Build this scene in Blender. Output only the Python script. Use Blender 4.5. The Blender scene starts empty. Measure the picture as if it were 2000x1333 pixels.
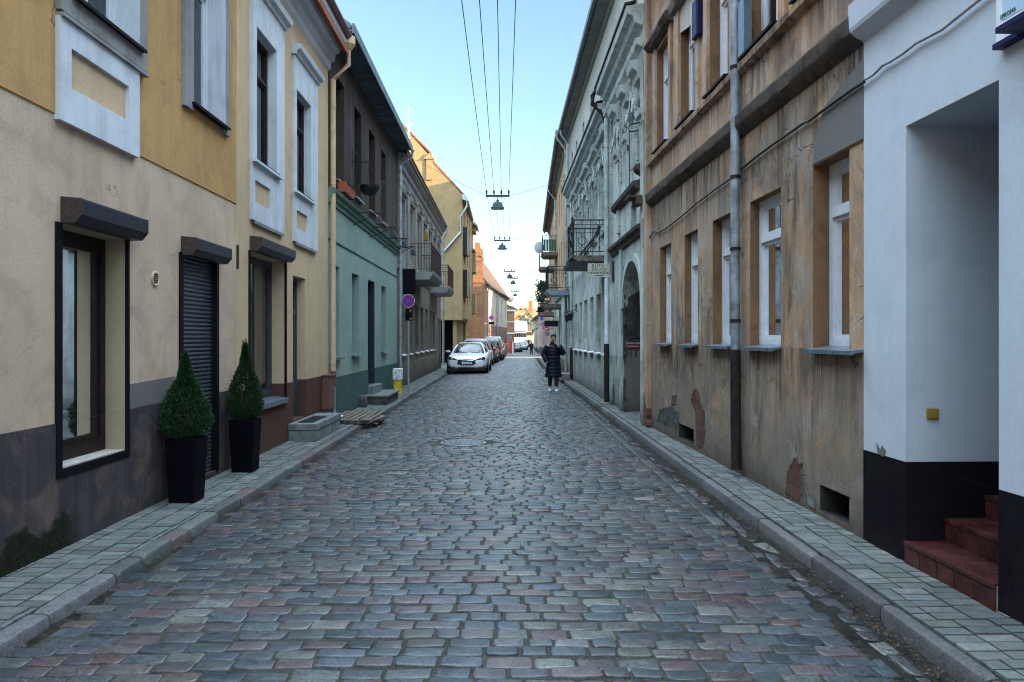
import bpy, bmesh, math, random
from mathutils import Vector, Matrix, noise as mnoise
random.seed(11)
SC = bpy.context.scene
COL = SC.collection
FP, CX, CY, CH = 1400.0, 985.0, 660.0, 1.70      # focal length in photo pixels, vanishing point, camera height
def V(*a): return Vector(a)
def at_depth(x, y, Y): return V((x-CX)*Y/FP, Y, CH+(CY-y)*Y/FP)
def ground_depth(y, z=0.0): return (CH-z)*FP/(y-CY)
def smooth(t): t = max(0.0, min(1.0, t)); return t*t*(3-2*t)
def zg(Y):                                        # height of the street along its length
    if Y < 50: return 0.0
    if Y < 105: return -0.6*smooth((Y-50)/55)
    return -0.6 + 0.9*smooth((Y-105)/60)
def xo(Y):                                        # the street bends gently to the right
    if Y < 30: return 0.0
    if Y < 70: return 0.0007*(Y-30)**2
    return 1.12 + 0.056*(Y-70)

class Frame:                                      # a facade plane: u along it, d outwards, z up
    def __init__(s, a, b, out):
        s.o = V(a[0], a[1], 0); dv = V(b[0]-a[0], b[1]-a[1], 0); s.len = dv.length
        s.u = dv.normalized(); s.n = V(s.u.y, -s.u.x, 0)
        if s.n.dot(V(*out, 0)) < 0: s.n = -s.n
    def p(s, u, d, z): return s.o + s.u*u + s.n*d + V(0, 0, z)
    def at(s, x, y, d=0.0):
        r = V((x-CX)/FP, 1, (CY-y)/FP); c = V(0, 0, CH)
        t = (s.o + s.n*d - c).dot(s.n)/r.dot(s.n); q = c + r*t
        return (q-s.o).dot(s.u), q.z
    def U(s, x, d=0.0): return s.at(x, CY, d)[0]

class MB:
    def __init__(s): s.v = []; s.f = []; s.m = []; s.mi = 0; s.c = None
    def add(s, vs, fs):
        b = len(s.v); s.v.extend([tuple(p) for p in vs])
        for f in fs: s.f.append(tuple(b+i for i in f)); s.m.append(s.mi)
        return s
    def hexa(s, p): return s.add(p, [(0,3,2,1),(4,5,6,7),(0,1,5,4),(1,2,6,5),(2,3,7,6),(3,0,4,7)])
    def box(s, x0, x1, y0, y1, z0, z1):
        return s.hexa([(x0,y0,z0),(x1,y0,z0),(x1,y1,z0),(x0,y1,z0),(x0,y0,z1),(x1,y0,z1),(x1,y1,z1),(x0,y1,z1)])
    def fbox(s, F, u0, u1, d0, d1, z0, z1):
        P = F.p
        return s.hexa([P(u0,d0,z0),P(u1,d0,z0),P(u1,d1,z0),P(u0,d1,z0),P(u0,d0,z1),P(u1,d0,z1),P(u1,d1,z1),P(u0,d1,z1)])
    def poly(s, pts): return s.add(pts, [tuple(range(len(pts)))])
    def prism(s, pts, off):
        n = len(pts); off = Vector(off); q = [Vector(p) for p in pts]
        s.add(q + [p+off for p in q], [tuple(range(n))[::-1], tuple(range(n, 2*n))] + [(i,(i+1)%n,n+(i+1)%n,n+i) for i in range(n)])
        return s
    def fprof(s, F, u0, u1, prof): return s.prism([F.p(u0, d, z) for d, z in prof], F.u*(u1-u0))
    def fpoly(s, F, pts, d0, d1): return s.prism([F.p(u, d0, z) for u, z in pts], F.n*(d1-d0))
    def tube(s, path, r, n=8, r2=None):
        path = [Vector(p) for p in path]; k = len(path); rings = []
        for i, p in enumerate(path):
            t = (path[min(i+1,k-1)] - path[max(i-1,0)]).normalized()
            a = t.cross(V(0,0,1)) if abs(t.z) < .95 else t.cross(V(0,1,0))
            a.normalize(); b = t.cross(a)
            rr = r if not isinstance(r, (list, tuple)) else r[i]
            rings.append([p + a*(rr*math.cos(2*math.pi*j/n)) + b*((r2 or rr)*math.sin(2*math.pi*j/n)) for j in range(n)])
        return s.loft(rings)
    def loft(s, rings, cap=True, close=True):
        n = len(rings[0]); k = len(rings); fs = []
        for i in range(k-1):
            for j in range(n if close else n-1):
                fs.append((i*n+j, i*n+(j+1)%n, (i+1)*n+(j+1)%n, (i+1)*n+j))
        if cap: fs += [tuple(range(n))[::-1], tuple((k-1)*n+j for j in range(n))]
        return s.add([p for r in rings for p in r], fs)
    def lathe(s, c, prof, n=16, axis='z', ring=False):
        if ring: prof = list(prof)+[prof[0]]
        c = Vector(c); rings = []
        for r, h in prof:
            ring = []
            for j in range(n):
                a = 2*math.pi*j/n; ca, sa = r*math.cos(a), r*math.sin(a)
                ring.append(c + (V(ca, sa, h) if axis == 'z' else V(ca, h, sa) if axis == 'y' else V(h, ca, sa)))
            rings.append(ring)
        return s.loft(rings, cap=not ring)
    def build(s, name, mat, parent=None, shade=None, bevel=0, local=False, kind=None):
        me = bpy.data.meshes.new(name)
        off = V(0,0,0)
        if parent is not None and not local:
            q = parent
            while q is not None: off += q.location; q = q.parent
        vs = s.v if off.length == 0 else [(x-off.x, y-off.y, z-off.z) for x, y, z in s.v]
        me.from_pydata(vs, [], s.f)
        for m in (mat if isinstance(mat, (list, tuple)) else [mat]): me.materials.append(m)
        if s.m and max(s.m): me.polygons.foreach_set('material_index', s.m)
        if s.c:
            at = me.color_attributes.new('tint', 'FLOAT_COLOR', 'POINT')
            at.data.foreach_set('color', [k for c in s.c for k in (c[0], c[1], c[2], 1.0)])
        if len(s.f) < 60000:
            bm = bmesh.new(); bm.from_mesh(me); bmesh.ops.recalc_face_normals(bm, faces=bm.faces); bm.to_mesh(me); bm.free()
        if shade is not None:
            me.polygons.foreach_set('use_smooth', [True]*len(me.polygons))
            me.set_sharp_from_angle(angle=math.radians(shade))
        me.update()
        o = bpy.data.objects.new(name, me); COL.objects.link(o)
        if parent is not None: o.parent = parent
        if bevel:
            b = o.modifiers.new('Bevel', 'BEVEL'); b.width = bevel; b.segments = 2; b.limit_method = 'ANGLE'; b.angle_limit = math.radians(40)
        if kind: o['kind'] = kind
        return o

def tag(o, label, cat, group=None):
    o['label'] = label; o['category'] = cat
    if group: o['group'] = group
    return o
def thing(name, label, cat, loc=(0,0,0), group=None):
    o = bpy.data.objects.new(name, None); COL.objects.link(o); o.location = loc; o.empty_display_size = .2
    return tag(o, label, cat, group)
def copy_thing(o, parent=None):
    kids = [c for c in bpy.data.objects if c.parent == o]
    c = o.copy(); COL.objects.link(c); c.parent = parent
    for k in kids: copy_thing(k, c)
    return c
def text(name, body, mat, parent, loc, xdir, ydir, size, depth=.004, sx=1.0, spacing=1.0):
    cu = bpy.data.curves.new(name, 'FONT'); cu.body = body; cu.size = size; cu.extrude = depth; cu.align_x = 'CENTER'; cu.align_y = 'CENTER'
    cu.space_line = .9; cu.space_character = spacing; cu.materials.append(mat)
    o = bpy.data.objects.new(name, cu); COL.objects.link(o)
    x = Vector(xdir).normalized(); y = Vector(ydir).normalized(); z = x.cross(y)
    m = Matrix((x, y, z)).transposed().to_4x4()
    me = bpy.data.meshes.new_from_object(o.evaluated_get(bpy.context.evaluated_depsgraph_get())); bpy.data.objects.remove(o)
    me.materials.clear(); me.materials.append(mat); o = bpy.data.objects.new(name, me); COL.objects.link(o)
    off = V(0,0,0); q = parent
    while q is not None: off += q.location; q = q.parent
    o.matrix_basis = Matrix.Translation(Vector(loc)-off) @ m @ Matrix.Diagonal((sx,1,1,1))
    if parent is not None: o.parent = parent
    return o

# ---------------------------------------------------------------- materials
class G:
    def __init__(s, name):
        s.mat = bpy.data.materials.new(name); s.mat.use_nodes = True; s.nt = s.mat.node_tree; s.n = s.nt.nodes; s.n.clear()
        s.out = s.n.new('ShaderNodeOutputMaterial'); s._pos = None
    def lk(s, a, b): s.nt.links.new(a, b)
    def setin(s, node, key, v):
        if v is None: return
        if isinstance(v, bpy.types.NodeSocket): s.lk(v, node.inputs[key])
        else:
            i = node.inputs[key]
            if i.type == 'RGBA' and not isinstance(v, (int, float)) and len(v) == 3: v = (*v, 1)
            i.default_value = v
    def node(s, t, props=None, **kw):
        n = s.n.new(t)
        for k, v in (props or {}).items(): setattr(n, k, v)
        for k, v in kw.items(): s.setin(n, k.replace('_', ' '), v)
        return n
    def pos(s):
        if s._pos is None: s._pos = s.n.new('ShaderNodeNewGeometry').outputs['Position']
        return s._pos
    def obj(s): return s.n.new('ShaderNodeTexCoord').outputs['Object']
    def scale(s, v, sc, loc=(0,0,0)): return s.node('ShaderNodeMapping', Vector=v, Scale=sc, Location=loc).outputs[0]
    def noise(s, v, scale, detail=4, rough=.55, dist=0):
        return s.node('ShaderNodeTexNoise', Vector=v, Scale=scale, Detail=detail, Roughness=rough, Distortion=dist).outputs['Fac']
    def ramp(s, fac, stops, interp='LINEAR'):
        n = s.n.new('ShaderNodeValToRGB'); s.lk(fac, n.inputs[0]); n.color_ramp.interpolation = interp
        e = n.color_ramp.elements
        while len(e) < len(stops): e.new(.5)
        for el, (p, c) in zip(e, stops):
            el.position = p; el.color = (c, c, c, 1) if isinstance(c, (int, float)) else (*c, 1)
        return n.outputs[0]
    def mix(s, fac, a, b, mode='MIX'):
        n = s.n.new('ShaderNodeMix'); n.data_type = 'RGBA'; n.blend_type = mode
        for i, v in ((0, fac), (6, a), (7, b)):
            if isinstance(v, bpy.types.NodeSocket): s.lk(v, n.inputs[i])
            else: n.inputs[i].default_value = v if i == 0 else ((*v, 1) if not isinstance(v, (int, float)) else (v, v, v, 1))
        return n.outputs[2]
    def math(s, op, a, b=None, c=None, clamp=False):
        n = s.n.new('ShaderNodeMath'); n.operation = op; n.use_clamp = clamp
        for i, v in enumerate((a, b, c)):
            if v is None: continue
            if isinstance(v, bpy.types.NodeSocket): s.lk(v, n.inputs[i])
            else: n.inputs[i].default_value = v
        return n.outputs[0]
    def z(s, v=None):
        n = s.n.new('ShaderNodeSeparateXYZ'); s.lk(v or s.pos(), n.inputs[0]); return n.outputs[2]
    def maprange(s, v, a, b, c=0., d=1.):
        n = s.n.new('ShaderNodeMapRange'); n.interpolation_type = 'SMOOTHSTEP'; s.lk(v, n.inputs[0])
        for i, q in zip((1,2,3,4), (a,b,c,d)): n.inputs[i].default_value = q
        return n.outputs[0]
    def bump(s, h, strength=.3, dist=.01, normal=None):
        n = s.node('ShaderNodeBump', Height=h, Strength=strength, Distance=dist)
        if normal is not None: s.lk(normal, n.inputs['Normal'])
        return n.outputs[0]
    def bsdf(s, color, rough=.7, metal=0., spec=.4, normal=None, **kw):
        n = s.n.new('ShaderNodeBsdfPrincipled')
        s.setin(n, 'Base Color', color); s.setin(n, 'Roughness', rough); s.setin(n, 'Metallic', metal); s.setin(n, 'Specular IOR Level', spec)
        if normal is not None: s.lk(normal, n.inputs['Normal'])
        for k, v in kw.items(): s.setin(n, k.replace('_', ' '), v)
        s.lk(n.outputs[0], s.out.inputs[0]); return s.mat

def plaster(name, base, alt, stain, amount=.5, streak=.4, grime=.6, grime_h=.7, grime_col=(.05,.05,.045), bands=(), bump=.35, cracks=.0, scale=1.0, fine_amt=.2, moss=None, spec=.12):
    """Painted or bare render: blotches, rain streaks, splash dirt at the foot, hairline cracks."""
    g = G(name); p = g.pos()
    big = g.noise(p, .9*scale, 6, .6, .3)
    col = g.mix(g.ramp(big, [(.32, 0), (.68, 1)]), base, alt)
    blotch = g.ramp(g.noise(p, 2.3*scale, 8, .65, .6), [(.5, 0), (.72, 1)])
    col = g.mix(g.math('MULTIPLY', blotch, amount), col, stain)
    st = g.noise(g.scale(p, (5, 5, .3)), 1.6, 9, .72, .7)
    stm = g.math('MULTIPLY', g.ramp(st, [(.47, 0), (.66, 1)]), streak)
    patch = g.ramp(g.noise(p, .7, 3), [(.4, .25), (.62, 1)])
    col = g.mix(g.math('MULTIPLY', stm, patch), col, stain)
    for zb, h, dark in bands:                       # runs of dirt washed down from a ledge at height zb
        zz = g.z(); m = g.math('MULTIPLY', g.maprange(zz, zb-h, zb), g.math('LESS_THAN', zz, zb+.02))
        nn = g.math('MULTIPLY', g.ramp(g.noise(g.scale(p, (6, 6, .22)), 1.7, 9, .75, .8), [(.40, 0), (.72, 1)]), g.ramp(g.noise(g.scale(p, (1.6, 1.6, .35)), 1.3, 4, .6, .5), [(.36, .15), (.6, 1)]))
        col = g.mix(g.math('MULTIPLY', g.math('MULTIPLY', m, nn), dark), col, grime_col)
    fine = g.noise(p, 55, 3)
    col = g.mix(g.ramp(fine, [(.3, fine_amt), (.7, 0)]), col, grime_col)
    if grime > 0:
        w = g.math('MULTIPLY_ADD', g.noise(p, 3.0, 7, .7, .5), grime_h*1.5, g.math('MULTIPLY', g.z(), -1.0))
        gm = g.maprange(w, -.05, grime_h*.75)
        col = g.mix(g.math('MULTIPLY', gm, grime), col, grime_col)
    if moss:                                        # moss creeping up the foot of the wall along part of its length
        y0, y1, mh_ = moss; sy = g.n.new('ShaderNodeSeparateXYZ'); g.lk(p, sy.inputs[0])
        w = g.math('MULTIPLY_ADD', g.noise(p, 2.6, 5, .55, .3), mh_*2.2, g.math('MULTIPLY', g.z(), -1.0))
        mm = g.math('MULTIPLY', g.maprange(w, mh_*.25, mh_*.5), g.maprange(sy.outputs[1], y1+.25, y1-.1)); col = g.mix(mm, col, g.mix(g.ramp(g.noise(p, 26, 6, .7), [(.35,0),(.65,1)]), (.006,.008,.005), (.022,.024,.013)))
    h = g.math('ADD', g.math('MULTIPLY', g.noise(p, 5, 6, .6), .8), g.math('MULTIPLY', fine, .22))
    if cracks > 0:
        dv = g.node('ShaderNodeVectorMath', {'operation': 'ADD'}); g.lk(p, dv.inputs[0])
        nz = g.node('ShaderNodeTexNoise', Vector=p, Scale=3.5, Detail=6.0); ns = g.node('ShaderNodeVectorMath', {'operation': 'SCALE'}, Scale=.45); g.lk(nz.outputs['Color'], ns.inputs[0]); g.lk(ns.outputs[0], dv.inputs[1])
        vo = g.node('ShaderNodeTexVoronoi', {'feature': 'DISTANCE_TO_EDGE'}, Vector=dv.outputs[0], Scale=1.1)
        cm = g.math('MULTIPLY', g.maprange(vo.outputs['Distance'], .0, .008, 1, 0), g.ramp(g.noise(p, 1.1, 3), [(.52, 0), (.6, 1)]))
        col = g.mix(g.math('MULTIPLY', cm, cracks), col, (.05, .04, .035)); h = g.math('SUBTRACT', h, cm)
    return g.bsdf(col, .9, spec=spec, normal=g.bump(h, bump, .012))

def aged(name, ramp4, grey, pale, dark, foot, bands=(), peel=.5, foot_h=1.5, drip=.8, bump=.6):
    """Old unpainted render: large patches of different fading, dark and pale drips, peeled skins with crisp edges, splash zone."""
    g = G(name); p = g.pos(); z = g.z()
    n1 = g.noise(p, .75, 9, .66, .9); n2 = g.noise(g.scale(p, (1,1,.6), (7,3,1)), 1.9, 9, .68, .7)
    col = g.ramp(n1, [(.36, ramp4[0]), (.46, ramp4[1]), (.535, ramp4[2]), (.62, ramp4[3])])
    col = g.mix(g.math('MULTIPLY', g.ramp(n2, [(.47, 0), (.56, 1)]), .7), col, grey)
    s1 = g.ramp(g.noise(g.scale(p, (2.6,2.6,.40)), 1.7, 10, .70, 1.2), [(.48, 0), (.66, 1)]); g1 = g.ramp(g.noise(g.scale(p, (1,1,.5), (2,9,4)), 1.0, 5, .6, .5), [(.40, .1), (.56, 1)])
    col = g.mix(g.math('MULTIPLY', g.math('MULTIPLY', s1, g1), drip), col, dark)
    s2 = g.ramp(g.noise(g.scale(p, (2.4,2.4,.9), (3,3,9)), 1.7, 10, .72, 1.0), [(.52, 0), (.66, 1)])
    col = g.mix(g.math('MULTIPLY', s2, .4), col, pale)
    for zb, h, k in bands:
        m = g.math('MULTIPLY', g.maprange(z, zb-h, zb), g.math('LESS_THAN', z, zb+.02))
        nn = g.math('MULTIPLY', g.ramp(g.noise(g.scale(p, (4,4,.30), (zb,0,0)), 1.7, 9, .72, 1.0), [(.38, 0), (.62, 1)]), g.ramp(g.noise(g.scale(p, (1.6,1.6,.35)), 1.3, 4, .6, .5), [(.34, .2), (.55, 1)]))
        col = g.mix(g.math('MULTIPLY', g.math('MULTIPLY', m, nn), k), col, tuple(c*.45 for c in dark))
    n3 = g.noise(g.scale(p, (1,1,1), (5,5,5)), 2.6, 11, .70, .6)
    zone = g.math('ADD', g.maprange(z, foot_h*1.3, .2, 0, .085), 0)
    pm = g.ramp(g.math('ADD', n3, zone), [(.655, 0), (.67, 1)]); edge = g.ramp(g.math('ADD', n3, zone), [(.635, 0), (.655, 1), (.67, 0)])
    col = g.mix(g.math('MULTIPLY', pm, peel), col, pale); col = g.mix(g.math('MULTIPLY', edge, .35*peel), col, dark)
    w = g.math('MULTIPLY_ADD', g.noise(p, 1.8, 9, .7, .8), foot_h*1.7, g.math('MULTIPLY', z, -1.0))
    col = g.mix(g.math('MULTIPLY', g.maprange(w, -.15, foot_h*.8), .8), col, foot)
    w2 = g.math('MULTIPLY_ADD', g.noise(p, 3.4, 8, .7, .5), .8, g.math('MULTIPLY', z, -1.0)); col = g.mix(g.math('MULTIPLY', g.maprange(w2, -.05, .4), .75), col, tuple(c*.32 for c in foot))
    fine = g.noise(p, 48, 4, .7); col = g.mix(g.ramp(fine, [(.28, .35), (.66, 0)]), col, dark)
    dv = g.node('ShaderNodeVectorMath', {'operation': 'ADD'}); g.lk(p, dv.inputs[0]); nz = g.node('ShaderNodeTexNoise', Vector=p, Scale=3.0, Detail=7.0); ns = g.node('ShaderNodeVectorMath', {'operation': 'SCALE'}, Scale=.6); g.lk(nz.outputs['Color'], ns.inputs[0]); g.lk(ns.outputs[0], dv.inputs[1])
    vo = g.node('ShaderNodeTexVoronoi', {'feature': 'DISTANCE_TO_EDGE'}, Vector=dv.outputs[0], Scale=.9)
    cm = g.math('MULTIPLY', g.maprange(vo.outputs['Distance'], .0, .008, 1, 0), g.ramp(g.noise(p, 1.1, 3), [(.5, 0), (.58, 1)])); col = g.mix(g.math('MULTIPLY', cm, .7), col, (.03,.026,.022))
    h = g.math('ADD', g.math('MULTIPLY', g.noise(p, 6, 7, .65), .8), g.math('MULTIPLY', fine, .3)); h = g.math('SUBTRACT', h, g.math('MULTIPLY', pm, .6)); h = g.math('SUBTRACT', h, cm)
    return g.bsdf(col, .9, spec=.12, normal=g.bump(h, bump, .012))

def simple(name, col, rough=.6, metal=0., spec=.4, var=.18, bump=.0, scale=12, **kw):
    g = G(name); p = g.obj(); n = g.noise(p, scale, 5, .6)
    dark = tuple(c*(1-var*1.6) for c in col); lite = tuple(min(1, c*(1+var)) for c in col)
    c = g.ramp(n, [(.3, dark), (.7, lite)])
    r = g.ramp(g.noise(p, scale*.6, 4), [(.3, max(.02, rough-.1)), (.7, min(1, rough+.1))])
    return g.bsdf(c, r, metal, spec, g.bump(n, bump, .01) if bump else None, **kw)

def brickmat(name, c1, c2, mortar, axis='x', bw=.25, bh=.075, dirt=.3):
    g = G(name); p = g.pos(); s = g.n.new('ShaderNodeSeparateXYZ'); g.lk(p, s.inputs[0]); c = g.n.new('ShaderNodeCombineXYZ')
    g.lk(s.outputs['X' if axis == 'x' else 'Y'], c.inputs[0]); g.lk(s.outputs['Z'], c.inputs[1])
    b = g.node('ShaderNodeTexBrick', {'offset': .5}, Vector=c.outputs[0], Color1=c1, Color2=c2, Mortar=mortar, Scale=1.0)
    b.inputs['Mortar Size'].default_value = .008; b.inputs['Brick Width'].default_value = bw; b.inputs['Row Height'].default_value = bh; b.inputs['Bias'].default_value = .1
    col = g.mix(g.math('MULTIPLY', g.ramp(g.noise(p, 1.6, 6, .65), [(.45, 0), (.7, 1)]), dirt), b.outputs[0], tuple(x*.35 for x in c1))
    h = g.math('ADD', g.math('MULTIPLY', b.outputs['Fac'], -1.0), g.math('MULTIPLY', g.noise(p, 40, 3), .35))
    return g.bsdf(col, .9, spec=.2, normal=g.bump(h, .5, .012))

def glassmat(name, tint=(.02,.025,.03), rough=.03):
    """Window glass: a see-through sheet with mirror-like reflection growing at grazing angles."""
    g = G(name)
    fr = g.node('ShaderNodeFresnel', IOR=1.55).outputs[0]
    n = g.bump(g.noise(g.pos(), 1.3, 2), .04, .02)
    gl = g.node('ShaderNodeBsdfGlossy', Color=(.95,.97,1.0), Roughness=rough, Normal=n).outputs[0]
    tr = g.node('ShaderNodeBsdfTransparent', Color=(.82,.88,.88)).outputs[0]
    m = g.n.new('ShaderNodeMixShader'); g.lk(g.math('MULTIPLY_ADD', fr, 1.15, .03, True), m.inputs[0]); g.lk(tr, m.inputs[1]); g.lk(gl, m.inputs[2])
    g.lk(m.outputs[0], g.out.inputs[0]); return g.mat

def tintmat(name, rough=(.35,.7), spec=.5, speck=.35, bump=.5, gain=1.0, wet=0.):
    """Stones: each carries its own colour in the mesh, with grain, worn sheen and dirt in this material."""
    g = G(name); p = g.pos(); a = g.node('ShaderNodeAttribute', {'attribute_name': 'tint'}).outputs['Color']
    n = g.noise(p, 70, 4, .7); n2 = g.noise(p, 14, 5, .6); n3 = g.noise(p, .8, 4)
    col = g.mix(1.0, a, g.ramp(n, [(.25, 1-speck*1.5), (.5, 1.0), (.78, 1+speck)]), 'MULTIPLY')
    col = g.mix(1.0, col, g.ramp(n2, [(.3, .72), (.7, 1.18)]), 'MULTIPLY')
    col = g.mix(1.0, col, g.ramp(n3, [(.3, .8*gain), (.7, 1.12*gain)]), 'MULTIPLY')
    r = g.ramp(g.noise(p, 9, 5), [(.3, rough[0]), (.7, rough[1])])
    h = g.math('ADD', g.math('MULTIPLY', n, .3), n2)
    return g.bsdf(col, r, spec=spec, normal=g.bump(h, bump, .006))

def woodmat(name, c1, c2, board=.14, axis='y', rough=.75):
    """Vertical boards: a groove between boards, grain and weathering along them."""
    g = G(name); p = g.pos(); s = g.n.new('ShaderNodeSeparateXYZ'); g.lk(p, s.inputs[0]); u = s.outputs['Y' if axis == 'y' else 'X']
    t = g.math('DIVIDE', u, board); fl = g.math('FLOOR', t); fr = g.math('FRACT', t)
    wn = g.node('ShaderNodeTexWhiteNoise', {'noise_dimensions': '1D'}, W=fl).outputs['Value']
    groove = g.math('MULTIPLY', g.maprange(fr, .0, .07), g.maprange(fr, .93, 1.0, 1, 0))
    grain = g.noise(g.scale(p, (30, 30, 1.2)), 1.5, 7, .65, .4)
    col = g.mix(g.ramp(grain, [(.3, 0), (.7, 1)]), c1, c2)
    col = g.mix(1.0, col, g.ramp(wn, [(0, .6), (1, 1.35)]), 'MULTIPLY')
    col = g.mix(g.math('MULTIPLY', g.ramp(g.noise(p, 1.2, 5, .7), [(.5, 0), (.75, 1)]), .4), col, (.11,.085,.07))
    col = g.mix(g.math('SUBTRACT', 1.0, groove), col, (.008,.007,.006))
    h = g.math('ADD', groove, g.math('MULTIPLY', grain, .25))
    return g.bsdf(col, rough, spec=.25, normal=g.bump(h, .6, .012))

def tilemat(name, c1, c2, axis='y', w=.22, h=.32, zscale=1.0):
    g = G(name); p = g.pos(); s = g.n.new('ShaderNodeSeparateXYZ'); g.lk(p, s.inputs[0])
    c = g.n.new('ShaderNodeCombineXYZ'); g.lk(s.outputs['Y' if axis == 'y' else 'X'], c.inputs[0]); g.lk(s.outputs['Z'], c.inputs[1])
    b = g.node('ShaderNodeTexBrick', {'offset': .5}, Vector=c.outputs[0], Color1=c1, Color2=c2, Mortar=tuple(x*.3 for x in c1), Scale=1.0)
    b.inputs['Mortar Size'].default_value = .012; b.inputs['Brick Width'].default_value = w; b.inputs['Row Height'].default_value = h*zscale
    col = g.mix(g.math('MULTIPLY', g.ramp(g.noise(p, 1.5, 6), [(.45,0),(.7,1)]), .4), b.outputs[0], tuple(x*.4 for x in c1))
    return g.bsdf(col, .8, spec=.25, normal=g.bump(g.math('MULTIPLY', b.outputs['Fac'], -1.0), .6, .03))
M = {}
M['ochre'] = plaster('ochre_render', (.53,.305,.118), (.43,.25,.10), (.25,.165,.085), .6, .6, grime=0, cracks=.9)
M['beige_low'] = plaster('beige_render', (.61,.445,.32), (.48,.355,.26), (.28,.215,.17), .55, .45, grime=0, cracks=.7)
M['plinth_grey'] = plaster('grey_plinth_render', (.062,.052,.060), (.034,.030,.039), (.17,.12,.097), .8, .5, grime=.3, grime_h=.2, grime_col=(.02,.02,.016), bump=.4, scale=1.3, moss=(0, 5.6, .40))
M['cream'] = plaster('cream_render', (.60,.435,.275), (.52,.375,.24), (.34,.25,.165), .4, .45, grime=0)
M['brown_plinth'] = plaster('red_brown_plinth', (.105,.047,.037), (.08,.037,.03), (.045,.026,.022), .5, .35, grime=.5, grime_h=.22, bump=.25)
M['white_trim'] = plaster('white_trim_paint', (.60,.635,.68), (.51,.545,.59), (.26,.265,.275), .45, .5, grime=0, bump=.2, fine_amt=.1)
M['grey_trim'] = plaster('weathered_trim', (.30,.29,.28), (.24,.23,.225), (.10,.095,.09), .6, .6, grime=0, bump=.3)
M['teal'] = plaster('teal_render', (.28,.37,.325), (.235,.32,.285), (.14,.20,.185), .4, .45, grime=0, bump=.2, fine_amt=.15)
M['teal_dark'] = plaster('dark_teal_plinth', (.065,.125,.115), (.05,.10,.093), (.028,.052,.05), .35, .3, grime=.5, grime_h=.2, bump=.25)
M['teal_trim'] = plaster('green_cornice_paint', (.15,.24,.20), (.115,.19,.16), (.045,.06,.055), .5, .4, grime=0, bump=.15)
M['grey_house'] = plaster('grey_brown_render', (.225,.185,.15), (.165,.137,.115), (.068,.058,.05), .75, .75, grime=.85, grime_h=1.0, grime_col=(.045,.043,.034), bump=.45, cracks=.5, bands=((7.3,1.4,.5),(4.0,.9,.5)))
M['grey_house_up'] = plaster('pale_grey_render', (.30,.285,.255), (.235,.22,.195), (.11,.10,.085), .65, .8, grime=0, bump=.4, bands=((7.3,1.6,.6),))
M['tan'] = plaster('tan_render', (.36,.255,.125), (.30,.21,.108), (.19,.135,.075), .5, .55, grime=.4, grime_h=.8, bump=.2)
M['orange'] = aged('orange_render', ((.145,.108,.083),(.30,.205,.138),(.43,.265,.152),(.44,.35,.275)), (.32,.27,.225), (.52,.46,.40), (.05,.041,.035), (.19,.168,.142), bands=((4.1,1.4,1.0),(1.58,.8,.9)), foot_h=1.8, drip=.85)
M['orange_up'] = aged('orange_upper_render', ((.25,.175,.125),(.42,.265,.165),(.52,.315,.18),(.50,.385,.29)), (.42,.325,.25), (.57,.49,.41), (.085,.066,.054), (.17,.15,.125), bands=((4.88,.85,.85),), foot_h=.3, peel=.4, drip=.7)
M['reveal_orange'] = plaster('rusty_orange_reveal', (.25,.135,.062), (.18,.10,.05), (.07,.045,.03), .8, .8, grime=0, bump=.4, scale=2)
M['band_dark'] = plaster('sooty_ledge', (.065,.055,.047), (.13,.10,.078), (.02,.019,.017), .8, .7, grime=0, bump=.6, scale=2.5)
M['cement'] = plaster('cement_patch', (.165,.16,.15), (.145,.14,.132), (.11,.105,.10), .3, .2, grime=0, bump=.35)
M['white_house'] = plaster('white_house_render', (.52,.57,.63), (.48,.53,.59), (.37,.41,.45), .35, .3, grime=0, bump=.4, fine_amt=.08)
M['black_plinth'] = plaster('black_plinth_paint', (.0075,.0065,.010), (.010,.009,.013), (.025,.024,.027), .35, .15, grime=.4, grime_h=.2, grime_col=(.025,.022,.02), bump=.2, fine_amt=.2, spec=.02)
M['mint'] = aged('pale_mint_render', ((.28,.33,.315),(.48,.545,.515),(.56,.62,.585),(.44,.47,.44)), (.37,.40,.37), (.62,.65,.615), (.085,.09,.085), (.20,.20,.18), bands=((7.0,1.4,.85),(3.9,.9,.85),(1.25,.8,.7)), foot_h=1.2, drip=.95)
M['mint_trim'] = plaster('pale_mint_moulding', (.52,.575,.545), (.40,.445,.42), (.12,.125,.115), .85, .75, grime=0, bump=.35, scale=2.5)
M['attic'] = plaster('pale_attic_render', (.52,.49,.43), (.45,.42,.37), (.25,.23,.2), .5, .6, grime=0, bump=.3)
M['soffit'] = plaster('weathered_soffit', (.24,.26,.235), (.18,.195,.175), (.06,.06,.05), .65, .3, grime=0, bump=.3, scale=2)
M['stone_rough'] = plaster('sooty_rubble', (.06,.055,.05), (.03,.028,.026), (.12,.11,.10), .6, .2, grime=0, bump=1.0, scale=4)
M['passage'] = plaster('passage_render', (.20,.185,.16), (.15,.14,.125), (.07,.065,.06), .6, .4, grime=.7, grime_h=.6, bump=.4)
M['pink'] = plaster('pale_pink_render', (.50,.36,.33), (.45,.33,.31), (.3,.22,.2), .4, .4, grime=.4, bump=.2)
M['pale'] = plaster('pale_cream_render', (.52,.46,.36), (.46,.41,.32), (.3,.26,.2), .4, .4, grime=.4, bump=.2)
M['peach'] = plaster('peach_render', (.50,.33,.21), (.44,.29,.19), (.26,.18,.13), .5, .5, grime=.3, bump=.3)
M['far_white'] = plaster('far_white_render', (.66,.66,.64), (.6,.6,.58), (.4,.4,.38), .3, .2, grime=0, bump=.1)
M['far_yellow'] = plaster('far_yellow_render', (.62,.50,.28), (.56,.45,.25), (.4,.32,.2), .3, .2, grime=0, bump=.1)
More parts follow.
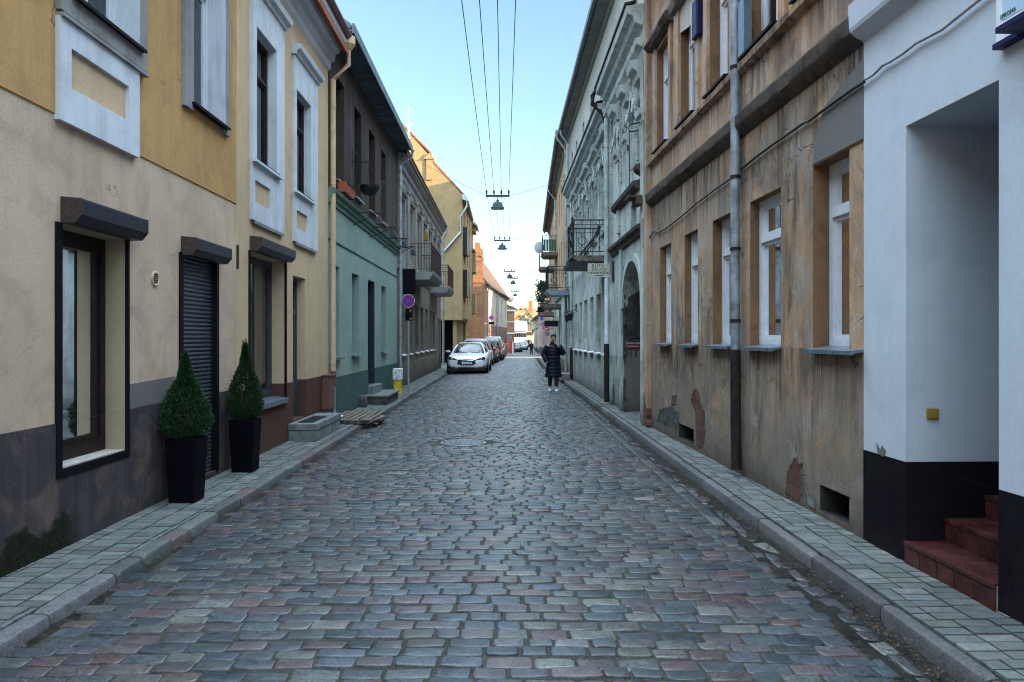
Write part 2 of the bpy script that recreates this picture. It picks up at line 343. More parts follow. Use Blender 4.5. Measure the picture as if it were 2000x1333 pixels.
M['far_orange'] = plaster('far_orange_render', (.45,.13,.06), (.40,.12,.055), (.2,.08,.05), .4, .3, grime=.3, bump=.1)
M['brick'] = brickmat('red_brick', (.20,.078,.04), (.33,.155,.075), (.30,.245,.18), 'x')
M['brick_y'] = brickmat('brown_brick', (.17,.085,.065), (.23,.115,.085), (.2,.165,.14), 'y')
M['brick_bare'] = brickmat('bare_brick', (.105,.042,.033), (.16,.068,.052), (.085,.072,.062), 'y', dirt=.75)
M['tile_red'] = tilemat('red_roof_tiles', (.26,.085,.05), (.34,.12,.07))
M['tile_brown'] = tilemat('brown_roof_tiles', (.10,.06,.05), (.14,.085,.07))
M['tile_far'] = tilemat('orange_roof_tiles', (.50,.17,.07), (.58,.22,.10), 'x')
M['zinc'] = simple('zinc_sheet', (.30,.33,.36), .42, .75, bump=.15, scale=4)
M['zinc_dark'] = simple('weathered_sheet_roof', (.12,.15,.18), .5, .5, bump=.15, scale=3)
M['galv'] = simple('galvanised_pipe', (.42,.46,.50), .4, .7, var=.25, bump=.1, scale=6)
M['mintpipe'] = simple('mint_painted_pipe', (.36,.41,.385), .6, 0, var=.3, bump=.1, scale=5)
M['whitepipe'] = simple('white_plastic_pipe', (.66,.70,.74), .4)
M['creampipe'] = simple('cream_painted_pipe', (.56,.39,.235), .45, 0, var=.1, scale=5)
M['brownpaint'] = simple('red_brown_paint', (.13,.058,.045), .5, var=.15)
M['rust'] = simple('rusted_black_iron', (.022,.015,.013), .75, .2, var=.5, bump=.4, scale=9)
M['iron'] = simple('black_iron', (.018,.018,.02), .55, .3, var=.3)
M['iron_brown'] = simple('oxide_brown_iron', (.055,.025,.024), .6, .2, var=.3)
M['anthracite'] = simple('anthracite_aluminium', (.020,.024,.034), .45, .2, var=.12, scale=30)
M['box_end'] = simple('rusty_speckled_cap', (.055,.035,.028), .7, .1, var=.5, scale=60)
M['shutter'] = simple('grey_roller_slats', (.085,.095,.12), .35, .5, var=.12, scale=6)
M['pvc'] = simple('white_window_pvc', (.58,.61,.65), .35, var=.06)
M['frame_brown'] = simple('dark_brown_window_wood', (.018,.010,.009), .45, spec=.25, var=.25)
M['frame_grey'] = simple('dark_grey_window_wood', (.05,.055,.062), .45, var=.2)
M['frame_black'] = simple('black_window_trim', (.005,.005,.007), .6, spec=.12, var=.2)
M['oldframe'] = simple('grey_weathered_window', (.25,.27,.27), .6, var=.3)
M['sill'] = simple('grey_sheet_sill', (.20,.24,.29), .35, .6, var=.15)
M['sill_white'] = simple('white_sheet_sill', (.75,.75,.75), .45, var=.1)
M['stone_sill'] = simple('pale_stone_sill', (.42,.38,.34), .7, var=.15, bump=.2)
M['glass'] = glassmat('window_glass')
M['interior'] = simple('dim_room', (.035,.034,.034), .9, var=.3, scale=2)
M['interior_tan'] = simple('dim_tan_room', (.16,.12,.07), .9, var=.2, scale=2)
M['curtain_y'] = simple('mustard_curtain', (.52,.36,.10), .9, var=.1, scale=3)
M['curtain_w'] = simple('pale_net_curtain', (.46,.45,.42), .9, var=.12, scale=4)
M['curtain_t'] = simple('tan_blind', (.36,.29,.19), .9, var=.1, scale=4)
M['navy'] = simple('navy_door_paint', (.012,.014,.035), .5, var=.2)
M['wood_dark'] = woodmat('dark_vertical_boards', (.024,.015,.012), (.062,.040,.031))
M['board_soffit'] = woodmat('blue_grey_soffit_boards', (.05,.075,.10), (.075,.10,.13), board=.18)
M['pallet_wood'] = simple('weathered_pallet_wood', (.15,.125,.10), .85, var=.4, bump=.3, scale=8)
M['concrete'] = simple('grey_concrete', (.165,.18,.175), .9, var=.3, bump=.3, scale=7)
M['concrete_dark'] = simple('dark_wet_concrete', (.06,.065,.065), .85, var=.4, bump=.4, scale=9)
M['slab_old'] = simple('crumbling_concrete', (.16,.13,.10), .95, var=.5, bump=.7, scale=14)
M['mat_rubber'] = simple('black_scraper_mat', (.018,.022,.028), .7, var=.3, scale=40)
M['redtile'] = simple('glazed_red_step_tile', (.066,.020,.018), .42, spec=.3, var=.45, bump=.05, scale=7)
M['grout'] = simple('pale_grout', (.30,.225,.195), .9)
M['terracotta'] = simple('orange_plastic_trough', (.40,.10,.045), .5, var=.1)
M['pot'] = simple('black_glazed_pot', (.0035,.003,.006), .6, spec=.05, var=.2)
M['soil'] = simple('dark_soil', (.03,.022,.016), .95, var=.4, bump=.5, scale=30)
M['twig'] = simple('dry_twig', (.10,.085,.07), .9)
M['bark'] = simple('brown_bark', (.07,.05,.035), .9, var=.3, bump=.5, scale=20)
M['white'] = simple('white_paint', (.75,.77,.79), .5, var=.08)
M['yellow'] = simple('yellow_paint', (.68,.47,.03), .55, var=.15)
M['red'] = simple('red_sign_paint', (.42,.012,.02), .4, var=.05)
M['blue'] = simple('blue_sign_paint', (.012,.04,.42), .4, var=.05)
M['blue_dark'] = simple('deep_blue_plastic', (.007,.007,.055), .45, spec=.2, var=.1)
M['violet'] = simple('violet_banner', (.07,.02,.09), .6)
M['signgreen'] = simple('green_sign_paint', (.01,.13,.09), .5)
M['signback'] = simple('black_sign_back', (.004,.004,.006), .7, spec=.1, var=.2)
M['signcream'] = simple('cream_sign_board', (.52,.50,.40), .5, var=.06)
M['plaque'] = simple('maroon_plaque', (.12,.012,.02), .4)
M['green_box'] = simple('green_corrugated_trough', (.012,.075,.05), .5, var=.25)
M['brass'] = simple('aged_yellow_plastic', (.27,.17,.03), .4, var=.1)
M['cable'] = simple('black_cable', (.03,.034,.036), .6)
M['cable_grey'] = simple('painted_grey_cable', (.33,.34,.36), .6)
M['dish'] = simple('grey_dish_paint', (.42,.44,.47), .4, var=.06)
M['dish_tan'] = simple('beige_dish_paint', (.60,.47,.34), .5, var=.06)
M['lampmetal'] = simple('teal_grey_lamp_metal', (.035,.058,.07), .55, .2, var=.15)
M['lampglass'] = simple('frosted_lamp_glass', (.45,.45,.42), .3)
M['leaf'] = None
def leafmat(name, c1, c2, c3):
    g = G(name); a = g.node('ShaderNodeAttribute', {'attribute_name': 'tint'}).outputs['Color']
    n = g.noise(g.obj(), 14, 4); col = g.mix(g.ramp(n, [(.3,0),(.7,1)]), c1, c2); col = g.mix(g.node('ShaderNodeSeparateColor', Color=a).outputs[0], col, c3)
    return g.bsdf(col, .55, spec=.3)
M['leaf'] = leafmat('dark_conifer_leaf', (.007,.026,.010), (.014,.044,.014), (.035,.085,.022))
M['leaf_far'] = leafmat('grey_green_leaf', (.03,.045,.03), (.05,.07,.045), (.08,.10,.06))
M['setts'] = tintmat('granite_setts', (.22,.46), .5, .85, .8)
M['pavers'] = tintmat('concrete_pavers', (.55,.85), .35, .22, .35)
M['kerbstone'] = tintmat('granite_kerb', (.5,.8), .4, .5, .8)
M['litter'] = tintmat('leaf_litter', (.8,.95), .2, .2, .2)
g = G('sandy_joint_dirt'); p = g.pos()
cc = g.mix(g.ramp(g.noise(p, 6, 6), [(.3,0),(.7,1)]), (.028,.027,.024), (.065,.059,.05)); cc = g.mix(g.ramp(g.noise(p, 45, 4), [(.45,0),(.75,.6)]), cc, (.12,.11,.092))
M['joint'] = g.bsdf(cc, .95, spec=.2, normal=g.bump(g.noise(p, 60, 5, .7), .8, .012))
g = G('gutter_dirt'); p = g.pos()
cc = g.mix(g.ramp(g.noise(p, 4, 7, .7), [(.35,0),(.65,1)]), (.008,.0075,.007), (.036,.031,.026)); cc = g.mix(g.ramp(g.noise(p, 30, 5, .7), [(.55,0),(.75,.7)]), cc, (.15,.12,.09))
M['gutter'] = g.bsdf(cc, .9, spec=.25, normal=g.bump(g.noise(p, 40, 6, .7), 1.0, .02))
g = G('far_sett_road'); p = g.pos()
b = g.node('ShaderNodeTexBrick', {'offset': .5}, Vector=p, Color1=(.105,.11,.118), Color2=(.165,.15,.15), Mortar=(.04,.038,.034), Scale=1.0)
b.inputs['Mortar Size'].default_value = .012; b.inputs['Brick Width'].default_value = .22; b.inputs['Row Height'].default_value = .145
M['farroad'] = g.bsdf(g.mix(1.0, b.outputs[0], g.ramp(g.noise(p, .6, 4), [(.3,.8),(.7,1.15)]), 'MULTIPLY'), .55, spec=.5, normal=g.bump(g.math('MULTIPLY', b.outputs['Fac'], -1.0), .5, .02))
g = G('packed_ground'); p = g.pos()
M['ground'] = g.bsdf(g.mix(g.ramp(g.noise(p, .3, 6), [(.35,0),(.65,1)]), (.07,.07,.055), (.11,.10,.085)), .95, spec=.2)
M['hill'] = simple('brown_wooded_hill', (.075,.065,.05), .95, var=.5, bump=.5, scale=.5)
# vehicles, people
def carpaint(name, col, metal=.3):
    g = G(name); return g.bsdf(g.mix(g.ramp(g.noise(g.obj(), 5, 5), [(.5,0),(.8,.10)]), col, (.2,.19,.17)), .32, metal, .5, Coat_Weight=.8, Coat_Roughness=.06)
M['car_white'] = carpaint('white_car_paint', (.80,.82,.84), 0.)
M['car_silver'] = carpaint('silver_car_paint', (.42,.44,.46), .5)
M['car_grey'] = carpaint('dark_grey_car_paint', (.10,.10,.115), .4)
M['car_tan'] = carpaint('beige_grey_car_paint', (.30,.27,.24), .4)
M['carglass'] = simple('dark_car_glass', (.008,.014,.024), .03, 0, .6, var=.1)
M['tyre'] = simple('tyre_rubber', (.012,.012,.013), .85, var=.2)
M['alloy'] = simple('alloy_rim', (.35,.36,.37), .35, .8)
M['plastic'] = simple('black_trim_plastic', (.012,.012,.014), .5)
M['headlamp'] = simple('headlamp_lens', (.035,.04,.05), .1, .1, .6)
M['chrome'] = simple('chrome_trim', (.65,.68,.7), .15, 1.0, var=.05)
M['taillamp'] = simple('red_lamp_lens', (.30,.008,.012), .15)
M['plate'] = simple('white_plate', (.75,.77,.78), .4, var=.03)
M['ink'] = simple('black_lettering', (.01,.01,.012), .5)
M['skin'] = simple('skin', (.40,.225,.16), .5, var=.08, scale=30)
M['hair'] = simple('dark_hair', (.012,.009,.008), .55, var=.3, bump=.3, scale=60)
M['coat'] = simple('navy_quilted_coat', (.0035,.005,.015), .5, spec=.25, var=.25, scale=9)
M['coat_black'] = simple('black_coat', (.010,.010,.013), .6, var=.2)
M['trousers'] = simple('black_trousers', (.008,.008,.010), .8, var=.2)
M['shoe'] = simple('white_trainers', (.62,.64,.66), .5, var=.08)

M['crossing'] = simple('sun_tinted_crossing', (.34,.26,.17), .8, var=.2, scale=3)  # warm colour stands in for the sun patch across the road

M['moss'] = plaster('dark_wall_moss', (.012,.016,.009), (.022,.026,.013), (.045,.038,.03), .5, .2, grime=0, bump=.8, scale=4)
M['cover_iron'] = simple('worn_cover_iron', (.22,.25,.28), .42, .45, var=.3, bump=.2, scale=14)
M['cover_dark'] = simple('dirty_cover_iron', (.06,.062,.064), .7, .2, var=.2)

M['galv_dull'] = simple('dull_zinc_pipe', (.25,.28,.31), .6, .35, var=.35, bump=.2, scale=5)

M['reveal_cream'] = plaster('cream_reveal', (.44,.34,.225), (.37,.29,.195), (.25,.2,.14), .5, .5, grime=0)
# ---------------------------------------------------------------- ground, road, kerbs, pavements
def sheet(name, xl, xr, ys, dz, mat, nx=1, bend=True):
    """A strip along the street following its bend and fall."""
    mb = MB(); n = nx+1
    for Y in ys:
        for i in range(n):
            mb.v.append((xl + (xr-xl)*i/nx + (xo(Y) if bend else 0), Y, zg(Y)+dz))
    for j in range(len(ys)-1):
        for i in range(nx): mb.f.append((j*n+i, j*n+i+1, (j+1)*n+i+1, (j+1)*n+i)); mb.m.append(0)
    return mb.build(name, mat, kind='structure')
def yr(a, b, st): k = max(1, round((b-a)/st)); return [a + (b-a)*i/k for i in range(k+1)]
YS = yr(-25, 30, 5) + yr(31, 70, 1.5)[0:] + yr(74, 200, 4)
gb = MB()
gys = yr(-400, -20, 95) + yr(0, 50, 10) + yr(55, 200, 5) + [260, 400, 700, 1200, 2500]
gxs = [-2500, -600, -150, -60, -15, 0, 15, 60, 150, 600, 2500]
for Y in gys:
    for X in gxs: gb.v.append((X, Y, zg(Y)-.09))
for j in range(len(gys)-1):
    for i in range(len(gxs)-1):
        b = j*len(gxs)+i; gb.f.append((b, b+1, b+1+len(gxs), b+len(gxs))); gb.m.append(0)
gb.build('ground', M['ground'], kind='structure')
crown = lambda x: .03 - .0085*(x+.35)**2
bed = MB(); bx = [-2.63, -2, -1.2, -.4, .4, 1.2, 1.96]
bys = yr(-25, 30, 1.5) + yr(31, 62, 1)
for Y in bys:
    for X in bx: bed.v.append((X+xo(Y), Y, zg(Y)+crown(X)-.0085))
for j in range(len(bys)-1):
    for i in range(len(bx)-1):
        b = j*len(bx)+i; bed.f.append((b, b+1, b+1+len(bx), b+len(bx))); bed.m.append(0)
bed.build('road_bed', M['joint'], kind='structure')

PAL = [((.098,.105,.118), 6), ((.125,.11,.115), 5), ((.138,.106,.106), 2.4), ((.068,.083,.096), 4), ((.085,.11,.125), 4), ((.125,.13,.122), 3), ((.18,.175,.165), .9), ((.23,.235,.22), .35), ((.135,.085,.085), .4), ((.05,.068,.083), 1.6), ((.10,.085,.095), 3)]
PW = [w for _, w in PAL]; KGAIN = [.72]
def pick(rng, pal=PAL, w=PW):
    c = rng.choices(pal, w)[0][0]; k = rng.uniform(.82, 1.2)*KGAIN[0]
    return tuple(max(.01, v*k*rng.uniform(.95, 1.05)) for v in c)
def stone(mb, x0, x1, y0, y1, z, depth, inset, jit, rng, col, hi=True, tilt=.006, bendf=None):
    """One rounded stone: an irregular rounded rectangle with a worn top edge."""
    cx, cy = (x0+x1)/2, (y0+y1)/2; hx, hy = (x1-x0)/2, (y1-y0)/2
    ch = min(hx, hy)*(rng.uniform(.08, .30) if inset > .006 else .05)
    pts = [(-hx+ch,-hy),(0,-hy),(hx-ch,-hy),(hx,-hy+ch),(hx,hy-ch),(hx-ch,hy),(0,hy),(-hx+ch,hy),(-hx,hy-ch),(-hx,-hy+ch)]
    if not hi: pts = [(-hx+ch,-hy),(hx-ch,-hy),(hx,-hy+ch),(hx,hy-ch),(hx-ch,hy),(-hx+ch,hy),(-hx,hy-ch),(-hx,-hy+ch)]
    pts = [(px+rng.uniform(-jit, jit), py+rng.uniform(-jit, jit)) for px, py in pts]
    tx, ty = rng.uniform(-tilt, tilt)/max(hx,.01), rng.uniform(-tilt, tilt)/max(hy,.01)
    lev = ((-.001, -depth), (0, -inset*.75), (inset*.35, -inset*.2), (inset*1.3, 0)) if hi else ((0, -depth), (0, -inset*.6), (inset, 0))
    n = len(pts); base = len(mb.v)
    for ins, dz in lev:
        sx, sy = max(.1, 1-ins/hx), max(.1, 1-ins/hy)
        for px, py in pts:
            X, Y = cx+px*sx, cy+py*sy
            if bendf: X += bendf(Y)
            mb.v.append((X, Y, z + dz + (tx*px + ty*py if dz > -depth else 0))); mb.c.append(col)
    L = len(lev)
    for l in range(L-1):
        for j in range(n):
            mb.f.append((base+l*n+j, base+l*n+(j+1)%n, base+(l+1)*n+(j+1)%n, base+(l+1)*n+j)); mb.m.append(0)
    mb.f.append(tuple(base+(L-1)*n+j for j in range(n))); mb.m.append(0)
MH = [(-.655, 11.45, .37), (-.05, 16.1, .34)]               # manhole covers let into the setts
GR = (-.62, .02)
rng = random.Random(5)
mb = MB(); mb.c = []
Y = 1.6; row = 0
while Y < 62:
    h = rng.uniform(.112, .142); hi = Y < 24
    x = -2.69 + rng.uniform(-.12, 0); ph = rng.uniform(0, 6)
    rl = rng.uniform(-.05,.05)
    while x < (1.90 if Y > 6.6 else 1.99+.05*math.sin(row*2.4)+rl-.04):
        L = rng.choice([.15,.19,.2,.215,.22,.235,.26])*rng.uniform(.92, 1.1); g_ = rng.uniform(.010, .018)
        lim = 1.905 if Y > 6.6 else 1.99+.05*math.sin(row*2.4)+rl; xe = min(x+L, lim)
        if xe-x > .06 and x > -2.72:
            xm = (x+xe)/2; wob = .016*math.sin(xm*1.7+ph)+.02*math.sin(xm*.8+Y*.35)
            if not any((xm-a)**2+(Y+h/2-b)**2 < (r+.10)**2 for a, b, r in MH):
                stone(mb, x+g_/2, xe-g_/2, Y+.004+wob+rng.uniform(0,.004), Y+h-.004+wob-rng.uniform(0,.005), zg(Y)+crown(xm)+rng.uniform(-.005,.004), .035, .0085, .0065 if hi else .003, rng, pick(rng), hi, .0028, xo)
        x = xe + .0001
    Y += h; row += 1
Y = 6.6
while Y < 58:                                               # border course laid lengthwise
    L = rng.uniform(.2, .34)
    stone(mb, 1.925, 2.05, Y+.006, Y+L-.006, zg(Y)+crown(1.98)+rng.uniform(-.004,.004), .035, .014, .006, rng, pick(rng), Y < 24, .003, xo)
    Y += L
Y = 1.6
while Y < 40:                                               # half-buried stones between the border and the kerb
    L = rng.uniform(.12, .30)
    if rng.random() < .85:
        w_ = rng.uniform(.06, .13); x_ = rng.uniform(2.062, 2.10)
        stone(mb, x_, x_+w_, Y+.01, Y+L-.01, zg(Y)+crown(2.1)+rng.uniform(-.012,-.001), .03, .012, .016, rng, pick(rng), Y < 24, .006, xo)
    Y += L
mb.build('road', M['setts'], shade=50, kind='structure')
for nm, xl, xr in (('gutter', 1.95, 2.31), ('gutter', -2.72, -2.60)):
    sb = MB(); ys = yr(-25, 1, 3)[:-1] + yr(1, 30, .12) + yr(30.5, 62, .5); nx = 4
    for Yv in ys:
        for i in range(nx+1):
            X = xl+(xr-xl)*i/nx; base_z = crown(X) - .009 if xl > 0 else crown(-2.62) - .012
            sb.v.append((X+xo(Yv), Yv, zg(Yv)+base_z + .010*mnoise.noise((X*4, Yv*2.1, 3)) + .012*mnoise.noise((X*11, Yv*7, 1)) - (.006 if xl > 0 else 0)))
    for j in range(len(ys)-1):
        for i in range(nx): b = j*(nx+1)+i; sb.f.append((b, b+1, b+nx+2, b+nx+1)); sb.m.append(0)
    sb.build(nm, M['gutter'], shade=60, kind='structure')
# kerbs
KGAIN[0] = .54
KP = [((.20,.205,.21), 4), ((.16,.165,.17), 3), ((.185,.145,.14), 2), ((.25,.255,.255), 1.5)]
KW = [w for _, w in KP]
for side in (-1, 1):
    mb = MB(); mb.c = []; Y = -2.0
    while Y < 62:
        L = rng.uniform(.34, .75) if side < 0 else rng.uniform(.85, 1.25)
        off = rng.uniform(-.018, .018) if side < 0 else rng.uniform(-.004, .004)
        zt = .060 + (rng.uniform(-.010, .008) if side < 0 else rng.uniform(-.003, .003))
        a, b = (-2.835, -2.70) if side < 0 else (2.30, 2.398)
        x0, x1 = (a, b+off) if side < 0 else (a+off, b)
        col = pick(rng, KP, KW) if side < 0 else pick(rng, KP, [6,2,.3,2])
        n = 14; rr = .034 if side < 0 else .03; rings = []
        for i in range(n+1):
            yy = Y + .006 + (L-.012)*i/n
            e = rr*.6 if i in (0, n) else 0
            w = (.010*mnoise.noise((yy*2.5, side*3, 0))+.005*mnoise.noise((yy*14, 3, 1))) if side < 0 else .002*mnoise.noise((yy*2, 0, 0))
            z1 = zg(yy)+zt-e*.5+w; bx_ = xo(yy); s0, s1 = (x0, x1-e+w) if side < 0 else (x0+e-w, x1)
            prof = [(s0, -.1), (s1, -.1), (s1, z1-rr), (s1-rr*.3, z1-rr*.3), (s1-rr, z1), (s0+.012, z1), (s0, z1-.012)] if side < 0 else \
                   [(s1, -.1), (s0, -.1), (s0, z1-rr), (s0+rr*.3, z1-rr*.3), (s0+rr, z1), (s1-.012, z1), (s1, z1-.012)]
            rings.append([V(px+bx_, yy, pz if pz > 0 else zg(yy)-.1) for px, pz in prof])
        k = len(mb.v); mb.loft(rings); mb.c.extend([col]*(len(mb.v)-k)); Y += L
    mb.build('kerb', M['kerbstone'], shade=35, kind='structure')
# pavements of small concrete pavers
KGAIN[0] = .78
PP = [((.185,.20,.19), 5), ((.16,.175,.168), 4), ((.205,.213,.20), 2), ((.145,.15,.145), 2)]
PPW = [w for _, w in PP]
for side in (-1, 1):
    mb = MB(); mb.c = []; Y = 1.6; r0 = 0
    x0, x1 = (-3.50, -2.845) if side < 0 else (2.424, 3.0)
    tilt_ = lambda x: .054 + .03*(abs(x)-2.84) if side < 0 else .054 + .03*(abs(x)-2.41)
    while Y < 61:
        if side > 0 and Y > 30: x1 = 3.3
        h = .103; x = x0 - ((.0 if (r0//9) % 3 else .1) if side < 0 else (.1 if (r0//5) % 2 else .02))
        sag = .006*mnoise.noise((Y*.7, side*5, 0))
        while x < x1-.03:
            xe = min(x+.203, x1); xs = max(x, x0)
            if xe-xs > .03:
                xm = (xs+xe)/2
                stone(mb, xs+.0045, xe-.0045, Y+.0065, Y+h-.0065, zg(Y)+tilt_(xm)+sag+rng.uniform(-.0022,.0022), .03, .004, .0012, rng, pick(rng, PP, PPW), False, .0012, xo)
            x = xe
        Y += h; r0 += 1
    mb.build('pavement', M['pavers'], kind='structure')
    a, b = (-3.6, -2.82) if side < 0 else (2.39, 3.6)
    sheet('pavement_bed', a, b, YS[:-30] if False else [y for y in YS if y < 63], .038, M['gutter'])
# near end of both pavements and the road, behind the camera
sheet('near_road', -2.7, 2.3, [-25, -10, 1.58], .0, M['farroad'])
# cross street and the street beyond it
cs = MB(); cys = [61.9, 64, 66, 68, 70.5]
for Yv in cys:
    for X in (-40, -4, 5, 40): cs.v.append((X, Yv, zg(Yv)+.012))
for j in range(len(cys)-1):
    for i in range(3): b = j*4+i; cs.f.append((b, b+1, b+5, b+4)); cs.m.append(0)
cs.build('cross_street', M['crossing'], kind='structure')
sheet('far_road', -3.5, 3.6, [70.4]+[y for y in YS if y > 71], .01, M['farroad'])
KGAIN[0] = .60
# leaf litter and grit in the gutters
mb = MB(); mb.c = []
lr = random.Random(9)
for i in range(2600):
    Yv = 2.5 + 30*lr.random()**1.7
    if lr.random() < .8: X = lr.gauss(2.19, .06); z = crown(2.0)+.012
    else: X = -2.68 + abs(lr.gauss(0, .05)); z = crown(-2.62)+.02
    if X > 2.29 or X < -2.69: continue
    s = lr.uniform(.006, .02); a = lr.uniform(0, 6.28); c = lr.choice([(.10,.075,.05),(.06,.045,.035),(.10,.08,.06),(.035,.03,.026),(.09,.085,.08)]) if s < .012 else lr.choice([(.085,.06,.04),(.055,.042,.032),(.12,.09,.06)])
    ca, sa = math.cos(a)*s, math.sin(a)*s; q = lr.uniform(.3, .6)
    k = len(mb.v)
    mb.add([(X-ca, Yv-sa, z), (X+sa*q, Yv-ca*q, z+s*.3), (X+ca, Yv+sa, z+s*.1), (X-sa*q, Yv+ca*q, z+s*.4)], [(0,1,2),(0,2,3)])
    mb.c.extend([c]*4)
mb.build('leaf_litter', M['litter'], kind='stuff')
# manhole covers
def manhole(X, Y, r, label, ribs):
    t = thing('manhole_cover', label, 'manhole cover', (X, Y, crown(X)-.012), 'iron covers let into the setts')
    f = MB(); f.lathe((X, Y, crown(X)), [(r-.05,-.03),(r,-.03),(r,.0),(r-.015,.004),(r-.045,.004),(r-.05,-.004)], 40, ring=True); f.build('rim', M['cover_iron'], t, shade=30)
    f = MB(); f.lathe((X, Y, crown(X)), [(.01,-.02),(r-.055,-.02),(r-.055,-.002),(.01,-.002)], 40)
    f.build('lid', M['cover_dark'], t); f = MB(); n = ribs
    for i in range(-n, n+1):
        y = i*(r-.06)/n; w = math.sqrt(max(0, (r-.065)**2-y*y))
        if w > .03:
            k = -w
            while k < w-.02:
                e = min(k+.085, w); f.box(X+k+.008, X+e-.006, Y+y-.013, Y+y+.013, crown(X)-.003, crown(X)+.006); k = e
    f.build('ribs', M['cover_iron'], t)
manhole(*MH[0], 'large round ribbed iron cover, the nearer one in the middle of the street', 9)
manhole(*MH[1], 'iron cover farther up the street, glinting in front of the white car', 7)
# ---------------------------------------------------------------- facade helpers
def op(F, xa, xb, yt, yb, xr=None, depth=.2, d=0, **kw):
    """Opening from what was measured in the photograph: both edges, top and foot at column xr."""
    u0, u1 = sorted((F.U(xa, d), F.U(xb, d))); xr = xr or xa
    z1 = F.at(xr, yt, d)[1]; z0 = F.at(xr, yb, d)[1]
    return dict(u0=u0, u1=u1, z0=z0, z1=z1, depth=depth, **kw)
def opz(u0, u1, z0, z1, depth=.2, **kw): return dict(u0=u0, u1=u1, z0=z0, z1=z1, depth=depth, **kw)
def facade(parent, F, u0, u1, zones, ops, reveal=None):
    """Wall sheets with real openings; zones: (name, z0, z1, material, proud)."""
    for nm, z0, z1, mat, pr in zones:
        mb = MB(); os = [o for o in ops if o['z1'] > z0+1e-4 and o['z0'] < z1-1e-4 and o['u1'] > u0 and o['u0'] < u1]
        us = sorted({u0, u1, *[min(max(o[k], u0), u1) for o in os for k in ('u0','u1')]}); zs = sorted({z0, z1, *[min(max(o[k], z0), z1) for o in os for k in ('z0','z1')]})
        for i in range(len(us)-1):
            for j in range(len(zs)-1):
                uc, zc = (us[i]+us[i+1])/2, (zs[j]+zs[j+1])/2
                if us[i+1]-us[i] < 1e-5 or zs[j+1]-zs[j] < 1e-5: continue
                if any(o['u0'] < uc < o['u1'] and o['z0'] < zc < o['z1'] for o in os): continue
                mb.poly([F.p(us[i],pr,zs[j]),F.p(us[i+1],pr,zs[j]),F.p(us[i+1],pr,zs[j+1]),F.p(us[i],pr,zs[j+1])])
        if pr > 0:
            mb.poly([F.p(u0,0,z1),F.p(u1,0,z1),F.p(u1,pr,z1),F.p(u0,pr,z1)]); mb.poly([F.p(u0,0,z0),F.p(u1,0,z0),F.p(u1,pr,z0),F.p(u0,pr,z0)])
            for uu in (u0, u1): mb.poly([F.p(uu,0,z0),F.p(uu,pr,z0),F.p(uu,pr,z1),F.p(uu,0,z1)])
        rv = 0
        if reveal is not None: rv = 1
        mb.mi = rv
        for o in os:
            if o.get('dark'): continue
            a, b = max(o['z0'], z0), min(o['z1'], z1); D = -o['depth']-.06
            ua, ub = max(o['u0'], u0), min(o['u1'], u1)
            for uu in (ua, ub): mb.poly([F.p(uu,pr,a),F.p(uu,D,a),F.p(uu,D,b),F.p(uu,pr,b)])
            if o['z1'] <= z1: mb.poly([F.p(ua,pr,b),F.p(ub,pr,b),F.p(ub,D,b),F.p(ua,D,b)])
            if o['z0'] >= z0: mb.poly([F.p(ua,pr,a),F.p(ub,pr,a),F.p(ub,D,a),F.p(ua,D,a)])
        # the outline must not be welded/flipped, so no normals are recalculated across sheets
        mb.build(nm, [mat, reveal] if reveal is not None else mat, parent)
def body(parent, F, u0, u1, z1, depth, mat, z0=-.3, name='side_wall', front=.34):
    """Gables and back wall closing a house off behind its facade."""
    mb = MB(); B = -depth
    for u, s in ((u0, 1), (u1, -1)): mb.fbox(F, min(u, u+s*.25), max(u, u+s*.25), B, -.012, z0, z1)
    mb.fbox(F, u0+.25, u1-.25, B, B+.25, z0, z1); mb.fbox(F, u0+.25, u1-.25, B+.25, -front-1.3, z1-.2, z1-.01)
    mb.build(name, mat, parent)
def gable_roof(parent, F, u0, u1, ze, zr, depth, over, mat, thick=.12, gmat=None, uo=.1):
    """Pitched roof, ridge along the street; with gable triangles below it."""
    mb = MB(); m = -depth/2; k = (zr-ze)/(depth/2)
    def slab(pts): mb.prism([F.p(u0-uo, d, z) for d, z in pts], F.u*(u1-u0+2*uo))
    slab([(over, ze-k*over), (m, zr), (m, zr+thick), (over, ze-k*over+thick)])
    slab([(-depth-over, ze-k*over), (m-.001, zr), (m-.001, zr+thick), (-depth-over, ze-k*over+thick)])
    o = mb.build('roof', mat, parent)
    if gmat:
        for u in (u0+.01, u1-.21):
            g_ = MB(); g_.prism([F.p(u, -.02, ze-.02), F.p(u, m, zr-.02), F.p(u, -depth+.02, ze-.02)], F.u*.2); g_.build('gable', gmat, parent)
    return o
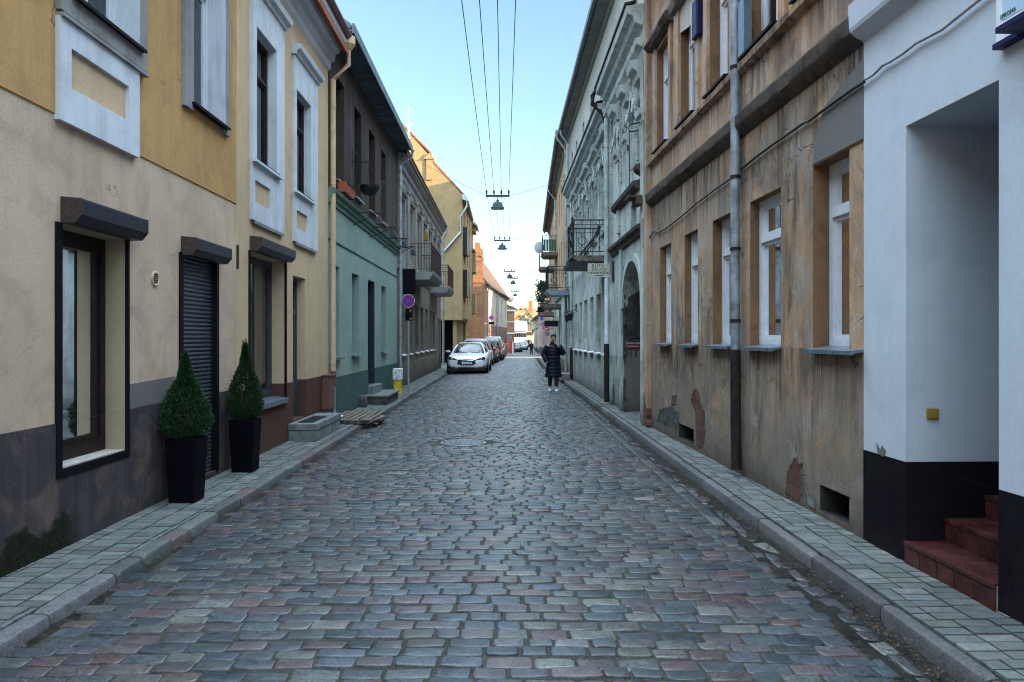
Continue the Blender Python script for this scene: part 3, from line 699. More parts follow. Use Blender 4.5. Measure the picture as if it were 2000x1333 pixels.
def window(parent, F, o, fmat, glass='glass', fw=.06, muls=(), trans=(), room=True, curtain=None, name='window', inset=0, tw=.05, cside=None, roomd=.9, roommat='interior', bottom=None, label=None):
    """Frame in the back of an opening, its pane, and the dim room (and curtain) behind."""
    d = -o['depth']; u0, u1, z0, z1 = o['u0']+inset, o['u1']-inset, o['z0']+inset, o['z1']-inset; bt = bottom or fw
    f = MB(); a, b = d-.05, d+.012
    f.fbox(F, u0, u0+fw, a, b, z0, z1); f.fbox(F, u1-fw, u1, a, b, z0, z1)
    f.fbox(F, u0+fw, u1-fw, a, b, z0, z0+bt); f.fbox(F, u0+fw, u1-fw, a, b, z1-fw, z1)
    zc = z0+bt
    cols = [u0+fw] + [u0+(u1-u0)*m for m in muls] + [u1-fw]
    for t in trans:
        zz = z0+(z1-z0)*t; f.fbox(F, u0+fw, u1-fw, a, b+.012, zz-tw/2, zz+tw/2)
    rows = [z0+bt] + [z0+(z1-z0)*t for t in trans] + [z1-fw]
    for m in muls:
        uu = u0+(u1-u0)*m
        top = rows[1] if len(rows) > 2 else rows[-1]
        f.fbox(F, uu-tw/2, uu+tw/2, a, b+.006, z0+bt, top - (tw/2 if len(rows) > 2 else 0))
    # inner sashes
    sw = fw*.55
    for j in range(len(rows)-1):
        cs = cols if (j == 0 or len(rows) == 2) else [cols[0], cols[-1]]
        for i in range(len(cs)-1):
            p0, p1 = cs[i]+(tw/2 if i else 0), cs[i+1]-(tw/2 if i < len(cs)-2 else 0); q0, q1 = rows[j]+(tw/2 if j else 0), rows[j+1]-(tw/2 if j < len(rows)-2 else 0)
            c, e = d-.045, d-.004
            f.fbox(F, p0, p0+sw, c, e, q0, q1); f.fbox(F, p1-sw, p1, c, e, q0, q1); f.fbox(F, p0+sw, p1-sw, c, e, q0, q0+sw); f.fbox(F, p0+sw, p1-sw, c, e, q1-sw, q1)
    fo = f.build(name, fmat, parent)
    if label: fo['label'] = label
    g_ = MB(); g_.poly([F.p(u0+fw*.5, d-.028, z0+fw*.5), F.p(u1-fw*.5, d-.028, z0+fw*.5), F.p(u1-fw*.5, d-.028, z1-fw*.5), F.p(u0+fw*.5, d-.028, z1-fw*.5)])
    g_.build('pane', M[glass], fo)
    if room:
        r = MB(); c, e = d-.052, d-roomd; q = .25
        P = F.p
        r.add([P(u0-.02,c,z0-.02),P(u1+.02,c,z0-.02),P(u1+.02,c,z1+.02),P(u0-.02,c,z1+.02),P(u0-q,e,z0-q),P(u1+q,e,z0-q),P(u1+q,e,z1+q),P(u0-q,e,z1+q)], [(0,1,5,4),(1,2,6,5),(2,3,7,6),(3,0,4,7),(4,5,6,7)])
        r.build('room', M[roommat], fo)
    if curtain:
        c = MB(); n = 24; D = d-.12; lo, hi = cside or (0, 1); ring = []
        for k in range(n+1):
            t = lo+(hi-lo)*k/n; uu = u0+fw*.4+(u1-u0-fw*.8)*t; dd = D+.018*math.sin(k*1.9)+.008*math.sin(k*.7)
            c.v += [tuple(F.p(uu, dd, z0)), tuple(F.p(uu, dd, z1))]
        for k in range(n): c.f.append((2*k, 2*k+2, 2*k+3, 2*k+1)); c.m.append(0)
        c.build('curtain', M[curtain], fo, shade=80)
    return fo
def sill(parent, F, o, mat, out=.08, th=.025, side=.04, drop=.0, name='sill', z=None, lip=.03):
    s = MB(); zt = (o['z0'] if z is None else z) + .012
    s.prism([F.p(o['u0']-side, d, zz) for d, zz in ((-o['depth']+.02, zt+.012), (out, zt-drop), (out, zt-drop-lip), (out-.012, zt-drop-lip), (out-.014, zt-drop-th), (-o['depth']+.02, zt-.002))], F.u*(o['u1']-o['u0']+2*side))
    return s.build(name, mat, parent)
def shutterbox(parent, F, u0, u1, z0, z1, out, mat, cap):
    h = z1-z0
    prof = [(.003, z1), (out*.98, z1-.015), (out, z1-.03), (out, z0+h*.32), (out*.66, z0), (.003, z0+.0)]
    m = MB(); m.fprof(F, u0+.012, u1-.012, prof); b = m.build('shutter_box', mat, parent)
    for a, e in ((u0, u0+.011), (u1-.011, u1)):
        c = MB(); c.fprof(F, a, e, [(d+(.004 if d > .01 else 0), z) for d, z in prof]); c.build('end_cap', cap, b)
    return b
def pipe(parent, pts, r, mat, name='downpipe', n=12, collars=(), cm=None, sub='collar'):
    m = MB(); m.tube(pts, r, n); o = m.build(name, mat, parent, shade=50)
    if collars:
        for p in collars: c = MB(); c.lathe((p[0], p[1], p[2]-.02), [(r*.98, 0), (r*1.16, 0), (r*1.16, .04), (r*.98, .04)], n); c.build(sub, cm or mat, o, shade=40)
    return o
# ---------------------------------------------------------------- left side of the street
XL = -3.42
FL = Frame((XL, 0), (XL, 50), (1, 0))
# --- yellow house, nearest on the left
yh = thing('town_house', 'ochre and beige house with a dark plinth and rolled-down shutter door, nearest on left', 'house', (XL, 5, 0), 'houses along the street')
U1 = FL.U(460)
oA = op(FL, 118, 247, 440, 921, 118, .20); oA['z1'] = 2.585
oD = op(FL, 352, 423, 490, 920, 352, .07); oD['z0'] = .13; oD['z1'] = 2.62
oU1 = opz(5.62, 6.62, 4.37, 6.35, .17); oU2 = opz(FL.U(369), FL.U(432), 4.24, 6.35, .17)
oU0 = opz(3.2, 4.2, 4.37, 6.35, .17)
ops = [oA, oD, oU1, oU2, oU0]
facade(yh, FL, -14, U1, [('plinth', -.2, 1.045, M['plinth_grey'], .008), ('lower_wall', 1.045, 3.405, M['beige_low'], 0), ('upper_wall', 3.405, 7.0, M['ochre'], .012)], ops)
# grey reveal paint, patch of old plaster by the window
m = MB(); m.fpoly(FL, [(6.52,1.052),(7.42,1.055),(7.43,1.30),(6.9,1.285),(6.53,1.275)], -.002, .006); m.build('plaster_patch', M['cement'], yh)
# paint-splashed moss at foot
fw_ = window(yh, FL, oA, M['frame_brown'], fw=.085, muls=(), curtain='curtain_t', cside=(.42,.99), name='shop_window', bottom=.14)
m = MB()
for a, b, c, e in ((oA['u0']-.07, oA['u0']+.003, oA['z0']-.05, oA['z1']), (oA['u1']-.003, oA['u1']+.028, oA['z0']-.05, oA['z1'])): m.fbox(FL, a, b, -.012, .016, c, e)
m.fbox(FL, oA['u0']+.003, oA['u1']-.003, -.012, .016, oA['z0']-.05, oA['z0']+.012)
m.build('shutter_rail', M['frame_black'], yh)
m = MB(); m.fbox(FL, oA['u1']-.004, oA['u1']+.001, -.2, -.0125, oA['z0']+.02, oA['z1']); m.fbox(FL, oA['u0'], oA['u1']-.004, -.2, -.0125, oA['z1']-.004, oA['z1']+.001); m.build('cream_reveal', M['reveal_cream'], yh)
m = MB(); m.fbox(FL, oA['u0']+.005, oA['u1']-.005, -.198, -.0125, oA['z0']-.03, oA['z0']+.022); m.build('window_ledge', M['stone_sill'], yh)
shutterbox(yh, FL, 5.52, 6.55, 2.585, 2.79, .165, M['anthracite'], M['box_end'])
shutterbox(yh, FL, FL.U(353), 8.56, 2.575, 2.775, .165, M['anthracite'], M['box_end'])
m = MB()                                                    # rolled-down shutter over the door
zz = oD['z0']
while zz < oD['z1']-.01:
    m.fprof(FL, oD['u0']+.04, oD['u1']-.04, [(-.06, zz), (-.052, zz+.004), (-.040, zz+.022), (-.046, zz+.042), (-.06, zz+.047)]); zz += .047
sd_ = m.build('roller_shutter', M['shutter'], yh)
m = MB(); m.fbox(FL, oD['u0']-.035, oD['u0']+.038, -.06, .02, oD['z0']-.01, 2.6); m.fbox(FL, oD['u1']-.038, oD['u1']+.03, -.06, .02, oD['z0']-.01, 2.6); m.build('guide_rail', M['frame_black'], sd_)
# upper windows: white surround with a recessed apron panel; narrow grey surround
def apron(parent, F, u0, u1, z0, z1, panel, mat, pmat, out=.085):
    a, b, c, e = panel; m = MB()
    m.fbox(F, u0, a, 0, out, z0, z1); m.fbox(F, b, u1, 0, out, z0, z1); m.fbox(F, a, b, 0, out, z0, c); m.fbox(F, a, b, 0, out, e, z1)
    o = m.build('apron', mat, parent)
    m = MB(); m.fbox(F, a, b, .0, .018, c, e); m.build('recessed_panel', pmat, o)
    return o
ap = apron(yh, FL, FL.U(105), FL.U(273,.05), 3.36, 4.15, (FL.U(140,.05), FL.U(252,.05), 3.645, 3.955), M['white_trim'], M['cream'], .05)
m = MB(); m.fbox(FL, FL.U(106), FL.U(276), .012, .075, 4.15, 4.18); m.build('apron_ledge', M['grey_trim'], yh)
for o, (a, b) in ((oU1, (FL.U(105), FL.U(277))), (oU2, (FL.U(352), FL.U(441))), (oU0, (2.9, 4.5))):
    m = MB(); lo = 4.2 if o is not oU2 else 4.16
    m.fbox(FL, a, o['u0'], .012, .055, lo, 6.6); m.fbox(FL, o['u1'], b, .012, .055, lo, 6.6); m.fbox(FL, o['u0'], o['u1'], .012, .055, 6.35, 6.6)
    if o is not oU2: m.fbox(FL, o['u0'], o['u1'], .012, .055, lo, o['z0'])
    m.build('window_surround', M['grey_trim'], yh)
for o in (oU0, oU1, oU2):
    m = MB(); m.fbox(FL, o['u1']-.006, o['u1']+.002, -.17, .054, o['z0']+.02, o['z1']); m.build('white_reveal', M['white_trim'], yh)
    window(yh, FL, o, M['pvc'], fw=.07, muls=(.5,), trans=(.72,), curtain='curtain_w', cside=(.0,.45)); sill(yh, FL, o, M['frame_black'], .10, side=.05, drop=.01)
# round vent, small black vent
m = MB(); u, z = FL.at(302, 545); P = FL.p
for i in range(20): pass
m.lathe(P(u, 0, z), [(.001, .0), (.075, .0), (.075, .012), (.062, .018), (.055, .008), (.001, .008)], 20, 'x'); v_ = m.build('vent', M['beige_low'], yh, shade=40)
m = MB()
for k in range(5): m.fbox(FL, u-.045, u+.045, .0085, .012, z-.04+k*.019, z-.031+k*.019)
m.build('grille', M['iron'], v_)
# cornice and roof
m = MB(); m.fprof(FL, -14, U1, [(.012,6.9),(.10,6.98),(.12,7.1),(.26,7.22),(.30,7.32),(.30,7.4),(.012,7.4)]); m.build('cornice', M['white_trim'], yh)
body(yh, FL, -14, U1, 7.0, 8, M['beige_low']); gable_roof(yh, FL, -14, U1, 7.42, 10.6, 8, .3, M['tile_red'], gmat=M['beige_low'], uo=0)

# --- cream house with tall white window surrounds
ch = thing('town_house', 'cream house with tall white window surrounds and a red brown plinth', 'house', (XL, 11.5, 0), 'houses along the street')
U2 = 13.9
oB = op(FL, 487, 557, 500, 788, 487, .22); oB['z0'] = .77; oB['z1'] = 2.87
oE = op(FL, 571.5, 596, 538, 800, 571.5, .16); oE['z0'] = .36
a1 = opz(FL.U(502,.05), FL.U(541,.05), 4.12, 5.95, .10); b1 = opz(FL.U(580,.05), FL.U(608,.05), 4.09, 5.74, .09)
facade(ch, FL, U1, U2, [('plinth', -.2, .985, M['brown_plinth'], .012), ('wall', .985, 7.2, M['cream'], .004)], [oB, oE, a1, b1])
shutterbox(ch, FL, FL.U(487), 11.17, 2.87, 3.07, .165, M['anthracite'], M['box_end'])
for a, b in ((oB['u1']-.003, oB['u1']+.03), (oB['u0']-.05, oB['u0']+.003)): m = MB(); m.fbox(FL, a, b, -.012, .02, oB['z0']-.04, oB['z1']); m.build('shutter_rail', M['frame_black'], ch)
window(ch, FL, oB, M['frame_grey'], fw=.06, muls=(), curtain='curtain_w', cside=(.55,.99), name='shop_window', bottom=.11)
sill(ch, FL, oB, M['sill'], .06, side=-.005, drop=.015, lip=.07)
# glazed door
m = MB(); D = -.16; u0, u1, z0, z1 = oE['u0'], oE['u1'], oE['z0'], oE['z1']
for a, b, c, e in ((u0, u0+.07, z0, z1), (u1-.07, u1, z0, z1), (u0+.07, u1-.07, z1-.07, z1), (u0+.07, u1-.07, z1-.62, z1-.52), (u0+.07, u1-.07, z0, z0+.52)): m.fbox(FL, a, b, D-.05, D+.02, c, e)
m.fbox(FL, u0+.07, u0+.16, D-.045, D+.005, z0+.52, z1-.62); m.fbox(FL, u1-.16, u1-.07, D-.045, D+.005, z0+.52, z1-.62)
dr = m.build('door', M['frame_grey'], ch)
m = MB(); m.fbox(FL, u0+.07, u1-.07, D-.03, D-.02, z0+.52, z1-.07); m.build('pane', M['glass'], dr)
m = MB(); m.tube([FL.p(u0+.12, D+.005, z0+1.0), FL.p(u0+.12, D+.07, z0+1.0), FL.p(u0+.24, D+.07, z0+1.0)], .011); m.build('handle', M['galv'], dr)
m = MB(); m.fbox(FL, u0-.1, u1+.1, -1.1, -.9, z0, z1); m.build('hall', M['interior'], dr)
def tall_surround(parent, F, o, u0, u1, z0, z1, panel):
    out = .05
    m = MB(); m.fbox(F, u0, o['u0'], .004, out, o['z0']-.02, z1); m.fbox(F, o['u1'], u1, .004, out, o['z0']-.02, z1); m.fbox(F, o['u0'], o['u1'], .004, out, o['z1'], z1)
    # reveals painted white
    m.fbox(F, o['u1']-.005, o['u1']+.001, -o['depth']+.013, out-.002, o['z0'], o['z1']-.006); m.fbox(F, o['u0'], o['u1']-.005, -o['depth']+.013, out-.002, o['z1']-.006, o['z1'])
    so_ = m.build('window_surround', M['white_trim'], parent)
    apron(parent, F, u0, u1, z0, o['z0']-.021, panel, M['white_trim'], M['cream'], out-.002)
    m = MB(); m.fprof(F, u0-.05, u1+.05, [(.004, z1), (out+.03, z1), (out+.045, z1+.05), (out+.10, z1+.075), (out+.12, z1+.15), (.004, z1+.17)]); m.build('hood', M['white_trim'], so_)
    m = MB(); m.fprof(F, u0+.08, u1-.03, [(out-.003, z0-.045), (out-.003, z0), (.004, z0), (.004, z0-.03)]); m.build('apron_foot', M['grey_trim'], so_)
    m = MB(); m.fbox(F, o['u0']-.18, o['u1']+.12, out-.004, out+.055, o['z0']-.055, o['z0']-.022); m.build('ledge', M['white_trim'], so_)
tall_surround(ch, FL, a1, FL.U(487), FL.U(556,.05), 3.29, 6.42, (FL.U(499,.05), FL.U(529,.05), 3.54, 3.84))
tall_surround(ch, FL, b1, FL.U(570.5), FL.U(621,.05), 3.26, 6.27, (FL.U(580,.05), FL.U(601,.05), 3.48, 3.78))
for o in (a1, b1):
    window(ch, FL, o, M['frame_brown'], fw=.06, muls=(), trans=(.70,), curtain='curtain_w', cside=(0, .6)); sill(ch, FL, o, M['frame_black'], .09, side=.02, drop=.01)
m = MB(); m.fprof(FL, U1, U2, [(.004,6.86),(.05,6.90),(.06,7.02),(.13,7.06),(.15,7.18),(.23,7.22),(.27,7.34),(.36,7.38),(.38,7.46),(.004,7.46)]); m.build('cornice', M['white_trim'], ch)
m = MB(); m.fprof(FL, U1, U2+.05, [(.25,7.47),(.42,7.47),(.47,7.53),(.47,7.57),(.44,7.57),(.40,7.52),(.25,7.52)]); m.build('gutter', M['brownpaint'], ch)
body(ch, FL, U1, U2, 7.2, 8, M['cream']); gable_roof(ch, FL, U1, U2, 7.5, 10.8, 8, .4, M['tile_red'], gmat=M['cream'], uo=0)
px = XL+.085; py = U2+.06
pipe(ch, [(px+.3,py,7.32),(px+.3,py,7.02),(px,py,6.72),(px,py,1.05)], .052, M['creampipe'], collars=[(px,py,z) for z in (1.2,2.3,3.5,4.7,6.2)])
m = MB(); m.lathe((px+.3, py, 7.3), [(.055,0),(.075,.02),(.12,.09),(.13,.10),(.13,.25),(.12,.25),(.115,.12),(.05,.05)], 20); m.build('rain_head', M['creampipe'], ch, shade=40)
pipe(ch, [(px,py,1.049),(px,py,.74)], .054, M['brownpaint'], name='pipe_sleeve')
pipe(ch, [(px,py,.739),(px,py,.26),(px+.05,py,.19),(px+.2,py-.03,.14)], .052, M['galv'], name='pipe_shoe', collars=[(px,py,.5)])
ub = MB(); ub.fbox(FL, 13.38, 13.82, .012, .15, .36, .98); c_ = ub.build('meter_box', M['brownpaint'], ch, bevel=.006)
ub = MB(); ub.fbox(FL, 13.35, 13.85, .012, .18, .981, 1.0); ub.build('lid', M['brownpaint'], c_)
ub = MB(); ub.fbox(FL, 13.42, 13.78, .012, .10, .1, .358); ub.build('pedestal', M['brownpaint'], c_)
m = MB(); u, z = FL.at(463, 502); m.fbox(FL, u-.035, u+.035, .004, .012, z-.15, z+.15); m.build('vent', M['frame_brown'], ch)

# paved doorstep with a scraper mat
st = thing('doorstep', 'low grey block doorstep with a black scraper mat set in its top', 'doorstep', (-3.2, 12.2, .1))
X0, X1, Y0, Y1 = -3.405, -2.965, 11.3, 13.0
m = MB(); m.box(X0, X1-.012, Y0+.012, Y1-.012, .05, .235); m.build('core', M['grout'], st)
m = MB(); rng = random.Random(3)
for i in range(5): m.box(X0+i*.087+.003, X0+(i+1)*.087-.003, Y0, Y0+.05, .06, .232)
for i in range(15): m.box(X1-.05, X1, Y0+.052+i*.1047, Y0+.052+(i+1)*.1047-.005, .06, .232)
m.build('block_riser', M['concrete'], st, bevel=.006)
m = MB(); y0, y1, x0, x1 = Y0+.16, Y1-.45, X0+.06, X1-.1
m.box(X0, X1+.012, Y0-.012, y0, .238, .34); m.box(X0, X1+.012, y1, Y1, .238, .34); m.box(X0, x0, y0+.001, y1-.001, .238, .34); m.box(x1, X1+.012, y0+.001, y1-.001, .238, .34)
m.build('tread', M['concrete'], st, bevel=.008)
m = MB(); m.box(x0, x1, y0, y1, .238, .318)
for i in range(26): m.box(x0+.01, x1-.01, y0+.012+i*(y1-y0)/26.3, y0+.03+i*(y1-y0)/26.3, .3185, .331)
m.build('scraper_mat', M['mat_rubber'], st)

# --- teal house with dark boarded upper floor
th = thing('town_house', 'teal ground floor house with dark boarded upper storey and deep eaves', 'house', (XL, 18, 0), 'houses along the street')
U3 = 22.8
g1 = opz(14.15, FL.U(663), 1.31, 3.16, .24); g2 = op(FL, 687.5, 701, 533, 694, 687.5, .24); gd = op(FL, 718.5, 731.5, 546, 754, 718.5, .30); g3 = op(FL, 745, 754, 558, 690, 745, .24)
g2['z0'] = g3['z0'] = 1.31
facade(th, FL, U2, U3, [('plinth', -.2, .90, M['teal_dark'], .014), ('lower_wall', .90, 4.32, M['teal'], 0)], [g1, g2, gd, g3])
w1 = opz(14.45, 15.2, 4.9, 7.0, .26); w2 = opz(16.2, 17.0, 4.9, 6.96, .26); w3 = opz(17.95, 18.8, 4.9, 6.94, .26); w4 = opz(19.75, 20.5, 4.9, 6.9, .26)
facade(th, FL, U2, U3, [('upper_wall', 4.62, 7.62, M['wood_dark'], .03)], [w1, w2, w3, w4])
m = MB(); m.fprof(FL, U2, U3, [(0,4.32),(.035,4.33),(.04,4.40),(.08,4.43),(.09,4.50),(.14,4.53),(.16,4.60),(.05,4.66),(0,4.66)]); m.build('cornice', M['teal_trim'], th)
m = MB(); m.fbox(FL, U2, U3, 0, .018, 3.62, 3.645); m.build('string_line', M['teal_dark'], th)
for o in (g1, g2, g3): window(th, FL, o, M['frame_grey'], fw=.06, muls=(.5,), trans=(.68,), curtain='curtain_w', cside=(0,.4)); sill(th, FL, o, M['sill'], .09, side=.04, lip=.05, drop=.015)
for o in (w1, w2, w3, w4): window(th, FL, o, M['frame_brown'], fw=.06, muls=(.5,), trans=(.7,)); sill(th, FL, o, M['galv'], .10, side=.03, drop=.015)
m = MB(); m.fbox(FL, gd['u0'], gd['u1'], -.34, -.28, gd['z0'], gd['z1']-.45); m.fbox(FL, gd['u0']+.06, gd['u1']-.06, -.28, -.27, gd['z0']+.15, gd['z0']+1.0); m.fbox(FL, gd['u0']+.06, gd['u1']-.06, -.28, -.27, gd['z0']+1.1, gd['z1']-.55); m.fbox(FL, gd['u0'], gd['u1'], -.34, -.27, gd['z1']-.45, gd['z1'])
for uu, e in ((gd['u0'], .006), (gd['u1'], -.006)): m.fbox(FL, min(uu, uu+e), max(uu, uu+e), -.27, -.001, gd['z0'], gd['z1']-.006)
do = m.build('door', M['navy'], th)
m = MB(); m.fbox(FL, gd['u0']+.07, gd['u0']+.09, -.27, -.2, gd['z0']+1.0, gd['z0']+1.12); m.build('handle', M['galv'], do)
# eaves
m = MB(); m.fprof(FL, U2+.02, U3, [(.03,7.62),(.46,7.66),(.46,7.69),(-.3,7.66)]); m.build('soffit', M['board_soffit'], th)
m = MB(); m.fprof(FL, U2+.02, U3+.05, [(.461,7.62),(.50,7.62),(.50,7.82),(.461,7.80)]); m.build('fascia', M['zinc_dark'], th)
body(th, FL, U2, U3, 7.6, 8, M['wood_dark']); gable_roof(th, FL, U2+.02, U3, 8.02, 10.9, 8, .44, M['zinc_dark'], thick=.1, gmat=M['wood_dark'], uo=0)
pipe(th, [(XL+.5,22.9,7.7),(XL+.45,22.9,7.5),(XL+.1,22.9,7.2),(XL+.1,22.9,.2)], .055, M['galv'], collars=[(XL+.1,22.9,z) for z in (1.0,2.4,3.8,5.2,6.6)])
# two stone steps
sp = thing('doorstep', 'two worn concrete steps below the navy door in the teal wall', 'doorstep', (-3.2, 18.3, .1))
m = MB(); m.fbox(FL, 17.85, 18.9, .012, .2, .30, .50); m.build('upper_step', M['concrete'], sp, bevel=.012)
m = MB(); m.fbox(FL, 17.45, 19.3, .014, .56, .05, .25); m.build('lower_step', M['concrete_dark'], sp, bevel=.01)
m = MB(); m.fbox(FL, 17.42, 19.35, .014, .6, .2505, .30); m.build('tread', M['concrete'], sp, bevel=.01)
def boulder(name, x, y, z, sx, sy, sz, seed, mat):
    bm = bmesh.new(); bmesh.ops.create_cube(bm, size=2); bmesh.ops.subdivide_edges(bm, edges=bm.edges[:], cuts=4, use_grid_fill=True)
    for v in bm.verts:
        n_ = v.co.normalized(); v.co = v.co*.55 + n_*.55*1.25; v.co += n_*.12*mnoise.noise(v.co*1.6+V(seed,0,0)); v.co = V(x+v.co.x*sx, y+v.co.y*sy, z+v.co.z*sz)
    me = bpy.data.meshes.new(name); bm.to_mesh(me); bm.free(); me.materials.append(mat)
    o = bpy.data.objects.new(name, me); COL.objects.link(o); return o
q = at_depth(706, 776, 16.9); o = boulder('boulder', q.x-.02, q.y, .19, .13, .14, .13, 2, M['concrete_dark']); tag(o, 'squat dark granite block beside the two steps of the teal house', 'stone')
# broken pallet
pl = thing('pallet', 'broken wooden pallet lying on the pavement under the teal wall', 'pallet', (-2.95, 14.5, .11))
rng = random.Random(8)
def plank(x0, x1, y0, y1, z0, z1, ang=0, tilt=0, name='slat'):
    m = MB(); c = V((x0+x1)/2, (y0+y1)/2, (z0+z1)/2); R = Matrix.Rotation(math.radians(ang), 3, 'Z') @ Matrix.Rotation(math.radians(tilt), 3, 'Y')
    hx, hy, hz = (x1-x0)/2, (y1-y0)/2, (z1-z0)/2
    m.hexa([c + R @ V(a*hx, b*hy, d*hz) for d in (-1,1) for a, b in ((-1,-1),(1,-1),(1,1),(-1,1))]); m.build(name, M['pallet_wood'], pl, bevel=.004)
y_n, y_f = 13.55, 15.25
for yy in (y_n+.06, (y_n+y_f)/2, y_f-.06): plank(-3.38, -2.52, yy-.045, yy+.045, .075, .125, rng.uniform(-1,1), 0, 'bearer')
for k in range(7):
    x = -3.36 + k*.122; plank(x, x+.092, y_n-.03, y_f+.02, .127, .146, rng.uniform(-1.5,1.5), rng.uniform(-1.5,1.5))
plank(-2.56, -2.44, y_n+.1, y_f-.3, .07, .09, 2, 38); plank(-2.50, -2.40, y_n-.1, y_n+.9, .10, .12, -9, -30)
# floodlights on long arms under the cornice
for i, yy in enumerate((15.6, 17.6, 19.6, 21.4)):
    f = thing('floodlight', ['black floodlight on a long arm over the teal wall, nearest of the row', 'black floodlight on a long arm, second of the row over the teal wall', 'black floodlight on a long arm, third along the green cornice', 'black floodlight on a long arm beside the grey downpipe'][i], 'floodlight', (XL, yy, 4.3), 'floodlights on the teal house')
    m = MB(); m.tube([FL.p(yy-.0, .2, 4.42), FL.p(yy, .75, 4.42)], .013); m.tube([FL.p(yy+.35, .05, 4.2), FL.p(yy, .70, 4.42)], .009); m.tube([FL.p(yy, .72, 4.43), FL.p(yy, .72, 4.33)], .013); m.build('arm', M['iron'], f)
    m = MB(); m.hexa([FL.p(yy+a*sx, .72+b*sy-c*.05, 4.33-(1-c)*.17) for c, sx, sy in ((0,.10,.085),(1,.05,.045)) for a, b in ((-1,-1),(1,-1),(1,1),(-1,1))]); m.build('lamp_housing', M['plastic'], f, bevel=.008)
# hanging basket, window trough
hb = thing('hanging_basket', 'dark hanging basket with dry twigs on an iron bracket of the boarded wall', 'hanging basket', (-2.98, 16.0, 5.0))
bc = FL.p(15.95, .42, 4.98)
m = MB(); m.tube([FL.p(15.95, .03, 5.62), FL.p(15.95, .48, 5.60)], .012); m.tube([FL.p(15.95, .03, 5.85), FL.p(15.95, .42, 5.62)], .009); m.tube([FL.p(15.95,.03,5.5), FL.p(15.95,.03,5.9)], .012); m.build('bracket', M['iron'], hb)
m = MB()
for a in (0, 2.1, 4.2): m.tube([bc+V(.2*math.cos(a), .2*math.sin(a), .1), bc+V(0,0,.62)], .004, 5)
m.build('chain', M['iron'], hb)
m = MB(); m.lathe(bc+V(0,0,-.1), [(.03,-.02),(.12,0),(.2,.1),(.225,.2),(.21,.2),(.18,.13),(.02,.1)], 14); m.build('bowl', M['plastic'], hb, shade=50)
m = MB(); rng = random.Random(4)
for i in range(46):
    a = rng.uniform(0, 6.28); r = rng.uniform(.05, .2); b = bc+V(r*math.cos(a), r*math.sin(a), .08); l = rng.uniform(.12, .38); q = b+V(math.cos(a)*l*rng.uniform(.3,1), math.sin(a)*l*rng.uniform(.3,1), l*rng.uniform(-.3,.6)); m.tube([b, (b+q)/2+V(0,0,.05), q], .004, 4)
m.build('twigs', M['twig'], hb)
wt = thing('window_trough', 'orange plastic window trough below the first boarded window, by the cream downpipe', 'window box', FL.p(15.0, .15, 4.9))
m = MB(); a, b = 14.5, 15.35; m.add([FL.p(a,.06,4.66),FL.p(b,.06,4.66),FL.p(b,.2,4.66),FL.p(a,.2,4.66),FL.p(a-.03,.04,4.86),FL.p(b+.03,.04,4.86),FL.p(b+.03,.25,4.86),FL.p(a-.03,.25,4.86)], [(0,1,2,3),(0,1,5,4),(1,2,6,5),(2,3,7,6),(3,0,4,7)]); m.build('trough', M['terracotta'], wt)
m = MB(); m.fbox(FL, a, b, .06, .23, 4.82, 4.83); m.build('soil', M['soil'], wt)
m = MB(); m.fbox(FL, a-.04, b+.04, .252, .262, 4.84, 4.87); m.fbox(FL, a+.1, a+.13, .031, .24, 4.62, 4.645); m.fbox(FL, b-.13, b-.1, .031, .24, 4.62, 4.645); m.build('rail', M['iron'], wt)
# white and yellow cabinet
cb = thing('junction_cabinet', 'small white junction cabinet scrawled with black marks on a yellow base', 'cabinet', (-3.13, 21, .1))
m = MB(); m.box(-3.23, -3.02, 20.9, 21.15, .055, .47); m.build('base', M['yellow'], cb, bevel=.01)
m = MB(); m.box(-3.25, -3.0, 20.85, 21.2, .472, .80); bx_ = m.build('housing', M['white'], cb, bevel=.015)
m = MB(); rng = random.Random(12)
for i in range(5):
    cx, cz = -3.2+rng.uniform(0,.15), .52+i*.055; pts = [V(cx+.03*math.cos(t*1.3+i)*rng.uniform(.5,1), 20.847, cz+.025*math.sin(t*1.7)) for t in range(6)]; m.tube(pts, .006, 4)
m.build('scrawl', M['ink'], bx_)
# traffic sign post
Ys = 21.0; xs = (798-CX)*Ys/FP
ts = thing('sign_post', 'galvanised post with a blue and red no stopping sign and black sign backs', 'traffic sign', (xs, Ys, .1))
m = MB(); m.tube([(xs,Ys,.05),(xs,Ys,3.78)], .03, 12); m.build('pole', M['galv'], ts, shade=50)
zc = at_depth(798, 588, Ys).z
def disc(c, r0, r1, y0, y1, n=36):
    m = MB(); c = Vector(c); m.lathe(c, [(r0, y0), (r1, y0), (r1, y1), (r0, y1)], n, 'y'); return m
sg = disc((xs, Ys-.04, zc), .001, .188, 0, .012).build('round_sign', M['white'], ts, shade=40)
disc((xs, Ys-.0405, zc), .001, .150, -.003, 0).build('blue_field', M['blue'], sg, shade=40)
MB().lathe((xs, Ys-.0405, zc), [(.150,-.004),(.180,-.004),(.180,0),(.150,0)], 36, 'y', ring=True).build('red_ring', M['red'], sg, shade=40)
m = MB()
for s_ in (1, -1):
    a = math.radians(45)*s_; dx, dz = math.cos(a), math.sin(a); l, w_ = .152, .014
    m.prism([V(xs+dx*l*i-dz*w_*j, Ys-.0436, zc+dz*l*i+dx*w_*j) for i, j in ((-1,-1),(1,-1),(1,1),(-1,1))], (0, -.002 if s_ > 0 else -.003, 0))
m.build('cross', M['red'], sg)
a = at_depth(787, 526, Ys); b = at_depth(812, 575, Ys)
m = MB(); m.box(a.x, b.x, Ys-.045, Ys-.033, b.z, a.z); bk = m.build('board', M['signback'], ts, bevel=.004)
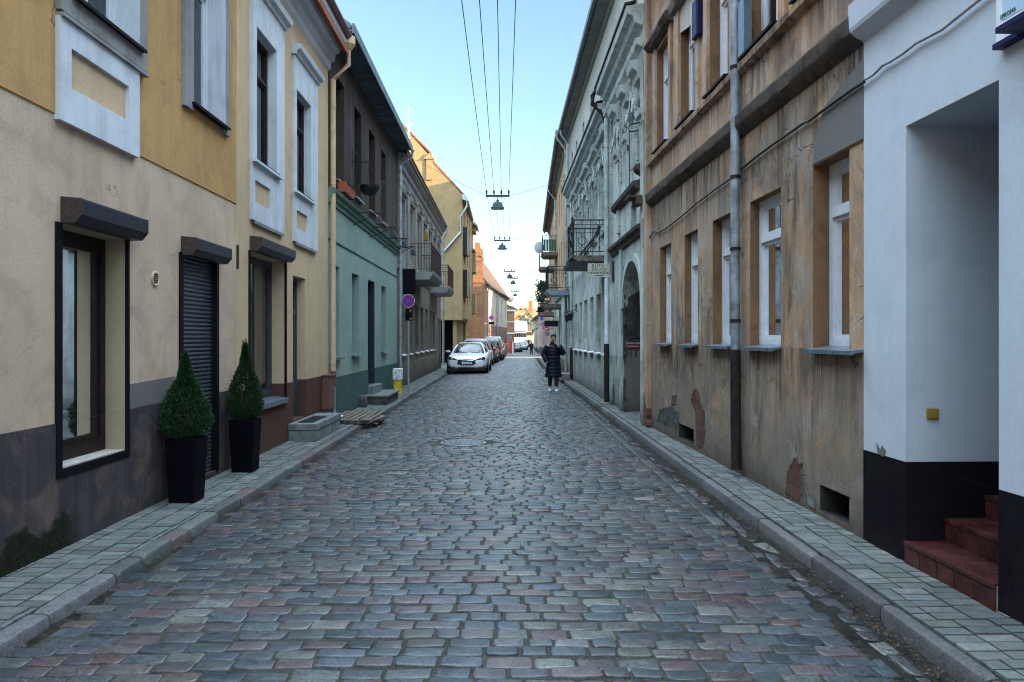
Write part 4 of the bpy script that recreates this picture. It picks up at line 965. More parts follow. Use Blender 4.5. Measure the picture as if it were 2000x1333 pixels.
m = MB(); m.box(a.x, b.x, Ys-.046, Ys-.032, a.z+.0005, a.z+.012); m.build('edge', M['sill'], bk)
a = at_depth(792, 603, Ys); b = at_depth(806, 627, Ys)
m = MB(); m.box(a.x, b.x, Ys-.045, Ys-.033, b.z, a.z); bb = m.build('lower_board', M['signback'], ts, bevel=.004)
m = MB(); m.prism([V(xs+.03+i, Ys-.048, a.z-.09+j) for i, j in ((0,.04),(.06,.05),(.05,-.0),(.03,-.03))], (0,.002,0)); m.prism([V(xs+.07+.035*math.cos(t), Ys-.048, b.z+.06+.03*math.sin(t)) for t in (0,1,2,3,4,5)], (0,.002,0)); m.build('sticker', M['sill'], bb)

# potted conifers
def leafcloud(mb, n, posf, size, rng, up=.5, tint=lambda p, r: r.random()**3):
    for _ in range(n):
        p, nrm = posf(); s = size*rng.uniform(.6, 1.4)
        d = (nrm + V(rng.uniform(-.7,.7), rng.uniform(-.7,.7), rng.uniform(-.5,.5)+up)).normalized()
        a = d.cross(V(rng.uniform(-1,1), rng.uniform(-1,1), rng.uniform(-1,1))); a.normalize()
        t = tint(p, rng); k = len(mb.v)
        mb.add([p - a*s*.28, p + d*s*.55 - a*s*.30, p + d*s*1.15, p + d*s*.5 + a*s*.32], [(0,1,2,3)])
        mb.c.extend([(t,t,t)]*4)
def potted(X, Y, h, rmax, label, seed, lean):
    t = thing('potted_conifer', label, 'potted plant', (X, Y, .068), 'potted conifers beside the shutter door'); rng = random.Random(seed)
    a, b = .125, .152; z0, z1 = .070, .70
    m = MB(); out = [(a, z0), (b, z1), (b-.012, z1+.004), (b-.02, z1-.05)]
    m.loft([[V(X+sx*r, Y+sy*r, z) for sx, sy in ((-1,-1),(1,-1),(1,1),(-1,1))] for r, z in out]); m.build('pot', M['pot'], t, bevel=.006)
    m = MB(); m.box(X-b+.021, X+b-.021, Y-b+.021, Y+b-.021, z1-.06, z1-.045); m.build('soil', M['soil'], t)
    m = MB(); m.tube([(X,Y,z1-.06),(X+.01,Y,z1+.25),(X,Y,z1+h*.8)], [.022,.018,.008], 7); m.build('stem', M['bark'], t, shade=60)
    RK = ((0,.45),(.06,.86),(.16,1.0),(.32,.98),(.45,.85),(.58,.63),(.68,.40),(.76,.27),(.86,.19),(1,.05))
    def rad(q):
        for (a_, b_), (c_, d_) in zip(RK, RK[1:]):
            if q <= c_: return rmax*(b_+(d_-b_)*(q-a_)/(c_-a_))
        return rmax*.05
    mb = MB(); mb.c = []
    def posf():
        q = rng.random()**1.25; th_ = rng.uniform(0, 6.283); bump_ = 1+.16*mnoise.noise((math.cos(th_)*2.2, math.sin(th_)*2.2, q*7+seed))+.08*mnoise.noise((math.cos(th_)*6, math.sin(th_)*6, q*19))
        r = rad(q)*bump_*(rng.random()**.22); return V(X+lean*q*h+r*math.cos(th_), Y+r*math.sin(th_), z1-.01+q*h*.93), V(math.cos(th_), math.sin(th_), .35)
    leafcloud(mb, 15000, posf, .021, rng, .6)
    for k in range(9):
        q = rng.uniform(.8,.98); c = V(X+lean*q*h+rng.uniform(-.03,.03), Y+rng.uniform(-.03,.03), z1+q*h*.9)
        for j in range(40):
            s = j/40; p = c+V(rng.uniform(-.01,.01), rng.uniform(-.01,.01), s*.10); leafcloud(mb, 1, lambda: (p, V(rng.uniform(-1,1), rng.uniform(-1,1), .8)), .016, rng, .8)
    mb.build('crown', M['leaf'], t)
potted(-3.19, 7.20, .90, .226, 'broad dark green conifer in a tall black pot, in front of the roller shutter door', 1, -.02)
potted(-3.18, 8.80, 1.0, .196, 'slimmer pointed conifer in a black pot, in front of the cream house shop window', 5, .0)
# --- grey rendered house with two balconies
gh = thing('town_house', 'weathered grey rendered house with pilasters and two iron balconies', 'house', (XL, 32, 0), 'houses along the street')
U4 = 38.6
gops = []; lows = []; ups = []
for k, xa in enumerate((783.5, 797, 811, 821.5, 831, 839.5, 845)):
    u = FL.U(xa); o = opz(u, u+.95, 1.12, 2.95, .14); lows.append(o)
for k in range(7):
    u = 23.75 + k*2.1; ups.append(opz(u, u+.95, 4.55, 6.4, .2))
gdo = opz(37.2, 38.2, .25, 2.7, .2)
facade(gh, FL, U3, U4, [('plinth', -.2, .82, M['grey_house'], .03), ('lower_wall', .82, 3.9, M['grey_house'], 0), ('upper_wall', 4.06, 7.3, M['grey_house_up'], 0)], lows+ups+[gdo])
for o in lows: window(gh, FL, o, M['oldframe'], fw=.05, muls=(.5,), trans=(.7,)); sill(gh, FL, o, M['sill_white'], .07, side=.03, lip=.05)
for o in ups: window(gh, FL, o, M['oldframe'], fw=.05, muls=(.5,), trans=(.7,))
m = MB(); m.fbox(FL, gdo['u0'], gdo['u1'], -.26, -.18, gdo['z0'], gdo['z1']); m.build('door', M['frame_grey'], gh)
m = MB(); m.fprof(FL, U3, U4, [(0,3.9),(.05,3.92),(.08,4.0),(.08,4.04),(0,4.06)]); m.build('string_course', M['grey_trim'], gh)
m = MB(); m.fprof(FL, U3+.02, U4, [(0,6.98),(.03,7.0),(.04,7.15),(.11,7.22),(.13,7.34),(.22,7.42),(.27,7.48),(.29,7.58),(.29,7.62),(0,7.62)]); m.build('cornice', M['grey_trim'], gh)
m = MB(); m.fprof(FL, U3+.02, U4+.1, [(.22,7.625),(.32,7.625),(.35,7.68),(.35,7.73),(.22,7.73)]); m.build('gutter', M['tile_brown'], gh)
for k in range(8):
    m = MB(); u = 23.15 + k*2.1; m.fbox(FL, u-.28, u+.28, 0, .07, 4.062, 6.97); m.fbox(FL, u-.34, u+.34, .0, .10, 6.75, 6.9)
    m.build('pilaster', M['grey_house_up'], gh)
for o in ups: m = MB(); m.fprof(FL, o['u0']-.12, o['u1']+.12, [(0,o['z1']+.1),(.08,o['z1']+.12),(.1,o['z1']+.2),(0,o['z1']+.24)]); m.build('window_hood', M['grey_house_up'], gh)
body(gh, FL, U3, U4, 7.3, 8, M['grey_house']); gable_roof(gh, FL, U3+.02, U4, 7.74, 10.2, 8, .32, M['tile_brown'], gmat=M['grey_house'], uo=0)
gx, gy_ = XL+.12, 38.75
pipe(gh, [(gx+.2,gy_,7.65),(gx+.2,gy_,7.45),(gx,gy_,7.0),(gx,gy_,.2)], .06, M['galv'], collars=[(gx,gy_,z) for z in (1.5,3,4.5,6)])
def balcony(parent, F, u0, u1, zd, out, h, mat, slabmat, bars=.11, th=.16, circles=False, brackets=True):
    """Slab with an iron railing on three sides."""
    m = MB(); m.fprof(F, u0, u1, [(.0, zd-th), (out-.12, zd-th), (out, zd-th*.45), (out+.03, zd-.05), (out+.03, zd), (.0, zd)]); s = m.build('balcony', slabmat, parent)
    m = MB(); u0, u1 = u0+.05, u1-.05; o_ = out-.03
    path = [F.p(u0, .02, 0), F.p(u0, o_, 0), F.p(u1, o_, 0), F.p(u1, .02, 0)]
    for z, r in ((zd+h, .018), (zd+.10, .012), (zd+h-.12, .010)):
        for i in range(3): m.tube([path[i]+V(0,0,z), path[i+1]+V(0,0,z)], r, 6)
    for p in path[1:3]: m.tube([p+V(0,0,zd), p+V(0,0,zd+h+.03)], .02, 6)
    for i in range(3):
        L = (path[i+1]-path[i]).length; n = max(2, int(L/bars)); 
        for k in range(1, n):
            p = path[i].lerp(path[i+1], k/n); m.tube([p+V(0,0,zd+.1), p+V(0,0,zd+h)], .008, 5)
        if circles and i != 2:
            du = (path[i+1]-path[i]).normalized(); nc = max(2, int(L/.36))
            for k in range(nc):
                c = path[i].lerp(path[i+1], (k+.5)/nc)+V(0,0,zd+h*(.42 if k % 2 else .6)); m.tube([c+du*(.1*math.cos(a*.5236))+V(0,0,.1*math.sin(a*.5236)) for a in range(13)], .011, 5)
                for sgn in (-1, 1): m.tube([c+V(0,0,.1*sgn), c+du*.1+V(0,0,(.32 if sgn > 0 else -.3))], .007, 5); m.tube([c+V(0,0,.1*sgn), c-du*.1+V(0,0,(.32 if sgn > 0 else -.3))], .007, 5)
    m.build('railing', mat, s)
    return s
balcony(gh, FL, 25.5, 29.3, 4.05, .85, 1.0, M['iron_brown'], M['grey_trim'], th=.28)
balcony(gh, FL, 33.0, 36.4, 4.05, .85, 1.0, M['iron_brown'], M['grey_trim'], th=.28)
fb_ = boulder('wall_lamp', XL+.12, 30.2, 6.0, .09, .09, .2, 7, M['brass']); tag(fb_, 'small yellow lantern fixed high on the grey rendered wall', 'lamp')
# ---------------------------------------------------------------- right side of the street
FR = Frame((3.079, 0), (3.079-.0298*40, 40), (-1, 0))
def RU(x, d=0): return FR.U(x, d)
ub = RU(1687)                                  # boundary white / orange house
# --- white house with the stepped entrance
wh = thing('town_house', 'smooth white house with a black plinth and a stepped entrance recess, nearest on the right', 'house', (3, 4.5, 0), 'houses along the street')
e0, e1 = RU(1951), RU(1770)
rec = dict(u0=e0, u1=e1, z0=-.2, z1=3.24, depth=.0)
m = MB()
facade(wh, FR, -14, ub, [('plinth', -.25, .795, M['black_plinth'], .004), ('wall', .795, 7.5, M['white_house'], 0)], [dict(rec, depth=-.06)])
m = MB(); D = 1.9                                            # the recess: side walls and ceiling in thickness
m.fbox(FR, e1, e1+.15, -D, -.001, .797, 3.4); m.fbox(FR, e0-.15, e0, -D, -.001, .797, 3.4); m.fbox(FR, e0, e1, -D, -.001, 3.24, 3.4); m.fbox(FR, e0-.15, e1+.15, -D-.15, -D, -.2, 3.4)
m.build('recess_wall', M['white_house'], wh)
m = MB(); m.fbox(FR, e1, e1+.15, -D, -.001, -.25, .795); m.fbox(FR, e0-.15, e0, -D, -.001, -.25, .795); m.build('recess_plinth', M['black_plinth'], wh)
m = MB(); m.fbox(FR, e0+.06, e1-.06, -D-.001, -D+.05, .62, 2.7); dd = m.build('door', M['frame_brown'], wh)
m = MB(); m.fbox(FR, e0+.16, e0+.19, -D+.051, -D+.11, 1.6, 1.74); m.build('handle', M['galv'], dd)
m = MB(); m.fprof(FR, -14, ub, [(.0,4.08),(.02,4.10),(.06,4.12),(.11,4.16),(.12,4.19),(.13,4.38),(.0,4.43)]); m.build('string_course', M['white_house'], wh)
# red tiled steps
m = MB(); g2_ = MB(); tr = .30
for k in range(4):
    z0, z1 = .06+k*.165, .06+(k+1)*.165; d1 = .02-k*tr; n = 5; w_ = (e1-e0-.012)/n
    g2_.fbox(FR, e0+.006, e1-.006, -D+.002, d1-.012, z0-.04 if k == 0 else z0+.001, z1-.012)
    for i in range(n):
        a, b = e0+.006+i*w_+.0035, e0+.006+(i+1)*w_-.0035
        m.fbox(FR, a, b, d1-.011, d1, z0+.002, z1-.038)
        m.fbox(FR, a, b, d1-.10, d1+.006, z1-.030, z1)
        m.fbox(FR, a, b, d1-tr-.02, d1-.104, z1-.010, z1-.001)
so_ = m.build('step_tile', M['redtile'], wh, bevel=.003); so_.name = 'tiled_steps'
g2_.build('grout', M['grout'], so_)
sw = thing('light_switch', 'yellowed square light switch on the white wall of the entrance recess', 'switch', FR.p(e1, -.2, 1.1))
q = at_depth(1821, 809, FR.p(e1, 0, 0).y); m = MB(); m.box(q.x-.042, q.x+.042, q.y-.012, q.y+.01, q.z-.042, q.z+.042); pl_ = m.build('plate', M['brass'], sw, bevel=.006)
m = MB(); m.box(q.x-.026, q.x+.026, q.y-.02, q.y-.0125, q.z-.028, q.z+.028); m.build('rocker', M['brass'], sw, bevel=.004)
body(wh, FR, -14, ub, 7.5, 9, M['white_house'], front=2.2); gable_roof(wh, FR, -14, ub, 7.6, 11.4, 9, .4, M['tile_brown'], gmat=M['white_house'], uo=0)
def cable(name, label, pts, r, mat, group=None, F=FR, d=.03, lab='cable'):
    path = [F.p(*F.at(x, y, d)[0:1], d, F.at(x, y, d)[1]) for x, y in pts]
    m = MB(); m.tube(path, r, 7); return tag(m.build(name, mat, None, shade=60), label, lab, group)
cable('wall_cable', 'pale painted cable bundle sagging across the white house wall', [(1689,156),(1706,146),(1725,127),(1738,121),(1765,104),(1790,84),(1840,58),(1905,6),(1990,-60)], .012, M['cable_grey'], 'cables along the right hand walls')
m = None
# plaster flake scars near the foot
m = MB(); m.fpoly(FR, [(RU(1716),.80),(RU(1727),.785),(RU(1731),.84),(RU(1724),.87),(RU(1721),.83),(RU(1713),.88)], .0042, .008); m.build('chipped_patch', M['cement'], wh)
# illuminated sign boxes
def signbox(label, u0, u1, d0, d1, z0, z1, word):
    s = thing('wall_sign', label, 'sign', FR.p(u0, 0, z0), 'sign boxes on the white house')
    m = MB(); m.fbox(FR, u0, u1, d0, d1, z0+.036, z1); b = m.build('housing', M['white'], s, bevel=.006)
    m = MB(); m.fbox(FR, u0-.012, u1+.012, d0-.0, d1+.014, z0, z0+.035); m.build('blue_rim', M['blue_dark'], s, bevel=.004)
    if word:
        m = MB(); m.fbox(FR, u0+.02, u1-.03, d1+.0005, d1+.002, z0+.055, z1-.05); m.build('pale_panel', simple('pale_blue_panel', (.42,.55,.68), .4, var=.05), b)
        text('lettering', word, M['signgreen'], s, FR.p(u1-.075, d1+.004, z0+.078), -FR.u, (0,0,1), .036, .001, .85)
    return s
signbox('white sign box with green EPROMA lettering and a blue rim at the top right corner', 3.30, RU(1961,.16), .06, .19, 3.405, 4.05, 'EPROMA')
signbox('plain white sign box with a blue foot, just beyond the lettered one', RU(1961,.16)+.04, RU(1951,.03), .003, .05, 3.40, 4.05, None)

M['foot_edge'] = plaster('broken_plaster_edge', (.13,.115,.10), (.09,.08,.07), (.04,.036,.03), .6, .2, grime=0, bump=.6, scale=4)
# --- orange house with stained render
oh = thing('town_house', 'orange house with rain-streaked render, white windows and a dark ledge', 'house', (2.85, 9, 0), 'houses along the street')
ue = RU(1265)
oz = dict(z0=1.60, z1=3.26)
L5 = dict(u0=ub+.004, u1=RU(1588), depth=.165, **oz); L4 = dict(u0=RU(1525), u1=RU(1465), depth=.12, **oz); L3 = dict(u0=RU(1432), u1=RU(1392), depth=.135, **oz); L2 = dict(u0=RU(1363), u1=RU(1337), depth=.115, **oz); L1 = dict(u0=RU(1311), u1=RU(1289), depth=.12, **oz)
L5['z1'] = 3.30
vz = dict(z0=4.96, z1=6.75)
A = dict(u0=RU(1526), u1=RU(1459), depth=.18, **vz); B = dict(u0=RU(1429), u1=RU(1387), depth=.145, **vz); Cc = dict(u0=RU(1362), u1=RU(1330), depth=.135, **vz); Dd = dict(u0=RU(1309), u1=RU(1284), depth=.12, **vz)
A0 = dict(u0=ub+.3, u1=ub+1.15, depth=.21, **vz)
v1 = dict(u0=RU(1355), u1=RU(1326), z0=.14, z1=.36, depth=.5, dark=1); v2 = dict(u0=RU(1662), u1=RU(1602), z0=.13, z1=.36, depth=.5, dark=1)
ops = [L1,L2,L3,L4,L5,A,B,Cc,Dd,A0]
facade(oh, FR, ub, ue, [('lower_wall', -.2, 4.1, M['orange'], 0), ('upper_wall', 4.1, 8.4, M['orange_up'], .004)], ops+[v1,v2], M['reveal_orange'])
for v in (v1, v2):
    m = MB(); P = FR.p; a, b, c, e = v['u0'], v['u1'], v['z0'], v['z1']; m.add([P(a,.001,c),P(b,.001,c),P(b,.001,e),P(a,.001,e),P(a,-.5,c-.1),P(b,-.5,c-.1),P(b,-.5,e),P(a,-.5,e)], [(0,1,5,4),(1,2,6,5),(2,3,7,6),(3,0,4,7),(4,5,6,7)]); m.build('cellar_hole', M['interior'], oh)
curt = [None, None, None, 'curtain_y', 'curtain_t']
for k, o in enumerate([L1,L2,L3,L4,L5]):
    window(oh, FR, o, M['pvc'], fw=.07, muls=(.45,) if k == 4 else (), trans=(.73,), curtain=curt[k] or 'curtain_w', cside=(0,1) if k >= 3 else (.0,.5), tw=.07, bottom=.09)
    sill(oh, FR, o, M['sill'], .10, side=.02 if k < 4 else .0, drop=.02, lip=.035)
for o in (A,B,Cc,Dd,A0):
    window(oh, FR, o, M['pvc'], fw=.075, muls=(.5,), trans=(.70,), curtain='curtain_w', cside=(0,.5), tw=.08); sill(oh, FR, o, M['frame_black'], .11, side=.02, drop=.012)
up1 = RU(1437); uL, uR = up1+.13, up1-.10
def rough_ledge(parent, F, u0, u1, prof, mat, amp, seed, name):
    m = MB(); n = max(4, int((u1-u0)/.08)); rings = []
    for i in range(n+1):
        u = u0+(u1-u0)*i/n
        rings.append([F.p(u, d*(1+amp*mnoise.noise((u*3, j*2.1, seed))), z+amp*.05*mnoise.noise((u*4, j*1.3, seed+4))) for j, (d, z) in enumerate(prof)])
    m.loft(rings); return m.build(name, mat, parent, shade=35)
rough_ledge(oh, FR, ub, ue-.3, [(.0,4.075),(.03,4.09),(.06,4.13),(.105,4.17),(.115,4.20),(.12,4.30),(.06,4.36),(.0,4.42)], M['band_dark'], .10, 1, 'string_course')
rough_ledge(oh, FR, ub, ue-.3, [(.0,4.80),(.05,4.815),(.085,4.84),(.09,4.91),(.0,4.94)], M['orange_up'], .12, 2, 'sill_course')
m = MB(); m.fbox(FR, ue-.30, ue, 0, .09, -.1, 7.9); m.build('corner_pilaster', M['orange_up'], oh)
for o in (A,B,Cc,Dd,A0):
    for uu in (o['u0']-.17, o['u1']+.02): m = MB(); m.fbox(FR, uu, uu+.15, .005, .045, 4.945, 6.9); m.build('window_strip', M['orange_up'], oh)
for o, a in ((Dd, .75), (Cc, .6)): rough_ledge(oh, FR, o['u0']-.25, o['u1']+.25, [(.0,6.80),(.12,6.82),(.17,6.9),(.16,6.98),(.0,7.05)], M['band_dark'] if o is Dd else M['cement'], .25, a, 'broken_hood')
m = MB(); m.fpoly(FR, [(o_, z) for o_, z in ((Cc['u0']-.25,6.2),(Cc['u1']+.3,6.5),(Cc['u1']+.5,7.2),(Cc['u1']+.1,7.9),(Cc['u0']-.1,7.6))], .0045, .012)
m.build('lime_patch', M['attic'], oh)
m = MB(); m.fpoly(FR, [(RU(1687),3.96),(RU(1612),3.78),(RU(1601),3.64),(RU(1590),3.5),(RU(1592),3.40),(RU(1588),3.315),(RU(1640),3.31),(RU(1687),3.31)], -.002, .007); m.build('cement_patch', M['cement'], oh)
def broken(parent, F, pts, mat, name, d=.005, seed=0, j=.025):
    r = random.Random(seed); out = []
    for i in range(len(pts)):
        a, b = V(*pts[i], 0), V(*pts[(i+1) % len(pts)], 0); n = max(1, int((b-a).length/.05))
        for k in range(n): q = a.lerp(b, k/n); out.append((q.x+r.uniform(-j,j), max(.1, q.y+r.uniform(-j,j))))
    c = V(sum(p[0] for p in out)/len(out), sum(p[1] for p in out)/len(out), 0)
    m = MB(); n = len(out); k0 = len(m.v)
    m.v += [tuple(F.p(u, .010, z)) for u, z in out] + [tuple(F.p(c.x+(u-c.x)*1.09, .004, c.y+(z-c.y)*1.05)) for u, z in out]
    for i in range(n): m.f.append((i, (i+1)%n, n+(i+1)%n, n+i)); m.m.append(0)
    m2 = MB(); m2.fpoly(F, out, -.02, d); o = m2.build(name, mat, parent); m.build('plaster_edge', M['foot_edge'], o); return o
def px(pts): return [FR.at(x, y) for x, y in pts]
broken(oh, FR, px([(1536,950),(1541,915),(1552,897),(1566,905),(1565,960),(1559,975),(1536,966)]), M['brick_bare'], 'exposed_brick', seed=1)
broken(oh, FR, px([(1350,782),(1357,760),(1366,765),(1369,790),(1376,800),(1377,850),(1372,876),(1362,870),(1359,800)]), M['brick_bare'], 'exposed_brick', seed=2)
broken(oh, FR, px([(1313,775),(1322,772),(1320,790),(1312,790)]), M['brick_bare'], 'exposed_brick', seed=5, j=.012)
broken(oh, FR, px([(1290,800),(1310,795),(1325,805),(1325,838),(1295,825),(1285,822)]), M['concrete_dark'], 'crumbled_plaster', seed=3)
broken(oh, FR, px([(1575,960),(1590,972),(1592,995),(1578,985)]), M['concrete'], 'crumbled_plaster', seed=6, j=.01)
m = MB(); u, z = ue-.15, .1; 
broken(oh, FR, [(ue-.34,.12),(ue-.02,.12),(ue-.02,.55),(ue-.12,.72),(ue-.2,.5),(ue-.3,.45)], M['brick_bare'], 'exposed_brick', d=.094, seed=4)
m = MB(); m.fprof(FR, ub, ue, [(.0,7.9),(.06,7.95),(.10,8.1),(.25,8.2),(.30,8.35),(.38,8.4),(.38,8.48),(0,8.48)]); m.build('cornice', M['orange_up'], oh)
body(oh, FR, ub, ue, 8.4, 9, M['orange_up']); gable_roof(oh, FR, ub, ue, 8.55, 12.6, 9, .42, M['tile_brown'], gmat=M['orange_up'], uo=0)
P = FR.p; pu = RU(1436, .09)
pipe(oh, [P(pu,.09,8.3),P(pu,.09,1.56)], .055, M['galv_dull'], collars=[P(pu,.09,z) for z in (1.9,2.75,3.6,4.9,6.3)], cm=M['rust'])
pipe(oh, [P(pu,.09,1.558),P(pu,.085,.9),P(pu-.01,.08,.14)], .062, M['rust'], name='iron_pipe_foot')
m = MB(); m.fbox(FR, pu-.30, pu-.12, .005, .10, 4.95, 5.6); m.build('downpipe_box', M['sill'], oh)
cable('wall_cable', 'black cable slung under the dark ledge of the orange house, beside the white house', [(1688,160),(1668,172),(1640,192),(1610,214),(1578,238),(1570,240),(1545,258),(1510,282),(1475,308),(1446,332)], .014, M['cable'], 'cables along the right hand walls')
cable('wall_cable', 'thin black cable between the rusty downpipe and the arched gateway', [(1432,346),(1400,368),(1360,398),(1330,424),(1300,447),(1285,455),(1277,452),(1268,465),(1262,470)], .012, M['cable'], 'cables along the right hand walls')
bl = thing('sign_box', 'small blue wall box high on the orange house beside an upper window', 'sign', P(RU(1340), .1, 6.6))
u, z = FR.at(1357, 30, .08); m = MB(); m.fbox(FR, u-.14, u+.1, .006, .10, z-.33, z+.2); m.build('housing', M['blue_dark'], bl, bevel=.02)
m = MB(); m.fbox(FR, u+.101, u+.112, .01, .105, z-.31, z+.2); m.build('pale_side', M['white'], bl)

# --- ornate mint house with the arched gateway
XR = 2.65
F2 = Frame((XR, 0), (XR, 40), (-1, 0)); P2 = F2.p
mh = thing('town_house', 'pale mint ornate house with garlands, arched gateway and iron balcony', 'house', (XR, 20, 0), 'houses along the street')
s0, s1, s2 = 13.3, 17.75, 29.6
gu0, gu1, gsp, gtop = 13.75, 15.85, 2.35, 3.28
arch = dict(u0=gu0, u1=gu1, z0=-.2, z1=gtop, depth=0)
lw = [opz(u, u+.92, 1.27, 2.93, .16) for u in (18.15, 19.72, 21.3, 22.9, 24.45, 26.05)]
uw = [opz(u, u+.85, 4.55, 6.3, .2) for u in (18.45, 20.45, 22.45, 24.45, 26.45)]
nw = [opz(14.35, 15.0, 3.95, 4.45, .15), opz(16.2, 16.7, 5.2, 6.5, .15), opz(14.2, 14.9, 5.2, 6.5, .15)]
aw = [opz(u, u+.6, 8.35, 9.05, .2) for u in (14.5, 17.3, 19.6, 21.9, 24.2, 26.5, 28.2)]
dw = opz(27.75, 28.7, .3, 2.7, .25)
facade(mh, F2, s0, s2, [('lower_wall', -.2, 3.75, M['mint'], 0), ('upper_wall', 3.75, 7.4, M['mint'], .004), ('attic_wall', 7.4, 10.1, M['attic'], -.05)], lw+uw+nw+aw+[dw, dict(arch, depth=-.06)])
# arch spandrels
m = MB(); n = 14; c_ = (gu0+gu1)/2; r = (gu1-gu0)/2; hh = gtop-gsp
arcp = [(c_-r*math.cos(math.pi*k/n), gsp+hh*math.sin(math.pi*k/n)**.9) for k in range(n+1)]
half = n//2
m.fpoly(F2, [(gu0, gtop)]+[(u, z) for u, z in arcp[:half+1]], -.6, .0); m.fpoly(F2, [(u, z) for u, z in arcp[half:]]+[(gu1, gtop)], -.6, .0)
m.build('arch', M['mint'], mh)
m = MB(); rin = [(u, z) for u, z in arcp]; ro = [(c_+(u-c_)*1.15, gsp+(z-gsp)*1.17) for u, z in arcp]
for k in range(n): m.fpoly(F2, [rin[k], rin[k+1], ro[k+1], ro[k]], .001, .05)
m.build('archivolt', M['mint_trim'], mh)
m = MB(); Dp = 3.4
m.fbox(F2, gu1, gu1+.2, -Dp, -.002, -.2, 3.5); m.fbox(F2, gu0-.2, gu0, -Dp, -.002, -.2, 3.5); m.fbox(F2, gu0, gu1, -Dp, -.61, 3.1, 3.5); m.fbox(F2, gu0-.2, gu1+.2, -Dp-.2, -Dp, -.2, 3.5)
m.build('passage_wall', M['passage'], mh)
bm_ = MB(); rr = random.Random(2); nx, nz = 16, 18       # sooty rubble patch on the far passage wall
for i in range(nx+1):
    for k in range(nz+1):
        x = -.02 - 1.9*i/nx; z = 1.60+1.62*k/nz; edge = i in (0, nx) or k in (0, nz)
        q = P2(gu1, x + (rr.uniform(-.05,.05) if edge else 0), z + (rr.uniform(-.07,.07) if edge else 0)); bm_.v.append((q.x, q.y - (.002 if edge else .05+.07*mnoise.noise((x*6, z*6, 3))+.05*mnoise.noise((x*15, z*15, 1))), q.z))
for i in range(nx):
    for k in range(nz): b = i*(nz+1)+k; bm_.f.append((b, b+1, b+nz+2, b+nz+1)); bm_.m.append(0)
bm_.build('rubble_patch', M['stone_rough'], mh, shade=40)
broken(mh, F2, [(gu1-.03,1.15),(gu1+.12,1.3),(gu1+.17,1.75),(gu1+.13,2.1),(gu1+.16,2.5),(gu1+.05,2.75),(gu1-.03,2.8)], M['stone_rough'], 'bare_masonry', d=.006, seed=9, j=.035)
broken(mh, F2, [(gu1-.03,.1),(gu1+.12,.1),(gu1+.10,.6),(gu1+.03,.8),(gu1-.03,.85)], M['concrete_dark'], 'crumbled_plaster', d=.006, seed=10, j=.03)
broken(mh, F2, [(17.15,.1),(17.5,.1),(17.45,.5),(17.3,.62),(17.2,.4)], M['concrete_dark'], 'crumbled_plaster', d=.006, seed=12, j=.03)
yf = gu1-.004
pq = thing('wall_plaque', 'maroon plaque with two lines of white lettering inside the arched gateway', 'sign', at_depth(1237, 674, yf))
a = at_depth(1224, 666, yf); b = at_depth(1250, 682, yf); m = MB(); m.box(a.x, b.x, yf-.02, yf, b.z, a.z); m.build('board', M['plaque'], pq, bevel=.004)
text('lettering', 'GYVENTOJAI', M['white'], pq, ((a.x+b.x)/2, yf-.022, a.z-.055), (1,0,0), (0,0,1), .05, .001); text('lettering', 'PASIEKIMAS', M['white'], pq, ((a.x+b.x)/2, yf-.022, b.z+.055), (1,0,0), (0,0,1), .05, .001)
q = at_depth(1232, 692, yf); tag(text('graffiti', '911', M['ink'], None, (q.x, yf-.003, q.z), (1,0,0), (0,0,1), .22, .0015, 1.0), 'black spray-painted number 911 on the gateway wall below the plaque', 'graffiti')
a = at_depth(1250, 714, yf); b = at_depth(1258, 728, yf); m = MB(); m.box(a.x, b.x, yf-.05, yf, b.z, a.z); tag(m.build('meter_box', M['white'], None, bevel=.006), 'small white box low on the gateway wall', 'meter box')
# plinth course, pilasters, capitals
for a_ in ((s0+.02, s0+.32, 0, .07, .1, 7.35), (16.35, 16.62, 0, .06, 4.1, 7.2), (17.55, 17.75, 0, .07, .1, 7.35), (16.0, 16.25, 0, .05, .1, 3.72)): m = MB(); m.fbox(F2, *a_); m.build('pilaster', M['mint'], mh)
ul = [17.95, 19.85, 21.85, 23.85, 25.85, 27.85]
for u in ul: m = MB(); m.fbox(F2, u-.13, u+.13, .004, .05, 4.2, 6.75); m.build('upper_pilaster', M['mint_trim'], mh)
for u in ul+[16.48, 15.2, 13.5]: m = MB(); m.fprof(F2, u-.19, u+.19, [(.0,5.72),(.08,5.75),(.09,5.83),(.14,5.87),(.16,5.97),(.0,6.02)]); m.build('capital', M['mint_trim'], mh)
# entablature in breaking steps
for u in ul+[16.48, 15.2, 13.9]:
    m = MB(); m.fprof(F2, u-.26, u+.26, [(.0,6.62),(.10,6.66),(.12,6.78),(.22,6.84),(.26,6.98),(.0,7.02)]); m.build('entablature_block', M['mint_trim'], mh)
m = MB(); m.fprof(F2, 17.76, 28.6, [(.0,6.70),(.06,6.73),(.08,6.85),(.17,6.9),(.2,7.0),(.05,7.03),(.06,7.2),(.20,7.26),(.24,7.36),(.33,7.38),(.35,7.50),(.0,7.55)])
m.fprof(F2, s0, 17.75, [(.0,6.95),(.06,6.98),(.08,7.1),(.19,7.16),(.22,7.26),(.06,7.3),(.07,7.5),(.22,7.56),(.26,7.68),(.37,7.72),(.39,7.86),(.0,7.92)]); m.build('entablature', M['mint_trim'], mh)
m = MB(); m.fprof(F2, 17.76, 28.75, [(.2,7.552),(.38,7.51),(.38,7.56),(.2,7.6)]); m.fprof(F2, s0, 17.85, [(.2,7.93),(.42,7.87),(.42,7.92),(.2,7.97)]); m.build('cornice_flashing', M['rust'], mh)
